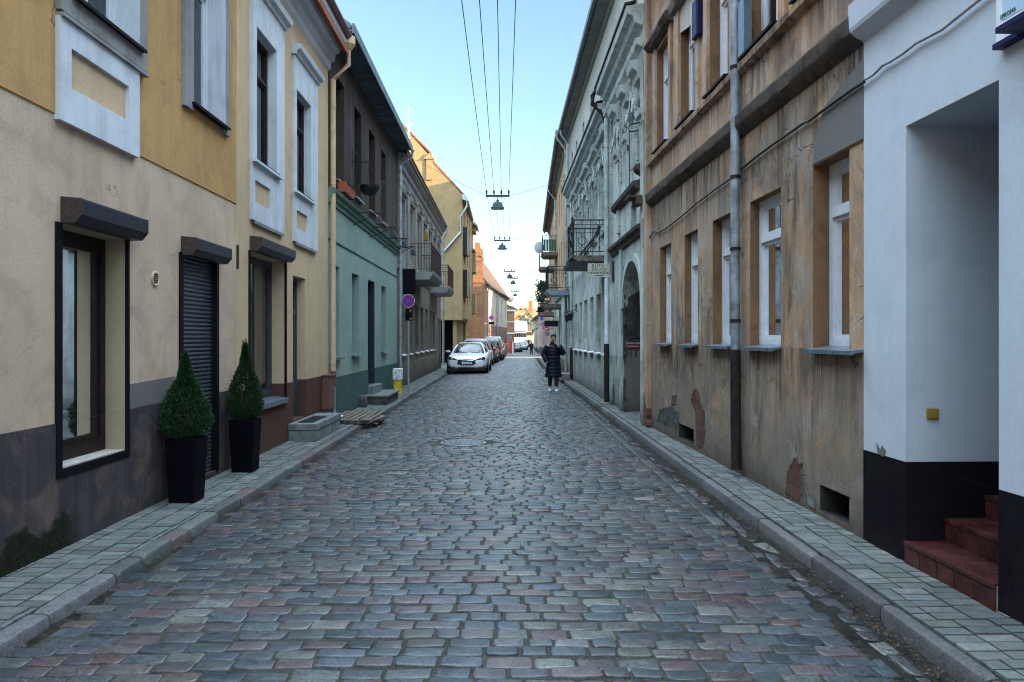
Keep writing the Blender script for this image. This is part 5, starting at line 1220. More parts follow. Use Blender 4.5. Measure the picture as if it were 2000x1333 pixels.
m = MB(); m.tube([P2(17.8,.36,7.88),P2(17.82,.46,7.70),P2(17.82,.46,7.52),P2(17.85,.2,7.3),P2(17.87,.12,7.1)], .06, 10); m.build('rusted_elbow', M['rust'], mh, shade=50)
# garlands: thin swags draped from a small shell over each window, with tails of falling leaves
for k_, o in enumerate(uw+nw[1:]):
    m = MB(); uc = (o['u0']+o['u1'])/2; r_ = random.Random(k_)
    for sg_ in (-1, 1):
        for st_ in range(4):
            dz = .05*st_; pts = [P2(uc+sg_*(.10+.50*t), .05+.03*math.sin(t*3)+.008*st_, 6.60-dz*.4-(.14+dz)*math.sin(math.pi*min(1,t*1.08))-.16*t) for t in (0,.15,.3,.45,.6,.75,.9,1)]
            m.tube(pts, [.012+.012*math.sin(math.pi*t) for t in (0,.15,.3,.45,.6,.75,.9,1)], 5)
        for j in range(13):
            z = 6.42-.065*j; w_ = .075*(1-j/17); c = P2(uc+sg_*.62+r_.uniform(-.02,.02), .05+r_.uniform(0,.03), z)
            for q_ in (-1, 1): m.prism([c, c+F2.u*(q_*w_)+V(0,0,.035), c+F2.u*(q_*w_*.7)+V(0,0,-.04), c+V(0,0,-.06)], F2.n*(.035+r_.uniform(0,.025)))
    for j in range(7): a_ = math.pi*(j+.5)/7; c = P2(uc, .03, 6.52); m.prism([c, c+F2.u*(.15*math.cos(a_-.2))+V(0,0,.15*math.sin(a_-.2)), c+F2.u*(.17*math.cos(a_))+V(0,0,.17*math.sin(a_)), c+F2.u*(.15*math.cos(a_+.2))+V(0,0,.15*math.sin(a_+.2))], F2.n*.06)
    m.build('garland', M['mint_trim'], mh)
    m = MB(); m.fbox(F2, o['u0']-.1, o['u0'], .004, .045, o['z0'], o['z1']+.1); m.fbox(F2, o['u1'], o['u1']+.1, .004, .045, o['z0'], o['z1']+.1); m.fbox(F2, o['u0'], o['u1'], .004, .045, o['z1'], o['z1']+.1); m.build('window_surround', M['mint_trim'], mh)
for o in uw: m = MB(); m.fprof(F2, o['u0']-.12, o['u1']+.12, [(0,4.40),(.08,4.42),(.1,4.5),(0,4.54)]); m.build('window_sill_course', M['mint_trim'], mh)
for o in lw: window(mh, F2, o, M['oldframe'], fw=.06, muls=(.5,), trans=(.7,), curtain='curtain_w', cside=(0,.35)); sill(mh, F2, o, M['sill_white'], .10, side=.03, lip=.035, drop=.012)
for o in uw+nw+aw: window(mh, F2, o, M['oldframe'], fw=.06, muls=(.5,), trans=(.7,) if o in uw else ())
m = MB(); m.fbox(F2, dw['u0'], dw['u1'], -.3, -.25, dw['z0'], dw['z1']); m.build('door', M['frame_grey'], mh)
m = MB(); m.fbox(F2, 27.6, 28.85, .004, .45, .05, .3); m.build('door_step', M['concrete'], mh, bevel=.01)
# mezzanine ledge over the gate with a stub cornice
m = MB(); m.fprof(F2, s0+.33, 17.5, [(.0,3.66),(.05,3.68),(.07,3.76),(.13,3.8),(.14,3.86),(0,3.9)]); m.fprof(F2, 14.0, 16.9, [(.0,4.60),(.06,4.62),(.13,4.68),(.15,4.76),(0,4.8)]); m.fprof(F2, s0+.34, 13.98, [(.0,4.85),(.06,4.87),(.13,4.93),(.15,5.0),(0,5.05)]); m.build('ledge', M['band_dark'], mh)
m = MB(); m.fbox(F2, 13.35, 13.75, .08, .34, 4.32, 4.36); m.fbox(F2, 13.35, 13.75, .08, .2, 4.2, 4.319); m.build('bracket_shelf', M['band_dark'], mh)
m = MB(); m.tube([P2(13.5,.09,5.75),P2(13.5,.28,5.72),P2(13.5,.33,5.66),P2(13.5,.28,5.58),P2(13.5,.12,5.6)], .014, 6); m.tube([P2(13.5,.3,5.6),P2(13.5,.29,4.4)], .009, 5); m.build('iron_hook', M['iron'], mh)
# eaves over the attic
m = MB(); m.fprof(F2, s0, s2, [(-.05,9.92),(.02,9.95),(.05,10.05),(.38,10.1),(.38,10.13),(-.3,10.13)]); m.build('soffit', M['soffit'], mh)
m = MB(); m.fprof(F2, s0, s2+.05, [(.381,10.06),(.45,10.08),(.47,10.16),(.44,10.2),(.381,10.2)]); m.build('gutter', M['zinc_dark'], mh)
body(mh, F2, s0, s2, 10.0, 10, M['attic'], front=3.7); gable_roof(mh, F2, s0, s2, 10.3, 13.6, 10, .36, M['tile_brown'], gmat=M['attic'], uo=0)
up = 17.66
pipe(mh, [P2(up,.13,7.1),P2(up,.13,3.42)], .06, M['mintpipe'], collars=[P2(up,.13,z) for z in (6.4,5.2,3.5)])
pipe(mh, [P2(up,.13,3.415),P2(up,.13,1.55)], .055, M['whitepipe'], name='pipe_length', collars=[P2(up,.13,2.9)])
pipe(mh, [P2(up,.13,1.548),P2(up,.13,.12)], .065, M['rust'], name='iron_pipe_foot')
pipe(mh, [P2(27.3,.1,7.1),P2(27.3,.1,1.3)], .055, M['mintpipe'], collars=[P2(27.3,.1,z) for z in (6,4.5,3)]); pipe(mh, [P2(27.3,.1,1.298),P2(27.3,.1,.12)], .06, M['rust'], name='iron_pipe_foot')
pipe(mh, [P2(28.9,.38,10.05),P2(28.9,.36,9.9),P2(28.9,.1,9.5),P2(28.9,.1,7.3)], .05, M['mintpipe'])
m = MB(); m.fbox(F2, 17.25, 17.45, .003, .04, 3.05, 3.55); m.build('meter_lid', M['navy'], mh)
b1_ = balcony(mh, F2, 18.1, 19.6, 3.78, .93, .9, M['iron'], M['slab_old'], circles=True, th=.15, bars=.2)
m = MB(); m.fbox(F2, 18.0, 19.7, .0, 1.02, 3.52, 3.625); m.fbox(F2, 18.0, 18.2, -.05, .0, 3.4, 3.62); m.build('rotten_beam', M['iron'], b1_)
m = MB(); a = [P2(18.35,.3,3.95),P2(18.5,.65,4.45)]; m.tube([P2(18.25,.72,3.8),P2(18.28,.25,4.4)], .03, 7); m.tube([P2(18.25,.62,3.8),P2(18.28,.35,4.2)], .018, 6); m.tube([P2(18.28,.3,4.3),P2(18.28,.22,4.55)], .05, 7); m.build('rolled_awning', M['iron'], b1_)
b2_ = balcony(mh, F2, 28.1, 29.9, 3.56, .95, .95, M['iron'], M['sill'], circles=True, th=.18, bars=.2)
# hanging shop sign, facing up the street
Yg = 17.62; a = at_depth(1148, 515, Yg); b = at_depth(1191, 542, Yg)
hs = thing('hanging_sign', 'cream shop sign reading RUTA ZALIOJI with a green band and arrow, below the balcony', 'sign', (b.x, Yg, b.z))
hs['label'] = 'cream shop sign with green band and arrow hanging below the nearest iron balcony'
m = MB(); m.box(a.x, b.x, Yg-.02, Yg+.02, b.z, a.z); m.build('board', M['signcream'], hs, bevel=.004)
xc = (a.x+b.x)/2; H = a.z-b.z
text('lettering', 'RŪTA', M['ink'], hs, (xc-.02, Yg-.022, a.z-.062), (1,0,0), (0,0,1), .10, .001, 1.2); text('lettering', 'ŽALIOJI', M['ink'], hs, (xc, Yg-.022, a.z-.145), (1,0,0), (0,0,1), .10, .001, 1.15)
m = MB(); m.box(a.x+.006, b.x-.006, Yg-.024, Yg-.0205, b.z+.09, b.z+.135); bd = m.build('green_band', M['signgreen'], hs)
m = MB()
for k in range(7): cx = a.x+.05+k*.078; m.prism([V(cx-.03, Yg-.0245, b.z+.112), V(cx, Yg-.0245, b.z+.098), V(cx+.03, Yg-.0245, b.z+.112), V(cx, Yg-.0245, b.z+.127)], (0,-.0015,0))
m.build('band_ornament', M['signcream'], bd)
m = MB(); m.prism([V(xc+x, Yg-.021, b.z+.045+z) for x, z in ((-.09,-.008),(.07,-.008),(.07,-.02),(.12,0),(.07,.02),(.07,.008),(-.09,.008))], (0,-.002,0)); m.build('arrow', M['ink'], hs)
m = MB(); m.box(a.x+.04, a.x+.06, Yg-.01, Yg+.01, a.z+.001, a.z+.05); m.box(b.x-.06, b.x-.04, Yg-.01, Yg+.01, a.z+.001, a.z+.05); m.build('hanger', M['iron'], hs)
for i, yy in enumerate((25.6, 27.0)):
    f = thing('wall_lantern', ['black scrolled wall lantern by the last window of the mint house', 'black scrolled wall lantern over the mint house door pipe'][i], 'lamp', P2(yy, .2, 2.5), 'lanterns on the mint house')
    q = P2(yy, .0, 2.62); o_ = F2.n
    m = MB(); m.tube([q+o_*.02, q+o_*.12+V(0,0,.1), q+o_*.24+V(0,0,.06), q+o_*.28], .016, 6); m.build('bracket', M['iron'], f)
    m = MB(); m.lathe(q+o_*.28+V(0,0,-.32), [(.03,0),(.07,.06),(.10,.24),(.12,.25),(.03,.33)], 6); m.build('lamp_housing', M['iron'], f)
# --- houses farther along on the right
def rfar(label, A, B, z1, lower, upper, seed, winz, dep=9, over=.45, zr=3.2, nwin=5, roofm='tile_brown', low=True, pfx=.9, up2=None):
    F = Frame(A, B, (-1, 0)); L = F.len; zb = zg(A[1])
    t = thing('town_house', label, 'house', (A[0], A[1], zb), 'houses along the street')
    ops = []; step = L/nwin
    for k in range(nwin):
        u = step*(k+.5)-pfx/2
        for j, (a, b) in enumerate(winz): ops.append(opz(u, u+pfx, zb+a, zb+b, .18))
    facade(t, F, 0, L, [('plinth', -1.2, zb+.7, M['grey_house'], .02), ('lower_wall', zb+.7, zb+3.7, lower, 0), ('upper_wall', zb+3.85, zb+z1, upper, 0)], ops)
    for o in ops: window(t, F, o, M['oldframe'], fw=.06, muls=(.5,), trans=(.7,)); 
    m = MB(); m.fprof(F, 0, L, [(0,zb+3.7),(.08,zb+3.72),(.1,zb+3.82),(0,zb+3.85)]); m.build('string_course', M['grey_trim'], t)
    m = MB(); m.fprof(F, 0, L, [(0,zb+z1-.3),(.08,zb+z1-.25),(.12,zb+z1-.1),(over,zb+z1),(over,zb+z1+.05),(-.2,zb+z1+.05)]); m.build('soffit', M['soffit'], t)
    m = MB(); m.fprof(F, -.05, L+.05, [(over+.001,zb+z1-.04),(over+.07,zb+z1-.02),(over+.09,zb+z1+.08),(over+.001,zb+z1+.12)]); m.build('gutter', M['zinc_dark'], t)
    body(t, F, 0, L, zb+z1, dep, upper); gable_roof(t, F, 0, L, zb+z1+.2, zb+z1+.2+zr, dep, over-.02, M[roofm], gmat=upper, uo=0)
    return t, F
r3, F3 = rfar('peach house with a long balcony and planter box, next after the mint house', (2.66, 29.7), (3.0, 40.9), 10.2, M['mint'], M['peach'], 1, ((1.3,2.9),(4.6,6.4),(7.6,9.2)))
r4, F4 = rfar('tall peach house with balconies and a satellite dish, past the planter box', (3.02, 41.0), (3.62, 58.0), 10.3, M['pale'], M['peach'], 2, ((1.3,2.9),(4.6,6.3),(7.4,9.0)), nwin=7, zr=4.5)
r5, F5 = rfar('pale pink low house beyond the sun-tinted crossing, with an arched door', (4.75, 72), (4.95, 103), 5.6, M['pink'], M['pink'], 3, ((1.2,2.6),(4.1,5.2)), nwin=9, over=.35, roofm='tile_brown')
r6, F6 = rfar('pale cream low house at the far end of the right side', (4.95, 103.2), (5.2, 128), 5.4, M['pale'], M['pale'], 4, ((1.2,2.6),(4.1,5.0)), nwin=8, over=.35)
for F, t, zt in ((F3, r3, 10.2), (F4, r4, 10.3)):
    pipe(t, [F.p(.15,.5,zt),F.p(.15,.45,zt-.2),F.p(.15,.1,zt-.7),F.p(.15,.1,.2)], .055, M['mintpipe'], collars=[F.p(.15,.1,z) for z in (2,4,6,8)])
def bal(parent, F, x_wall, zd, out, L, rail, slabm, **k):
    u = F.U(x_wall); return balcony(parent, F, u, u+L, zd, out, rail, M['iron'], M[slabm], **k)
bp = bal(r3, F3, 1089, 6.50, .86, 2.2, .9, 'slab_old', bars=.16, th=.2)
u = F3.U(1089); m = MB()
for k in range(14):
    a = u+.05+(2.1)*k/14; m.fbox(F3, a, a+.11, .80, .86, 6.55, 7.25)
for k in range(5): m.fbox(F3, u+.03, u+.045, .06+.15*k, .18+.15*k, 6.55, 7.2)
m.build('green_panel', M['green_box'], bp)
bal(r4, F4, 1082, 6.30, .95, 2.4, .9, 'slab_old', bars=.16, th=.2)
bal(r3, F3, 1096, 3.40, .95, 2.4, .95, 'slab_old', bars=.15, th=.2, circles=True)
bal(r4, F4, 1083, 3.32, 1.0, 2.6, .95, 'slab_old', bars=.15, th=.24)
m = MB(); u = F3.U(1091); m.fbox(F3, u, u+1.2, .0, .75, 2.32, 2.62); m.build('shop_canopy', M['iron'], r3)
# satellite dish on the green balcony
dq = at_depth(1053, 484, 40.2)
sd_ = thing('satellite_dish', 'grey satellite dish on an arm beside the green balcony trough', 'satellite dish', dq)
m = MB(); R_ = .30; rings = []
for rr_ in (.005, .1, .18, .25, .30):
    rings.append([dq+V(rr_*math.cos(a*.3142)*.92, -.02+.35*rr_**2*1.2-.03, rr_*1.08*math.sin(a*.3142)) for a in range(20)])
back = [[p+V(0,.012,0) for p in r_] for r_ in rings][::-1]
m.loft(rings+back); m.build('reflector', M['dish'], sd_, shade=60)
m = MB(); m.tube([dq+V(0,.03,0), dq+V(.12,.2,-.1), V(2.2, 40.4, 6.6)], .02, 7); m.tube([dq+V(0,0,-.28), dq+V(-.02,-.3,-.12)], .012, 6); m.build('arm', M['galv'], sd_)
# signs over the pavement on the right
ne = thing('no_entry_sign', 'red no entry disc on a bracket over the right pavement behind the man', 'traffic sign', at_depth(1068, 643, 45))
c = at_depth(1068, 643, 45); m = disc(c, .001, .145, 0, .02); dsc = m.build('disc', M['red'], ne, shade=40)
m = MB(); m.box(c.x-.1, c.x+.1, c.y-.004, c.y-.0005, c.z-.025, c.z+.025); m.build('bar', M['white'], dsc)
m = MB(); m.tube([c+V(.1,.03,0), V(3.16, 45.02, c.z)], .02, 7); m.build('bracket', M['iron'], ne)
m = MB(); q = c+V(.02,.0,-.32); m.prism([q+V(x,0,z) for x, z in ((-.16,.12),(.16,.14),(.17,-.05),(.05,-.16),(-.12,-.06))], (0,.03,0)); m.build('lower_plate', M['sill'], ne)
bs = thing('round_sign', 'small blue round sign above the violet banner on the right', 'traffic sign', at_depth(1058, 623, 70)); c = at_depth(1058, 623, 70)
disc(c, .001, .17, 0, .02).build('disc', M['blue'], bs, shade=40); m = MB(); m.tube([c+V(0,.03,0), V(4.72, 72.1, c.z)], .02, 6); m.build('bracket', M['iron'], bs)
vb = thing('banner', 'narrow violet banner hanging by the no entry disc', 'banner', at_depth(1060.5, 638, 71)); c = at_depth(1060.5, 638, 71)
m = MB(); m.box(c.x-.11, c.x+.11, c.y-.015, c.y+.015, c.z-.28, c.z+.28); m.build('cloth', M['violet'], vb); m = MB(); m.tube([c+V(-.1,0,.29), V(4.72, 72.2, c.z+.29)], .015, 6); m.build('pole', M['iron'], vb)
c = at_depth(1041, 647, 100); m = MB(); m.lathe(c, [(.01,-.02),(.2,-.02),(.22,0),(.2,.02),(.01,.02)], 16, 'y'); tag(m.build('round_sign', M['brass'], None, shade=40), 'small yellowish round sign projecting from the far pale houses', 'sign')
# conifer showing behind the far balconies
def tree(name, label, base, hs, seed, rad, leaf='leaf_far', group=None, size=.16, n=2600, tint=None, conif=True):
    t = thing(name, label, 'tree', base, group); rng = random.Random(seed); b = Vector(base); top = b+V(.1,0,hs)
    m = MB(); m.tube([b, b.lerp(top,.5)+V(.1,0,0), top], [.14,.09,.03], 8)
    pts = []
    for k in range(30):
        q = rng.uniform(.32, .97); a = rng.uniform(0, 6.283); l = rad*(1.05-q*.8 if conif else math.sin(min(1,q*1.1)*2.6))*rng.uniform(.6,1.1); p = b.lerp(top, q); e = p+V(math.cos(a)*l, math.sin(a)*l, l*(.05 if conif else .5)); m.tube([p, e], [.03,.008], 5); pts.append((p, e))
    m.build('trunk', M['bark'], t, shade=60)
    mb = MB(); mb.c = []
    def posf():
        p, e = rng.choice(pts); s = rng.uniform(.25, 1.05); q = p.lerp(e, s); r = .14+.1*rad*.3
        return q+V(rng.gauss(0,r), rng.gauss(0,r), rng.gauss(0,r*.6)), V(rng.uniform(-1,1), rng.uniform(-1,1), .3)
    leafcloud(mb, n, posf, size, rng, .1); mb.build('crown', M[leaf], t)
    return t
tq = at_depth(1056, 607, 46.0)
ct_ = tree('balcony_conifer', 'grey green potted conifer standing on the farthest balcony on the right', (tq.x, 46.0, 3.33), 2.0, 3, .55, n=1900, size=.10)
m = MB(); m.lathe((tq.x, 46.0, 3.325), [(.14,0),(.19,.02),(.22,.34),(.2,.34),(.19,.3),(.01,.3)], 14); m.build('pot', M['pot'], ct_, shade=40)
shade_house = thing('town_house', 'plain rendered house added unseen behind the street front to shade the brick gable', 'house', (18, 54, 0), 'houses along the street')  # added house, hidden from view, keeps low sun off gable and crossing
FX = Frame((14, 50.5), (14, 62.5), (-1, 0)); facade(shade_house, FX, 0, 12, [('wall', -1, 8.0, M['pale'], 0)], [opz(u, u+1, z, z+1.6, .15) for u in (1.5,4.5,7.5,10) for z in (1.2, 4.6)])
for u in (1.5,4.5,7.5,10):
    for z in (1.2,4.6): window(shade_house, FX, opz(u, u+1, z, z+1.6, .15), M['oldframe'], fw=.06, muls=(.5,))
body(shade_house, FX, 0, 12, 8.0, 10, M['pale'], z0=-1); gable_roof(shade_house, FX, 0, 12, 8.1, 11.2, 10, .4, M['tile_brown'], gmat=M['pale'])
# ---------------------------------------------------------------- far left: tan gable house, brick house and beyond
tg = thing('town_house', 'tall tan house with a sunlit stepped gable above the grey house', 'house', (-3.5, 50, 0), 'houses along the street')
YG = 50.0; XG = at_depth(903, 0, YG).x
gp = lambda x, y: at_depth(x, y, YG)
FTg = Frame((-16, YG), (XG, YG), (0, -1))                   # gable facing the camera
zl = gp(0, 622).z
def gpt(x, y): q = gp(x, y); return (q.x+16, q.z)
out = [(0, zl), (XG+16, zl), gpt(903, 381), gpt(846, 318), gpt(838, 311), gpt(835, 300), gpt(792, 252), (7.6, gp(0,232).z), (2.5, gp(0,330).z), (0, gp(0, 420).z)]
m = MB(); m.fpoly(FTg, out, -.3, 0); m.build('gable', M['tan'], tg)
FTs = Frame((XG, YG), (at_depth(921, 0, 58).x, 58.0), (1, 0)); LT = FTs.len; zt = gp(0, 381).z
tops = [opz(u, u+.8, z, z+1.5, .15) for z in (4.2, 7.0, 9.6) for u in (1.2, 3.6, 6.0)]
facade(tg, FTs, .0, LT, [('street_wall', zl, zt, M['tan'], 0)], tops)
for o in tops: window(tg, FTs, o, M['frame_brown'], fw=.06, muls=(.5,))
m = MB(); m.box(-16, XG, YG, 58, zl-.12, zl-.001); m.build('floor_slab', M['tan'], tg)
m = MB(); m.box(-16, -4.6, YG+.6, YG+.9, -.3, zl-.13); m.box(-3.62, -3.35, YG+.4, 58, -.4, zl-.13); m.build('ground_wall', M['tan'], tg)
m = MB(); m.box(-4.6, -3.62, YG+1.6, YG+1.8, -.3, zl-.13); m.build('gate', M['frame_black'], tg)
m = MB(); m.box(-16, XG-.02, 57.8, 58, zl, zt); m.build('back_wall', M['tan'], tg)
# roof falling towards the street, small chimney block on the slope, deep boxed eaves
m = MB()
def rp(a, b, th=.16, y0=YG-.03, y1=58.1):
    p, q = gp(*a), gp(*b); m.prism([V(p.x, y0, p.z), V(q.x, y0, q.z), V(q.x, y0, q.z+th), V(p.x, y0, p.z+th)], (0, y1-y0, 0))
rp((846, 318), (907, 384)); rp((786, 246), (842, 302)); 
pr = gp(786, 246); m.prism([V(-16.2, YG-.03, gp(0,430).z), V(-8.6, YG-.03, gp(0,226).z), V(pr.x, YG-.03, pr.z), V(pr.x, YG-.03, pr.z+.16), V(-8.6, YG-.03, gp(0,226).z+.16), V(-16.2, YG-.03, gp(0,430).z+.16)], (0, 8.3, 0))
m.build('roof', M['tile_red'], tg)
m = MB(); a, b = gp(833, 308), gp(845, 308); z0, z1 = gp(0, 352).z, gp(0, 312).z; m.box(a.x, b.x, YG-.12, YG-.001, z0, z1); m.prism([V(a.x-.15, YG-.2, z1+.002), V(b.x+.12, YG-.2, z1+.002), V(b.x+.12, YG-.2, z1+.05), V((a.x+b.x)/2, YG-.2, z1+.42), V(a.x-.15, YG-.2, z1+.05)], (0,.2,0)); m.build('gable_step', M['tan'], tg)
m = MB(); e0, e1 = gp(903, 391), gp(921, 415); m.prism([V(XG+.002, YG-.25, zt-.35), V(e0.x+.42, YG-.25, zt-.5), V(e0.x+.46, YG-.25, zt-.42), V(e0.x+.2, YG-.25, zt-.02), V(XG+.002, YG-.25, zt-.02)], (0, 8.3, 0)); m.build('boxed_eaves', M['zinc'], tg)
pipe(tg, [V(XG+.35,YG-.1,zt-.5),V(XG+.3,YG-.1,zt-.8),V(XG-.1,YG-.1,zt-1.6),V(XG-.1,YG-.1,zt-2.6),V(XG-1.3,YG-.12,zt-4.0)], .08, M['galv'])
for z in (4.6, 7.6): m = MB(); m.fbox(FTs, .5, 2.6, .002, .28, z, z+1.9); m.build('bay_box', M['frame_brown'], tg)
# balconied neighbour with a lower eave
tb = thing('town_house', 'narrow tan house with stacked box balconies, between the tall gable and the brick house', 'house', (-2.6, 60, 0), 'houses along the street')
Xn = at_depth(921, 0, 58.2).x; FB = Frame((Xn, 58.2), (Xn, 61.4), (1, 0)); zt2 = at_depth(0, 440, 58.2).z
facade(tb, FB, 0, FB.len, [('wall', 3.3, zt2, M['tan'], 0)], [opz(1, 2, 4.5, 6.2, .15), opz(1, 2, 7.5, 9.0, .15)])
m = MB(); m.box(-14, Xn-.001, 58.2, 58.45, 3.3, zt2); m.box(-14, Xn-.001, 61.15, 61.4, 3.3, zt2); m.box(-14, Xn, 58.2, 61.4, 3.18, 3.299); m.build('side_wall', M['tan'], tb)
m = MB(); m.box(-14, -3.15, 58.3, 61.3, -.6, 3.179); m.build('ground_wall', M['tan'], tb)
for y0, y1 in ((495, 532), (575, 612), (440, 452)):
    za, zb_ = at_depth(0, y1, 58.6).z, at_depth(0, y0, 58.6).z
    m = MB(); m.fbox(FB, .3, 2.6, .0, .30, za, za+.14); m.fbox(FB, .3, 2.6, .23, .30, za+.141, zb_); m.fbox(FB, .3, .38, .0, .229, za+.141, zb_); m.fbox(FB, 2.52, 2.6, .0, .229, za+.141, zb_); m.build('balcony', M['tan'], tb)
m = MB(); m.fprof(FB, -.1, FB.len, [(-3, zt2+2.6), (.42, zt2-.1), (.48, zt2-.1), (.48, zt2+.05), (-3, zt2+2.8)]); m.fprof(FB, -.1, FB.len, [(-3, zt2+2.6), (-9, zt2-.8), (-9, zt2-.65), (-3, zt2+2.8)]); m.build('roof', M['zinc'], tb)
wb = thing('ivy_planter', 'dark straggly plants over the edge of a tan box balcony', 'plant', at_depth(924, 492, 58.6)); mb = MB(); mb.c = []; rng = random.Random(6); q0 = at_depth(922, 492, 58.6)
leafcloud(mb, 900, lambda: (q0+V(rng.uniform(-.25,.2), rng.uniform(-.1,1.5), rng.gauss(-.02,.10)), V(rng.uniform(-1,1),rng.uniform(-1,1),.4)), .09, rng); mb.build('foliage', M['leaf_far'], wb)

bh = thing('brick_house', 'brick house with a crow-stepped sunlit gable, red tile roof and cream street wall', 'house', (-2, 68, 0), 'houses along the street')
YB = 68.0; A = (at_depth(945, 0, YB).x, YB); B = (at_depth(990, 0, 95).x, 95.0); FBs = Frame(A, B, (1, 0)); LB = FBs.len
ze = at_depth(0, 549, YB).z; zb0 = -1.4
nf = V(-FBs.n.x, -FBs.n.y, 0)
zw = 3.0
bo = [opz(u, u+.9, -.2, 1.6, .15) for u in (2.2, 7.5, 13.2, 20, 24)] ; uo_ = [opz(u, u+.8, 3.5, 6.2, .15) for u in (3.2, 15.0, 18.4)] + [opz(24.2, 24.9, 4.2, 5.6, .15)]
facade(bh, FBs, 0, LB, [('lower_wall', zb0, zw, M['brick_y'], .03), ('upper_wall', zw, ze, M['pale'], 0)], bo+uo_)
for o in bo+uo_: window(bh, FBs, o, M['frame_brown'], fw=.06, muls=(.5,), trans=(.6,))
m = MB(); m.fbox(FBs, .0, 2.4, .002, .06, zw+.2, ze-.2); m.build('brick_strip', M['brick_y'], bh)
FBg = Frame((A[0]-9.0, YB), A, (0, -1)); W = 9.0; kz = 1.44; zr = ze+kz*4.5
m = MB(); pk = [(0, zb0), (W, zb0), (W, ze+.25), (W-.05, ze+.9), (W-.95, ze+.9)]
a = at_depth(923, 506, YB); uu = lambda x: at_depth(x, 0, YB).x-FBg.o.x; zz_ = lambda y: at_depth(0, y, YB).z
pts = [(0, zb0), (W, zb0), (W, zz_(550)), (uu(944), zz_(548)), (uu(944), zz_(506)), (uu(944)-.02, zz_(488)), (uu(938), zz_(484)), (uu(938), zz_(474)), (uu(927), zz_(474)), (uu(927), zz_(506)), (uu(922), zz_(506)), (W-4.5, zr+.2), (0, ze)]
m.fpoly(FBg, pts, -.35, 0); gb_ = m.build('gable', M['brick'], bh)
m = MB(); m.fbox(FBg, uu(922), W+.04, .0, .07, zz_(510), zz_(504)); m.fbox(FBg, uu(921), W+.05, .0, .09, zz_(553), zz_(547))
c = ((uu(927)+uu(944))/2, zz_(506)); r = (uu(944)-uu(927))/2*.9
for k in range(8): a0, a1 = math.pi*k/8, math.pi*(k+1)/8; m.fpoly(FBg, [(c[0]+r*math.cos(a0), c[1]+r*math.sin(a0)), (c[0]+r*math.cos(a1), c[1]+r*math.sin(a1)), (c[0]+r*.82*math.cos(a1), c[1]+r*.82*math.sin(a1)), (c[0]+r*.82*math.cos(a0), c[1]+r*.82*math.sin(a0))], .001, .08)
m.build('moulding', M['brick'], bh)
m = MB(); m.fprof(FBs, .36, LB, [(.35, ze-kz*.35*.7), (-4.5, zr), (-4.5, zr+.18), (.35, ze-kz*.35*.7+.18)]); m.fprof(FBs, .36, LB, [(-9.3, ze-.3), (-4.501, zr), (-4.501, zr+.18), (-9.3, ze-.1)]); m.build('roof', M['tile_brown'], bh)
m = MB(); m.fprof(FBs, .1, LB, [(.3, ze-.28), (.42, ze-.28), (.46, ze-.14), (.3, ze-.14)]); m.fprof(FBs, 0, LB, [(.002, ze-.5), (.08, ze-.45), (.16, ze-.2), (.3, ze-.15), (.002, ze-.15)]); m.build('gutter', M['zinc_dark'], bh)
m = MB(); m.prism([FBs.p(LB-.25, -.01, zb0), FBs.p(LB-.25, -.01, ze), FBs.p(LB-.25, -4.5, zr), FBs.p(LB-.25, -9, ze), FBs.p(LB-.25, -9, zb0)], FBs.u*.2); m.build('far_gable', M['pale'], bh)
for u in (2.55, 12.0): pipe(bh, [FBs.p(u,.38,ze-.2),FBs.p(u,.12,ze-.8),FBs.p(u,.12,zb0+1.2)], .07, M['galv'])
ns = thing('round_sign', 'blue round sign on the cream wall of the brick house', 'traffic sign', FBs.p(5.2, .1, 3.6))
q = at_depth(954, 621, 0.1+FBs.p(4.6,0,0).y); m = MB(); c = FBs.p(4.6, .25, q.z); m.lathe(c, [(.001,-.01),(.25,-.01),(.25,.01),(.001,.01)], 24, 'y'); m.build('disc', M['blue'], ns, shade=40)
m = MB(); m.lathe(c+V(0,-.011,0), [(.19,-.004),(.25,-.004),(.25,.0),(.19,.0)], 24, 'y', ring=True); m.build('ring', M['red'], ns); m = MB(); m.box(c.x-.3, c.x+.3, c.y-.01, c.y+.01, c.z-.7, c.z-.42); m.build('lower_plate', M['signback'], ns); m = MB(); m.tube([c+V(0,.02,-.6), c+V(-.3,.02,-.6)], .02, 6); m.build('bracket', M['iron'], ns)
dq = at_depth(996, 583, 94.0); sd2 = thing('satellite_dish', 'beige satellite dish on the far corner of the brick house', 'satellite dish', dq)
m = MB(); rings = [[dq+V(r_*math.cos(a*.3142), .5*r_**2-.1, r_*math.sin(a*.3142)) for a in range(20)] for r_ in (.005,.2,.36,.5)]; m.loft(rings+[[p+V(0,.02,0) for p in r_] for r_ in rings][::-1]); m.build('reflector', M['dish_tan'], sd2, shade=60)
m = MB(); m.tube([dq+V(0,.02,0), dq+V(-.5,.6,-.2)], .04, 6); m.build('arm', M['galv'], sd2)

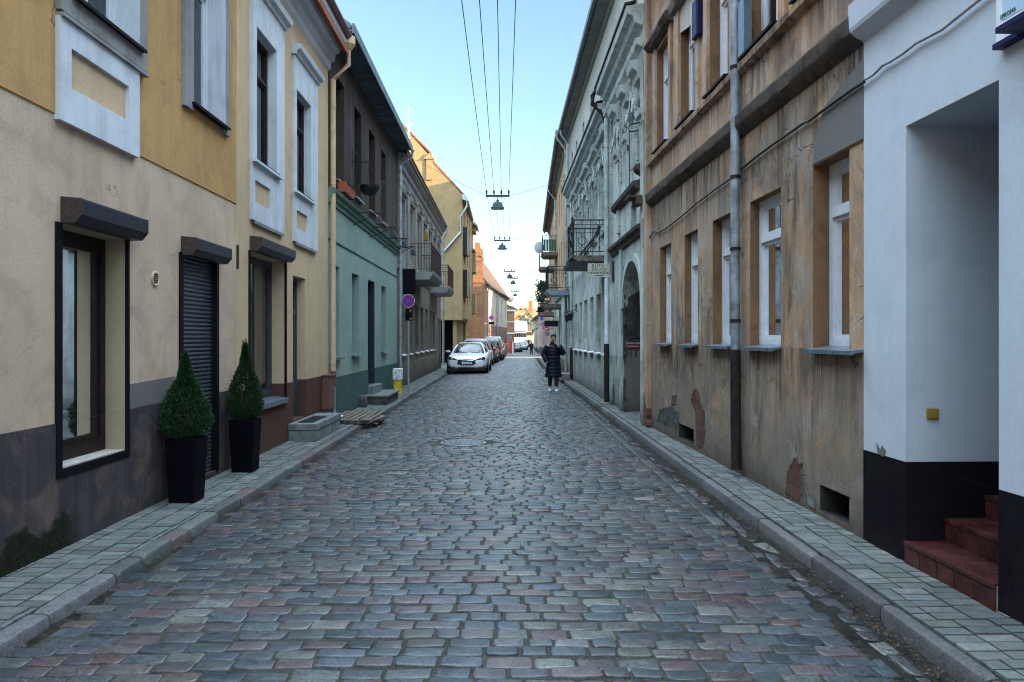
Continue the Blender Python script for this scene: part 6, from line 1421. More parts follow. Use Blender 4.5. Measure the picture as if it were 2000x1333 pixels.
rb = thing('brick_house', 'small dark red brick house with a white pediment and orange ground floor', 'house', at_depth(997, 690, 108), 'houses along the street')
Yr = 108.0; q = lambda x, y: at_depth(x, y, Yr)
x0, x1 = q(985,0).x, q(1005,0).x; zb_ = zg(Yr)-.3
m = MB(); m.box(x0-6, x1, Yr, Yr+9, q(0,652).z, q(0,607).z); m.build('upper_wall', M['brick'], rb)
m = MB(); m.box(x0-6, x1-.02, Yr+.02, Yr+8.9, zb_, q(0,652).z-.001); m.build('lower_wall', M['far_orange'], rb)
m = MB(); xc = x0-.6; m.prism([V(xc-3, Yr-.05, q(0,606).z), V(x1+.3, Yr-.05, q(0,606).z), V(xc, Yr-.05, q(0,588).z)], (0,.4,0)); m.build('pediment', M['brick'], rb)
m = MB()
for p_, r_ in (((xc, q(0,588).z), (x1+.4, q(0,605).z)), ((xc, q(0,588).z), (xc-3.2, q(0,605).z))):
    m.prism([V(p_[0],Yr-.3,p_[1]), V(r_[0],Yr-.3,r_[1]), V(r_[0],Yr-.3,r_[1]+.35), V(p_[0],Yr-.3,p_[1]+.35)], (0,9.5,0))
m.box(x0-6, x1+.25, Yr-.25, Yr-.051, q(0,608.5).z, q(0,605.5).z); m.box(x0-6, x1+.02, Yr-.06, Yr-.001, q(0,630).z, q(0,628.5).z); m.box(x0-6, x1+.06, Yr-.1, Yr-.001, q(0,653).z, q(0,650).z); m.build('white_cornice', M['far_white'], rb)
wq = [(986,992,612,627)]
m = MB(); a, b = q(992,655), q(1000,662); tag_s = thing('street_sign', 'small pale blue shop sign on the orange ground floor', 'sign', a); m.box(a.x, b.x, Yr-.05, Yr-.002, b.z, a.z); m.build('board', M['sill'], tag_s)
kk = thing('parcel_locker', 'narrow red and white kiosk standing before the orange wall', 'kiosk', q(1000, 690)); a, b = at_depth(997, 664, 104), at_depth(1003, 689, 104)
m = MB(); m.box(a.x, (a.x+b.x)/2, 104, 104.6, b.z-.2, a.z-.25); m.build('red_side', M['red'], kk); m = MB(); m.box((a.x+b.x)/2+.001, b.x, 104, 104.6, b.z-.2, a.z-.25); m.build('white_side', M['far_white'], kk); m = MB(); m.box(a.x-.05, b.x+.05, 103.95, 104.65, a.z-.249, a.z); m.build('cap', M['sill'], kk)

def box_house(label, Y, xa, xb, ytop, yridge, ybase, wall, roof, side='x', depth=12, rows=(), wcols=6, ridge_along='x', gable_pts=None):
    t = thing('far_house', label, 'house', at_depth((xa+xb)/2, ybase, Y), 'houses along the street'); a, b = at_depth(xa, ytop, Y), at_depth(xb, ybase, Y); zr = at_depth(0, yridge, Y).z
    m = MB(); m.box(a.x, b.x, Y, Y+depth, b.z-1.5, a.z); m.build('wall', M[wall], t)
    m = MB()
    if ridge_along == 'x':
        m.prism([V(a.x-.3, Y-.5, a.z-.15), V(a.x-.3, Y+depth/2, zr), V(a.x-.3, Y+depth+.5, a.z-.15)], (b.x-a.x+.6, 0, 0)); m.build('roof', M[roof], t)
    else:
        xm = (a.x+b.x)/2; m.prism([V(a.x+.02, Y+.01, a.z+.001), V(b.x-.02, Y+.01, a.z+.001), V(xm, Y+.01, zr)], (0, depth-.02, 0)); m.build('gable', M[wall], t)
        m = MB()
        for s_, e in ((a.x-.5, -1), (b.x+.5, 1)): m.prism([V(xm, Y-.4, zr+.02), V(s_, Y-.4, a.z-.2), V(s_, Y-.4, a.z+.2), V(xm, Y-.4, zr+.45)], (0, depth+.8, 0))
        m.build('roof', M[roof], t)
    for yt, yb in rows:
        za, zc_ = at_depth(0, yt, Y).z, at_depth(0, yb, Y).z
        for k in range(wcols):
            x = a.x+(b.x-a.x)*(k+.5)/wcols; m = MB(); m.box(x-.32, x+.32, Y-.04, Y-.002, zc_, za); w_ = m.build('window', M['frame_grey'], t)
    return t
box_house('small white house with a grey roof at the end of the street', 150, 1002, 1028, 646, 626, 674, 'far_white', 'zinc', rows=((651, 659),), wcols=6, depth=10)
box_house('small yellowish house beside the white one at the end of the street', 158, 1027, 1040, 644, 634, 674, 'far_yellow', 'tile_brown', rows=((649, 656),), wcols=3, depth=8)
fy = box_house('large pale yellow gabled house on the rise, catching the sun', 200, 999, 1052, 640, 602, 672, 'far_yellow', 'tile_far', ridge_along='y', depth=14)
fo = box_house('far house with a broad orange tiled roof on the skyline', 225, 985, 1075, 622, 600, 672, 'far_yellow', 'tile_far', depth=16)
m = MB(); q = at_depth(1036, 594, 230); m.box(q.x-.6, q.x+.6, 229, 231, q.z-3, q.z+1); m.build('chimney', M['far_orange'], fo)
# bare hillside trees between the far houses
for k, (x, y0, y1, Y) in enumerate(((1026, 622, 660, 170), (1034, 628, 662, 172), (1018, 618, 650, 176), (1030, 612, 650, 178))):
    b = at_depth(x, 672, Y); h = at_depth(0, y0, Y).z-b.z
    tree('bare_tree', ['brown leafless tree on the slope left of the yellow gable', 'brown leafless tree above the small yellowish house', 'brown leafless tree behind the white house roof', 'tall brown leafless tree in front of the yellow gable'][k], b, h, 30+k, 2.4, 'leaf_far', 'bare trees on the far slope', .3, 500, conif=False)
hb_ = MB(); 
for j in range(9):
    for i in range(25): hb_.v.append((-700+i*60, 420+j*60, -2+(10*math.sin(j/8*1.57)+4*mnoise.noise((i*.4, j*.5, 2)))*(1 if j else 0)))
for j in range(8):
    for i in range(24): b = j*25+i; hb_.f.append((b, b+1, b+26, b+25)); hb_.m.append(0)
hb_.build('hills', M['hill'], shade=90, kind='structure')

# ---------------------------------------------------------------- wires, lamps
WX = [-.66, -.385, -.10, .185]; BZ = 7.02
bars = [(26.5, 972, 383), (39.0, 981, 470), (57.0, 995.5, 531), (80.0, 1006, 570), (118.0, 1017, 600)]
pos = []
for i, (Y, x, y) in enumerate(bars):
    c = at_depth(x, y, Y); pos.append(c)
    t = thing('street_lamp', ['grey hooded lamp under a four-insulator crossbar, nearest over the street', 'grey hooded lamp under the second crossbar along the wires', 'grey hooded lamp under the third crossbar, left of a twin lamp', 'small hooded lamp far up the wires above the brick house corner', 'tiny hooded lamp farthest along, before the orange roofs'][i], 'street lamp', c, 'lamps hung over the street')
    sc_ = 1.0 if i < 3 else 1.0
    m = MB(); m.box(c.x-.44, c.x+.44, c.y-.03, c.y+.03, c.z-.035, c.z+.035); m.build('crossbar', M['iron_brown'], t)
    for k in range(4):
        p = V(c.x+(-.41+.273*k), c.y, c.z); m = MB(); m.tube([p+V(0,0,.036), p+V(0,0,.08)], .012, 6); m.lathe(p+V(0,0,.07), [(.02,0),(.04,.02),(.035,.06),(.025,.07),(.038,.09),(.03,.13),(.01,.14)], 10); m.build('insulator', M['iron'], t, shade=50)
    h = c+V(.0,0,-.42); m = MB()
    def sq(w, d, z): return [h+V(a*w, b*d, z) for a, b in ((-1,-1),(1,-1),(1,1),(-1,1))]
    m.loft([sq(.24,.17,-.06), sq(.245,.175,-.03), sq(.20,.14,.0), sq(.165,.11,.13), sq(.14,.09,.17), sq(.05,.05,.19), sq(.05,.05,.25), sq(.03,.03,.27)]); m.build('lamp_hood', M['lampmetal'], t, bevel=.008)
    m = MB(); m.loft([sq(.21,.15,-.061), sq(.17,.12,-.085)]); m.build('lamp_glass', M['lampglass'], t)
    m = MB(); m.tube([h+V(0,0,.27), c+V(0,0,-.03)], .014, 6); m.tube([c+V(.1,0,-.035), c+V(.25,0,-.1), c+V(.24,0,-.22), c+V(.13,0,-.27), h+V(.05,0,.2)], .009, 6); m.build('hanger', M['iron'], t, shade=60)
c2 = at_depth(1002, 544, 62); t = copy_thing(bpy.data.objects['street_lamp.003']); t.location = c2; t['label'] = 'hooded lamp close beside the third one, slightly lower on the right'
for k in range(4):
    pts = []
    path = [V(WX[k], -30, BZ+.14), V(WX[k], -6, BZ+.14)] + [V(c.x-.41+.273*k, c.y, c.z+.13) for c in pos]
    for i in range(len(path)-1):
        a, b = path[i], path[i+1]; L = (b-a).length; n = 10; sag = .0004*L*L*.5 if i else .1
        for s in range(n): q_ = s/n; p = a.lerp(b, q_); p.z -= sag*4*q_*(1-q_); pts.append(p)
    pts.append(path[-1]); m = MB(); m.tube(pts, .0075, 5)
    tag(m.build('power_line', M['cable'], None, shade=70), ['leftmost of the four overhead wires running along the street', 'second overhead wire from the left', 'second overhead wire from the right', 'rightmost of the four overhead wires running along the street'][k], 'cable', 'overhead wires')
sw_ = [(0, V(-3.4, 26.4, 8.3), V(2.3, 26.6, 7.15+.4)), (1, V(-3.0, 41.2, 8.0), V(2.75, 39, 7.6)), (2, V(-2.5, 58.5, 8.8), V(3.5, 57, 7.9)), (3, V(-.9, 80, 6.2), V(4.8, 80, 4.9))]
sl_ = [gp(870, 352), V(-3.0, 41.3, 8.1), None, None]
for i, a, b in sw_:
    c = pos[i]
    m = MB(); m.tube([a, c+V(-.44,0,0)], .006, 5); m.tube([c+V(.44,0,0), b], .006, 5)
    tag(m.build('span_wire', M['cable'], None), ['thin span wire holding the nearest lamp between both house rows', 'thin span wire holding the second lamp', 'thin span wire holding the third lamp', 'thin span wire holding the lamp beyond the crossing'][i], 'cable', 'span wires across the street')
an = thing('antenna_mast', 'thin white antenna mast on the dark roof, left skyline', 'antenna', (-5.2, 38, 9)); q = at_depth(798, 208, 38)
m = MB(); m.tube([V(q.x, 38, 9.3), q], .045, 8); m.tube([q+V(0,0,-1.0), q+V(.25,0,-.9)], .02, 5); m.tube([q+V(-.3,0,-1.6), q+V(.1,0,-1.5)], .015, 5); m.build('mast', M['white'], an)
# ---------------------------------------------------------------- vehicles
def car_body(t, L, Wd, H, prof, paint, ghouse, front_y=0):
    """prof: list of (y, half width, z bottom, z belt, z top of the deck) along the length; local: x across, -y is the front."""
    m = MB(); rings = []
    for y, w, zb, zm, zt in prof:
        r = []
        for x, z in ((.0, zb), (.80, zb), (.95, zb+.06), (1.0, zb+(zm-zb)*.42), (.985, zb+(zm-zb)*.72), (.95, zm), (.86, zm+(zt-zm)*.55), (.62, zm+(zt-zm)*.9), (.30, zt), (0, zt+.008)): r.append((x*w, z))
        ring = [V(x, y, z) for x, z in r] + [V(-x, y, z) for x, z in r[-2:0:-1]]
        rings.append(ring)
    m.loft(rings); b = m.build('body', M[paint], t, local=True, shade=38)
    s = b.modifiers.new('Subdivision', 'SUBSURF'); s.levels = 1; s.render_levels = 2
    g_ = MB(); rings = []
    for y, wb, zb, wt, zt in ghouse:
        rings.append([V(-wb, y, zb), V(-wb*.98, y, zb+(zt-zb)*.3), V(-wt, y, zb+(zt-zb)*.82), V(-wt*.82, y, zt), V(0, y, zt+.02), V(wt*.82, y, zt), V(wt, y, zb+(zt-zb)*.82), V(wb*.98, y, zb+(zt-zb)*.3), V(wb, y, zb)])
    g_.loft(rings); go = g_.build('windows', M['carglass'], t, local=True, shade=40)
    # roof skin and pillars as strips proud of the glass
    r_ = MB(); k = len(ghouse); i0, i1 = 1, k-2
    rr = []
    for i in range(i0, i1+1):
        y, wb, zb, wt, zt = ghouse[i]; rr.append([V(-wt-.008, y, zb+(zt-zb)*.80), V(-wt*.82, y, zt+.012), V(0, y, zt+.033), V(wt*.82, y, zt+.012), V(wt+.008, y, zb+(zt-zb)*.80), V(wt*.8, y, zt-.01), V(0, y, zt+.004), V(-wt*.8, y, zt-.01)])
    r_.loft(rr)
    for s in (-1, 1):
        for i, j in ((0, 1), (k-1, k-2)):
            a, b_ = ghouse[i], ghouse[j]
            p0 = V(s*(a[1]+.006), a[0], a[2]+.0); p1 = V(s*(b_[3]+.008), b_[0], b_[2]+(b_[4]-b_[2])*.84)
            r_.tube([p0, p0.lerp(p1,.5)+V(s*.012,0,.012), p1], .038, 6)
        c = ghouse[k//2]; r_.tube([V(s*(c[1]+.004), c[0], c[2]), V(s*(c[3]+.006), c[0], c[2]+(c[4]-c[2])*.82)], .03, 6)
    r_.build('roof', M[paint], t, local=True, shade=40)
    return b
def wheels(t, L, Wd, ya, yb, r):
    for y in (ya, yb):
        for s in (-1, 1):
            x = s*(Wd/2-.10); m = MB()
            m.lathe(V(x, y, r), [(r*.62,-.10),(r*.97,-.105),(r,-.07),(r,.07),(r*.97,.105),(r*.62,.10)], 24, 'x'); w_ = m.build('wheel', M['tyre'], t, local=True, shade=40)
            m = MB(); m.lathe(V(x, y, r), [(.01, s*.085),(r*.2, s*.098),(r*.22, s*.07),(r*.55, s*.08),(r*.63, s*.10),(r*.63, s*.02)], 20, 'x')
            for k in range(6):
                a = k*math.pi/3; d = V(0, math.cos(a), math.sin(a)); e = V(0, -math.sin(a), math.cos(a)); c = V(x+s*.09, y, r); m.prism([c+d*r*.15+e*r*.08, c+d*r*.6+e*r*.06, c+d*r*.6-e*r*.06, c+d*r*.15-e*r*.08], (s*.012, 0, 0))
            m.build('rim', M['alloy'], w_, local=True, shade=40)
def sheet_on(t, name, pts, mat, y_off=-.012, th=.02):
    m = MB(); m.prism([V(*p)+V(0, y_off, 0) for p in pts], (0, th, 0)); return m.build(name, M[mat] if isinstance(mat, str) else mat, t, local=True, shade=40)
def sedan():
    t = thing('parked_car', 'white sedan parked facing us with a dark oval grille, nearest car', 'car', (0,0,0), 'cars parked on the left side')
    # front at y=0, rear at y=4.95
    prof = [(0.02,.70,.30,.58,.60),(.10,.84,.22,.66,.70),(.35,.93,.19,.74,.80),(.9,.975,.18,.82,.90),(1.5,.98,.18,.88,.97),(2.4,.98,.18,.92,.98),(3.4,.98,.18,.96,1.0),(4.2,.97,.22,1.0,1.06),(4.75,.90,.30,1.0,1.05),(4.95,.80,.42,.92,.96)]
    gh = [(1.30,.80,.90,.70,.93),(2.05,.86,.93,.60,1.38),(2.5,.88,.95,.62,1.425),(3.1,.88,.96,.62,1.41),(3.7,.86,.98,.56,1.30),(4.4,.78,1.0,.55,1.05)]
    b = car_body(t, 4.95, 1.96, 1.44, prof, 'car_white', gh)
    wheels(t, 4.95, 1.96, .95, 3.95, .345)
    # face: oval grille, headlamps, intakes
    F = [(-.50,.53),(-.45,.605),(-.32,.65),(0,.662),(.32,.65),(.45,.605),(.50,.53),(.43,.445),(.28,.40),(0,.39),(-.28,.40),(-.43,.445)]
    def fy(x, z): return .012+.10*(abs(x)/.9)**2*1.5+.08*max(0, z-.5)
    def patch(name, pts, mat, off=-.02, parent=t):
        m = MB(); n = len(pts); c = V(sum(p[0] for p in pts)/n, 0, sum(p[1] for p in pts)/n)
        vs = [V(x, fy(x, z)+off, z) for x, z in pts]; cc = V(c.x, fy(c.x, c.z)+off-.004, c.z); k = vs+[v+V(0,.09,0) for v in vs]+[cc]
        m.add(k, [(i, (i+1)%n, 2*n) for i in range(n)]+[(i, (i+1)%n, n+(i+1)%n, n+i) for i in range(n)]); return m.build(name, M[mat], parent, local=True, shade=50)
    gr = patch('grille', F, 'plastic')
    patch('grille_trim', [(-.36,.615),(0,.628),(.36,.615),(.30,.598),(0,.608),(-.30,.598)], 'chrome', -.034, gr)
    for s in (-1, 1):
        pts = [(s*.42,.645),(s*.58,.71),(s*.76,.765),(s*.86,.765),(s*.86,.67),(s*.76,.615),(s*.58,.610)]
        h = patch('headlight', pts, 'headlamp', -.03)
        m = MB(); m.lathe(V(s*.70, fy(.7,.68)-.045, .68), [(.001,-.01),(.035,-.005),(.04,.02)], 12, 'y'); m.build('lens', M['chrome'], h, local=True, shade=40)
        patch('air_intake', [(s*.50,.285),(s*.60,.36),(s*.82,.41),(s*.86,.35),(s*.80,.285),(s*.66,.265)], 'plastic')
        m = MB(); x = s*1.0; m.loft([[V(x-s*.09, 1.62, .96), V(x-s*.09, 1.70, .96), V(x-s*.09, 1.70, 1.02), V(x-s*.09, 1.62, 1.02)], [V(x+s*.05, 1.58, .95), V(x+s*.05, 1.72, .95), V(x+s*.05, 1.72, 1.07), V(x+s*.05, 1.58, 1.07)], [V(x+s*.15, 1.64, .98), V(x+s*.15, 1.72, .98), V(x+s*.15, 1.72, 1.05), V(x+s*.15, 1.64, 1.05)]]); mo = m.build('mirror', M['car_white'], t, local=True, bevel=.02)
    patch('lower_intake', [(-.42,.26),(-.40,.295),(.40,.295),(.42,.26),(.36,.235),(-.36,.235)], 'plastic', -.02)
    m = MB(); m.box(-.26, .26, -.045, -.022, .44, .545); p = m.build('plate', M['plate'], t, local=True)
    m = MB(); m.box(-.26, -.205, -.047, -.0455, .441, .544); m.build('blue_band', M['blue'], p, local=True)
    tx = text('lettering', 'EV 1193', M['ink'], p, (.03, -.047, .492), (1,0,0), (0,0,1), .105, .001)
    m = MB(); m.prism([V(x*1.5, -.030, .60+z*1.5) for x, z in ((-.03,.05),(0,.042),(.03,.05),(.028,.036),(.008,.034),(0,-.03),(-.008,.034),(-.028,.036))], (0, .02, 0)); m.build('emblem', M['chrome'], t, local=True)
    m = MB(); m.box(-.86, .86, .12, 4.8, .13, .23); m.build('underbody', M['plastic'], t, local=True)
    for s in (-.3, .3):
        m = MB(); m.tube([V(s-.2, 1.30, .955), V(s+.25, 1.22, .945)], .012, 5); m.build('wiper', M['plastic'], t, local=True)
    return t
c1 = sedan(); yc = 33.4; q = at_depth(911, 730, yc); c1.location = (q.x, yc, zg(yc)+.03); c1.rotation_euler = (0, 0, math.radians(-1.5))
def suv(label, paint, seed):
    """Seen from behind: tailgate, rear glass, lamps. Local: rear at y=0, front at y=4.5."""
    t = thing('parked_car', label, 'car', (0,0,0), 'cars parked on the left side')
    prof = [(0.0,.74,.42,.82,.86),(.08,.86,.32,.92,.98),(.5,.92,.24,.95,1.02),(1.5,.93,.22,.93,1.0),(2.6,.93,.22,.92,.99),(3.3,.93,.22,.90,.97),(4.0,.90,.24,.80,.87),(4.4,.80,.30,.66,.70),(4.5,.68,.36,.58,.60)]
    gh = [(.06,.80,.94,.70,.98),(.30,.84,.96,.62,1.48),(.8,.86,.97,.66,1.60),(1.8,.87,.96,.66,1.62),(2.5,.86,.96,.60,1.50),(3.3,.80,.96,.62,1.0)]
    car_body(t, 4.5, 1.86, 1.62, prof, paint, gh); wheels(t, 4.5, 1.86, .85, 3.55, .34)
    for s in (-1, 1):
        m = MB(); m.loft([[V(s*.60,-.005,.86), V(s*.60,.05,.86), V(s*.60,.05,.95), V(s*.60,-.005,.95)], [V(s*.88,.10,.80), V(s*.88,.22,.80), V(s*.90,.24,1.02), V(s*.88,.12,1.02)]]); m.build('tail_light', M['taillamp'], t, local=True, bevel=.01)
        m = MB(); m.loft([[V(s*.92, 2.95, 1.0), V(s*.92, 3.05, 1.0), V(s*.92, 3.05, 1.08), V(s*.92, 2.95, 1.08)], [V(s*1.08, 2.95, .99), V(s*1.08, 3.06, .99), V(s*1.08, 3.06, 1.12), V(s*1.08, 2.95, 1.12)]]); m.build('mirror', M[paint], t, local=True, bevel=.02)
    m = MB(); m.box(-.26, .26, -.03, .01, .66, .77); m.build('plate', M['plate'], t, local=True)
    m = MB(); m.prism([V(-.8,-.012,.36), V(.8,-.012,.36), V(.86,.02,.58), V(-.86,.02,.58)], (0,.06,0)); m.build('bumper', M['plastic'], t, local=True)
    m = MB(); m.box(-.8, .8, .1, 4.2, .18, .26); m.build('underbody', M['plastic'], t, local=True)
    return t
for i, (yc, dx, lab, pt) in enumerate(((40.6, -.78, 'silver hatchback seen from behind, right after the white sedan', 'car_silver'), (46.4, -.60, 'dark grey hatchback seen from behind, third in the parked row', 'car_grey'), (52.2, -.36, 'beige grey hatchback seen from behind, fourth in the parked row', 'car_tan'), (58.4, -.45, 'taller silver estate with red lamp, last in the parked row', 'car_silver'))):
    o = suv(lab, pt, i); o.location = (dx-1.0+xo(yc)*.8, yc, zg(yc)+.02); o.rotation_euler = (0, 0, math.radians(-2.2))
    if i == 3: o.scale = (1.05, 1.05, 1.12)
for i, (x, y, Y, lab, pt) in enumerate(((1019, 683, 122, 'far silver sedan facing us by the orange house', 'car_silver'), (1007, 687, 112, 'far dark car parked close to the kiosk', 'car_grey'), (1030.5, 679, 136, 'far blue grey car beyond the silver sedan', 'car_grey'))):
    o = copy_thing(c1); o.location = (at_depth(x, 0, Y).x, Y, zg(Y)+.02); o['label'] = lab; o['group'] = 'cars far along the street'; o.rotation_euler = (0, 0, math.radians(-3))
    for c in [k for k in bpy.data.objects if k.parent == o]:
        if c.type == 'MESH' and any(m_ and m_.name == 'white_car_paint' for m_ in c.data.materials):
            c.data = c.data.copy(); c.data.materials[0] = M[pt]
# ---------------------------------------------------------------- people
def skin_body(name, joints, edges, root, mat, parent, sub=2):
    """One continuous figure grown round a skeleton of joints with radii."""
    me = bpy.data.meshes.new(name); names = list(joints); idx = {n: i for i, n in enumerate(names)}
    me.from_pydata([joints[n][0] for n in names], [(idx[a], idx[b]) for a, b in edges], []); me.materials.append(mat)
    o = bpy.data.objects.new(name, me); COL.objects.link(o); o.parent = parent
    o.modifiers.new('Skin', 'SKIN'); s = o.modifiers.new('Subdivision', 'SUBSURF'); s.levels = sub; s.render_levels = sub
    bm = bmesh.new(); bm.from_mesh(me); ly = bm.verts.layers.skin.verify(); bm.verts.ensure_lookup_table()
    for n in names:
        r = joints[n][1]; sv = bm.verts[idx[n]][ly]; sv.radius = r if isinstance(r, tuple) else (r, r); sv.use_root = n == root
    bm.to_mesh(me); bm.free()
    dg = bpy.context.evaluated_depsgraph_get(); nm = bpy.data.meshes.new_from_object(o.evaluated_get(dg)); o.modifiers.clear(); o.data = nm; nm.name = name
    nm.materials.clear(); nm.materials.append(mat); nm.polygons.foreach_set('use_smooth', [True]*len(nm.polygons))
    return o
def ell(c, rx, ry, n=24, ph=0, fx=lambda a: 1): return [V(c[0]+rx*fx(a)*math.cos(a), c[1]+ry*fx(a)*math.sin(a), c[2]) for a in (2*math.pi*i/n+ph for i in range(n))]
# the man walking towards us: hand to his chin, the other in his pocket. Local: he faces -y, his left is +x in the picture
def man():
    t = thing('person', 'man walking towards us in a long navy quilted coat, hand raised to his chin', 'person', (0,0,0), 'people in the street')
    J = dict(pelvis=((0,0,.95),(.13,.10)), belly=((0,0,1.10),(.13,.10)), chest=((0,.01,1.32),(.16,.11)), neckb=((0,.01,1.50),(.075,.075)), neck=((0,-.005,1.57),(.055,.058)), headb=((0,-.02,1.64),(.070,.082)), headm=((0,-.02,1.72),(.078,.098)), headt=((0,-.01,1.80),(.056,.07)),
        hipR=((-.09,0,.90),.095), kneeR=((-.10,-.03,.50),.062), ankR=((-.115,.05,.11),.042), toeR=((-.125,-.10,.05),(.04,.032)),
        hipL=((.09,0,.90),.095), kneeL=((.095,-.07,.50),.062), ankL=((.085,-.14,.09),.042), toeL=((.09,-.29,.05),(.04,.032)),
        shR=((-.19,.01,1.46),.07), elR=((-.30,.06,1.17),.05), wrR=((-.235,-.06,.97),.034), haR=((-.19,-.09,.90),(.04,.022)),
        shL=((.19,.01,1.46),.07), elL=((.31,-.10,1.20),.05), wrL=((.12,-.24,1.47),.031), paL=((.075,-.235,1.545),(.040,.024)))
    E = [('pelvis','belly'),('belly','chest'),('chest','neckb'),('neckb','neck'),('neck','headb'),('headb','headm'),('headm','headt'),('pelvis','hipR'),('hipR','kneeR'),('kneeR','ankR'),('ankR','toeR'),('pelvis','hipL'),('hipL','kneeL'),('kneeL','ankL'),('ankL','toeL'),('chest','shR'),('shR','elR'),('elR','wrR'),('wrR','haR'),('chest','shL'),('shL','elL'),('elL','wrL'),('wrL','paL')]
    base = V(*J['paL'][0]); 
    fing = [('i',(-.030,-.012,.025),(-.050,-.004,.050),(-.055,.045,.062)),('m',(-.036,-.008,.008),(-.066,-.004,.024),(-.072,.04,.034)),('r',(-.034,-.004,-.010),(-.062,-.008,.0),(-.060,.03,.012)),('l',(-.028,.002,-.026),(-.050,-.004,-.022),(-.046,.026,-.012)),('t',(-.010,.016,.040),(-.022,.03,.066),(-.034,.05,.082))]
    for n, a, b, c in fing:
        for k, p in enumerate((a, b, c)): J[n+str(k)] = (tuple(base+V(*p)), .0105-.001*k)
        E += [('paL', n+'0'), (n+'0', n+'1'), (n+'1', n+'2')]
    b = skin_body('body', J, E, 'pelvis', M['skin'], t)
    # face
    m = MB(); hc = V(0,-.02,1.72)
    m.loft([[hc+V(-.012,-.092,.03),hc+V(.012,-.092,.03),hc+V(.008,-.085,.03)], [hc+V(-.019,-.118,-.022),hc+V(.019,-.118,-.022),hc+V(.0,-.085,-.022)], [hc+V(-.012,-.095,-.034),hc+V(.012,-.095,-.034),hc+V(0,-.085,-.034)]]); m.build('nose', M['skin'], t, local=True, shade=80)
    for s in (-1, 1):
        m = MB(); m.lathe(hc+V(s*.034,-.088,.018), [(.001,-.012),(.010,-.008),(.013,.0),(.010,.008)], 10, 'y'); m.build('eye', M['ink'], t, local=True, shade=80)
        m = MB(); m.tube([hc+V(s*.015,-.097,.036), hc+V(s*.036,-.096,.043), hc+V(s*.056,-.082,.036)], .006, 6); m.build('eyebrow', M['hair'], t, local=True)
        m = MB(); m.lathe(hc+V(s*.084,.0,.0), [(.001,-s*.0),(.022,0),(.030,s*.008),(.02,s*.016),(.004,s*.014)], 12, 'x'); m.build('ear', M['skin'], t, local=True, shade=80)
    m = MB(); m.tube([hc+V(-.026,-.090,-.055), hc+V(0,-.099,-.053), hc+V(.026,-.090,-.055)], .006, 6); m.build('mouth', simple('lips', (.25,.10,.085), .5), t, local=True)
    bm = bmesh.new(); bmesh.ops.create_uvsphere(bm, u_segments=24, v_segments=16, radius=1)
    for v in list(bm.verts):
        v.co = V(v.co.x*.091, v.co.y*.110, v.co.z*.112)
    bmesh.ops.delete(bm, geom=[v for v in bm.verts if (v.co.y < -.045 and v.co.z < .055) or v.co.z < -.035 or (v.co.y < -.0 and v.co.z < .0)], context='VERTS')
    for v in bm.verts: v.co += V(0,-.012,1.742) + v.co.normalized()*.010*mnoise.noise(v.co*28)
    me = bpy.data.meshes.new('hair'); bm.to_mesh(me); bm.free(); me.materials.append(M['hair']); o = bpy.data.objects.new('hair', me); COL.objects.link(o); o.parent = t; sf = o.modifiers.new('Solidify', 'SOLIDIFY'); sf.thickness = .012
    # long quilted coat: tubes of down between stitched seams
    def quilt(path, n=26, seams=.115):
        rings = []; tot = 0; 
        for i in range(len(path)-1):
            (c0, a0, b0), (c1, a1, b1) = path[i], path[i+1]; c0, c1 = V(*c0), V(*c1); k = max(2, int((c1-c0).length/.02))
            for s in range(k):
                q = s/k; c = c0.lerp(c1, q); d = tot+(c1-c0).length*q; puff = .018*abs(math.sin(math.pi*d/seams))**.6-.008
                t_ = (c1-c0).normalized(); ax = V(1,0,0) if abs(t_.x) < .8 else V(0,1,0); u_ = (ax-t_*ax.dot(t_)).normalized(); w_ = t_.cross(u_)
                ra, rb_ = a0+(a1-a0)*q+puff, b0+(b1-b0)*q+puff
                rings.append([c+u_*(ra*math.cos(2*math.pi*j/n)*(1+.02*mnoise.noise((j*.9, d*9, 1))))+w_*(rb_*math.sin(2*math.pi*j/n)*(1+.03*mnoise.noise((j*.7, d*7, 5)))) for j in range(n)])
            tot += (c1-c0).length
        return rings
    m = MB(); m.loft(quilt([((0,.0,.44),.275,.20),((0,.0,.62),.245,.185),((0,0,.85),.225,.17),((0,0,1.05),.215,.165),((0,.005,1.25),.225,.165),((0,.01,1.42),.215,.145),((0,.01,1.50),.14,.11),((0,.01,1.535),.10,.10)]), cap=False)
    m.loft(quilt([((-.17,.01,1.46),.09,.09),((-.31,.06,1.18),.088,.088),((-.24,-.05,.98),.07,.07),((-.21,-.08,.93),.062,.062)], 16, .10))
    m.loft(quilt([((.17,.01,1.46),.09,.09),((.32,-.10,1.20),.09,.09),((.155,-.215,1.41),.066,.066),((.135,-.232,1.45),.055,.055)], 16, .10))
    ct = m.build('coat', M['coat'], t, local=True, shade=50); ct['label'] = 'long navy quilted coat'
    m = MB(); m.loft([ell((0,.01,1.49),.125,.11), ell((0,.005,1.55),.105,.105), ell((0,-.0,1.605),.098,.105), ell((0,-.0,1.60),.084,.09), ell((0,.0,1.50),.08,.085)], cap=False); m.build('collar', M['coat_black'], t, local=True, shade=60)
    m = MB(); m.tube([V(.0,-.20,.5),V(0,-.178,.85),V(0,-.172,1.1),V(0,-.168,1.3),V(0,-.145,1.43),V(0,-.105,1.53)], .010, 6); m.build('zip', M['coat_black'], t, local=True)
    m = MB()
    for h_, k_, a_ in (('hipR','kneeR','ankR'),('hipL','kneeL','ankL')):
        h_, k_, a_ = V(*J[h_][0]), V(*J[k_][0]), V(*J[a_][0]); m.tube([h_, k_+V(0,0,.1), k_, k_.lerp(a_,.5), a_+V(0,0,.06)], [.11,.085,.078,.07,.062], 14)
    m.build('trousers', M['trousers'], t, local=True, shade=70)
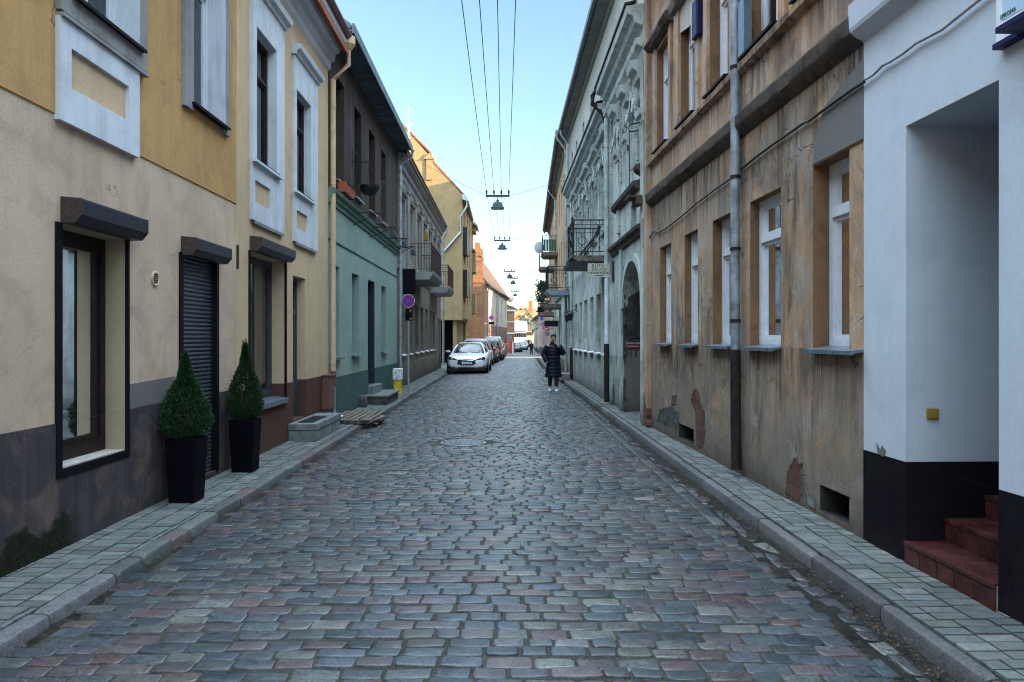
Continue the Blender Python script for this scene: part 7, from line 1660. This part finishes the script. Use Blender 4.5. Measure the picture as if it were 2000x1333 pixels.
    for s, a_, to in ((-1,'ankR','toeR'),(1,'ankL','toeL')):
        a_, to = V(*J[a_][0]), V(*J[to][0]); m = MB(); rings = []
        d = V(to.x-a_.x, to.y-a_.y, 0).normalized(); w_ = V(-d.y, d.x, 0); zb = min(a_.z-.09, .0)
        for k, (q, hw, h1) in enumerate(((-.075,.028,.07),(-.05,.042,.105),(0,.045,.12),(.05,.046,.10),(.11,.05,.075),(.165,.048,.06),(.205,.034,.045),(.215,.02,.03))):
            c = V(a_.x, a_.y, 0)+d*q; rings.append([c-w_*hw+V(0,0,.0), c+w_*hw+V(0,0,.0), c+w_*hw*1.02+V(0,0,h1*.5), c+w_*hw*.6+V(0,0,h1*.95), c+V(0,0,h1), c-w_*hw*.6+V(0,0,h1*.95), c-w_*hw*1.02+V(0,0,h1*.5)])
        m.loft(rings); so = m.build('shoe', M['shoe'], t, local=True, shade=50)
        m = MB(); m.loft([[p+V(0,0,-.0) for p in (r[0], r[1])]+[r[1]+V(0,0,.022), r[0]+V(0,0,.022)] for r in [[x+(x-V(a_.x,a_.y,0))*.02 for x in rr[:2]] for rr in rings]]); m.build('sole', M['white'], so, local=True)
    return t
mn = man(); Ym = 23.0; q = at_depth(1081, 764, Ym); mn.location = (q.x, Ym, crown(q.x)+.004); mn.scale = (1, 1, .985)
def walker(label, loc, rot, h=1.72, coat='coat_black', stride=.16):
    t = thing('person', label, 'person', (0,0,0), 'people in the street')
    J = dict(pelvis=((0,0,.95),(.13,.10)), belly=((0,0,1.12),(.13,.10)), chest=((0,.01,1.34),(.17,.11)), neckb=((0,.01,1.50),(.07,.07)), neck=((0,0,1.56),.052), headb=((0,-.01,1.62),(.068,.08)), headm=((0,-.01,1.69),(.076,.092)), headt=((0,-.0,1.75),(.05,.065)),
        hipR=((-.09,0,.90),.09), kneeR=((-.09,-.05,.50),.06), ankR=((-.09,stride,.10),.042), toeR=((-.09,stride-.13,.045),.035), hipL=((.09,0,.90),.09), kneeL=((.09,-.08,.50),.06), ankL=((.09,-stride,.09),.042), toeL=((.09,-stride-.14,.045),.035),
        shR=((-.19,.01,1.44),.065), elR=((-.25,.06,1.18),.048), wrR=((-.21,-.08,.98),.034), haR=((-.19,-.11,.91),(.038,.02)), shL=((.19,.01,1.44),.065), elL=((.25,.04,1.18),.048), wrL=((.21,-.08,.98),.034), haL=((.19,-.11,.91),(.038,.02)))
    E = [('pelvis','belly'),('belly','chest'),('chest','neckb'),('neckb','neck'),('neck','headb'),('headb','headm'),('headm','headt'),('pelvis','hipR'),('hipR','kneeR'),('kneeR','ankR'),('ankR','toeR'),('pelvis','hipL'),('hipL','kneeL'),('kneeL','ankL'),('ankL','toeL'),('chest','shR'),('shR','elR'),('elR','wrR'),('wrR','haR'),('chest','shL'),('shL','elL'),('elL','wrL'),('wrL','haL')]
    skin_body('body', J, E, 'pelvis', M['skin'], t)
    m = MB(); m.loft([ell((0,0,.84),.21,.16), ell((0,0,1.1),.205,.155), ell((0,.0,1.35),.225,.15), ell((0,.01,1.46),.19,.13), ell((0,.01,1.54),.09,.09)], cap=False)
    for s in (-1, 1): m.tube([V(s*.18,.01,1.45), V(s*.26,.06,1.18), V(s*.215,-.07,1.0)], [.085,.075,.055], 12)
    m.build('jacket', M[coat], t, local=True, shade=60)
    m = MB()
    for h_, k_, a_ in (('hipR','kneeR','ankR'),('hipL','kneeL','ankL')): m.tube([V(*J[h_][0]), V(*J[k_][0]), V(*J[a_][0])], [.105,.078,.062], 12)
    m.build('trousers', M['trousers'], t, local=True, shade=70)
    for a_ in ('ankR', 'ankL'):
        p = V(*J[a_][0]); m = MB(); m.loft([[p+V(a*w, y, z) for a, z in ((-1,-.09),(1,-.09),(.8,hh),(-.8,hh))] for y, w, hh in ((.06,.04,.0),(0,.045,.02),(-.1,.048,-.02),(-.19,.035,-.05))]); m.build('shoe', M['trousers'], t, local=True, bevel=.01)
    m = MB(); m.lathe((0,.012,1.70), [(.001,.085),(.05,.075),(.083,.03),(.086,-.02),(.07,-.06),(.001,-.06)], 16); m.build('hair', M['hair'], t, local=True, shade=70)
    t.location = loc; t.rotation_euler = (0,0,rot); t.scale = (h/1.76,)*3
    return t
q = at_depth(1038, 691.5, 92); walker('distant pedestrian in a black jacket walking up the middle of the far street', (q.x, 92, zg(92)+.02), math.radians(180), 1.68)
q = at_depth(1033, 680, 132); walker('tiny dark pedestrian beyond the parked far cars', (q.x, 132, zg(132)+.02), math.radians(180), 1.72)
# ---------------------------------------------------------------- camera, sky, sun
cam = bpy.data.cameras.new('camera'); co = bpy.data.objects.new('camera', cam); COL.objects.link(co)
co.location = (0, 0, CH); co.rotation_euler = (math.radians(90), 0, 0)
cam.sensor_width = 36; cam.lens = 36*FP/2000; cam.clip_start = .05; cam.clip_end = 6000
cam.shift_x = (1000-CX)/2000; cam.shift_y = -(666.5-CY)/2000
SC.camera = co
SKY_FILL = (8.4, 10.5, 12.2, 1)
SUN_EL, SUN_AZ = 11.5, 112.0        # degrees; azimuth clockwise from the view direction (+Y)
w = bpy.data.worlds.new('World'); SC.world = w; w.use_nodes = True
nt = w.node_tree; nt.nodes.clear()
sky = nt.nodes.new('ShaderNodeTexSky'); sky.sky_type = 'NISHITA'; sky.sun_disc = False
sky.sun_elevation = math.radians(SUN_EL); sky.sun_rotation = math.radians(SUN_AZ)
sky.air_density = 1.0; sky.dust_density = 1.0; sky.ozone_density = 1.5; sky.altitude = 50
bg = nt.nodes.new('ShaderNodeBackground'); bg.inputs[1].default_value = .138
wo = nt.nodes.new('ShaderNodeOutputWorld'); # unseen sky fill added overhead and behind to brighten the street, clear blue ahead
tc = nt.nodes.new('ShaderNodeTexCoord'); sx = nt.nodes.new('ShaderNodeSeparateXYZ'); nt.links.new(tc.outputs['Generated'], sx.inputs[0])
def wmap(sock, a, b, c, d):
    n = nt.nodes.new('ShaderNodeMapRange'); n.interpolation_type = 'SMOOTHSTEP'; nt.links.new(sock, n.inputs[0])
    for i, q in zip((1,2,3,4), (a,b,c,d)): n.inputs[i].default_value = q
    return n.outputs[0]
up_ = wmap(sx.outputs[2], .50, .80, 0, 1); bk_ = wmap(sx.outputs[1], .05, -.5, 0, .34)
mx_ = nt.nodes.new('ShaderNodeMath'); mx_.operation = 'MAXIMUM'; nt.links.new(up_, mx_.inputs[0]); nt.links.new(bk_, mx_.inputs[1])
cn = nt.nodes.new('ShaderNodeTexNoise'); cn.inputs['Scale'].default_value = 2.2; cn.inputs['Detail'].default_value = 6; nt.links.new(tc.outputs['Generated'], cn.inputs['Vector'])
cv = wmap(cn.outputs['Fac'], .25, .7, .7, 1.15); ml = nt.nodes.new('ShaderNodeMath'); ml.operation = 'MULTIPLY'; nt.links.new(mx_.outputs[0], ml.inputs[0]); nt.links.new(cv, ml.inputs[1])
fill_mix = nt.nodes.new('ShaderNodeMix'); fill_mix.data_type = 'RGBA'; fill_mix.blend_type = 'ADD'; fill_mix.clamp_result = False
tn = nt.nodes.new('ShaderNodeMix'); tn.data_type = 'RGBA'; tn.blend_type = 'MULTIPLY'; tn.inputs[0].default_value = 1; tn.inputs[7].default_value = (.97, 1.01, .985, 1); nt.links.new(sky.outputs[0], tn.inputs[6])
nt.links.new(ml.outputs[0], fill_mix.inputs[0]); nt.links.new(tn.outputs[2], fill_mix.inputs[6]); fill_mix.inputs[7].default_value = SKY_FILL
nt.links.new(fill_mix.outputs[2], bg.inputs[0]); nt.links.new(bg.outputs[0], wo.inputs[0])
sl = bpy.data.lights.new('sun', 'SUN'); so = bpy.data.objects.new('sun', sl); COL.objects.link(so)
sl.energy = 4.8; sl.angle = math.radians(.6); sl.color = (1, .76, .42)
az, el = math.radians(SUN_AZ), math.radians(SUN_EL)
sd = V(math.sin(az)*math.cos(el), math.cos(az)*math.cos(el), math.sin(el))
so.rotation_euler = sd.to_track_quat('Z', 'Y').to_euler()
vs = SC.view_settings; vs.view_transform = 'Standard'; vs.look = 'None'; vs.gamma = 1; vs.use_curve_mapping = False; vs.exposure = 1.78
SC.display_settings.display_device = 'sRGB'
SC.cycles.filter_width = 1.1; SC.cycles.max_bounces = 8; SC.cycles.transparent_max_bounces = 12
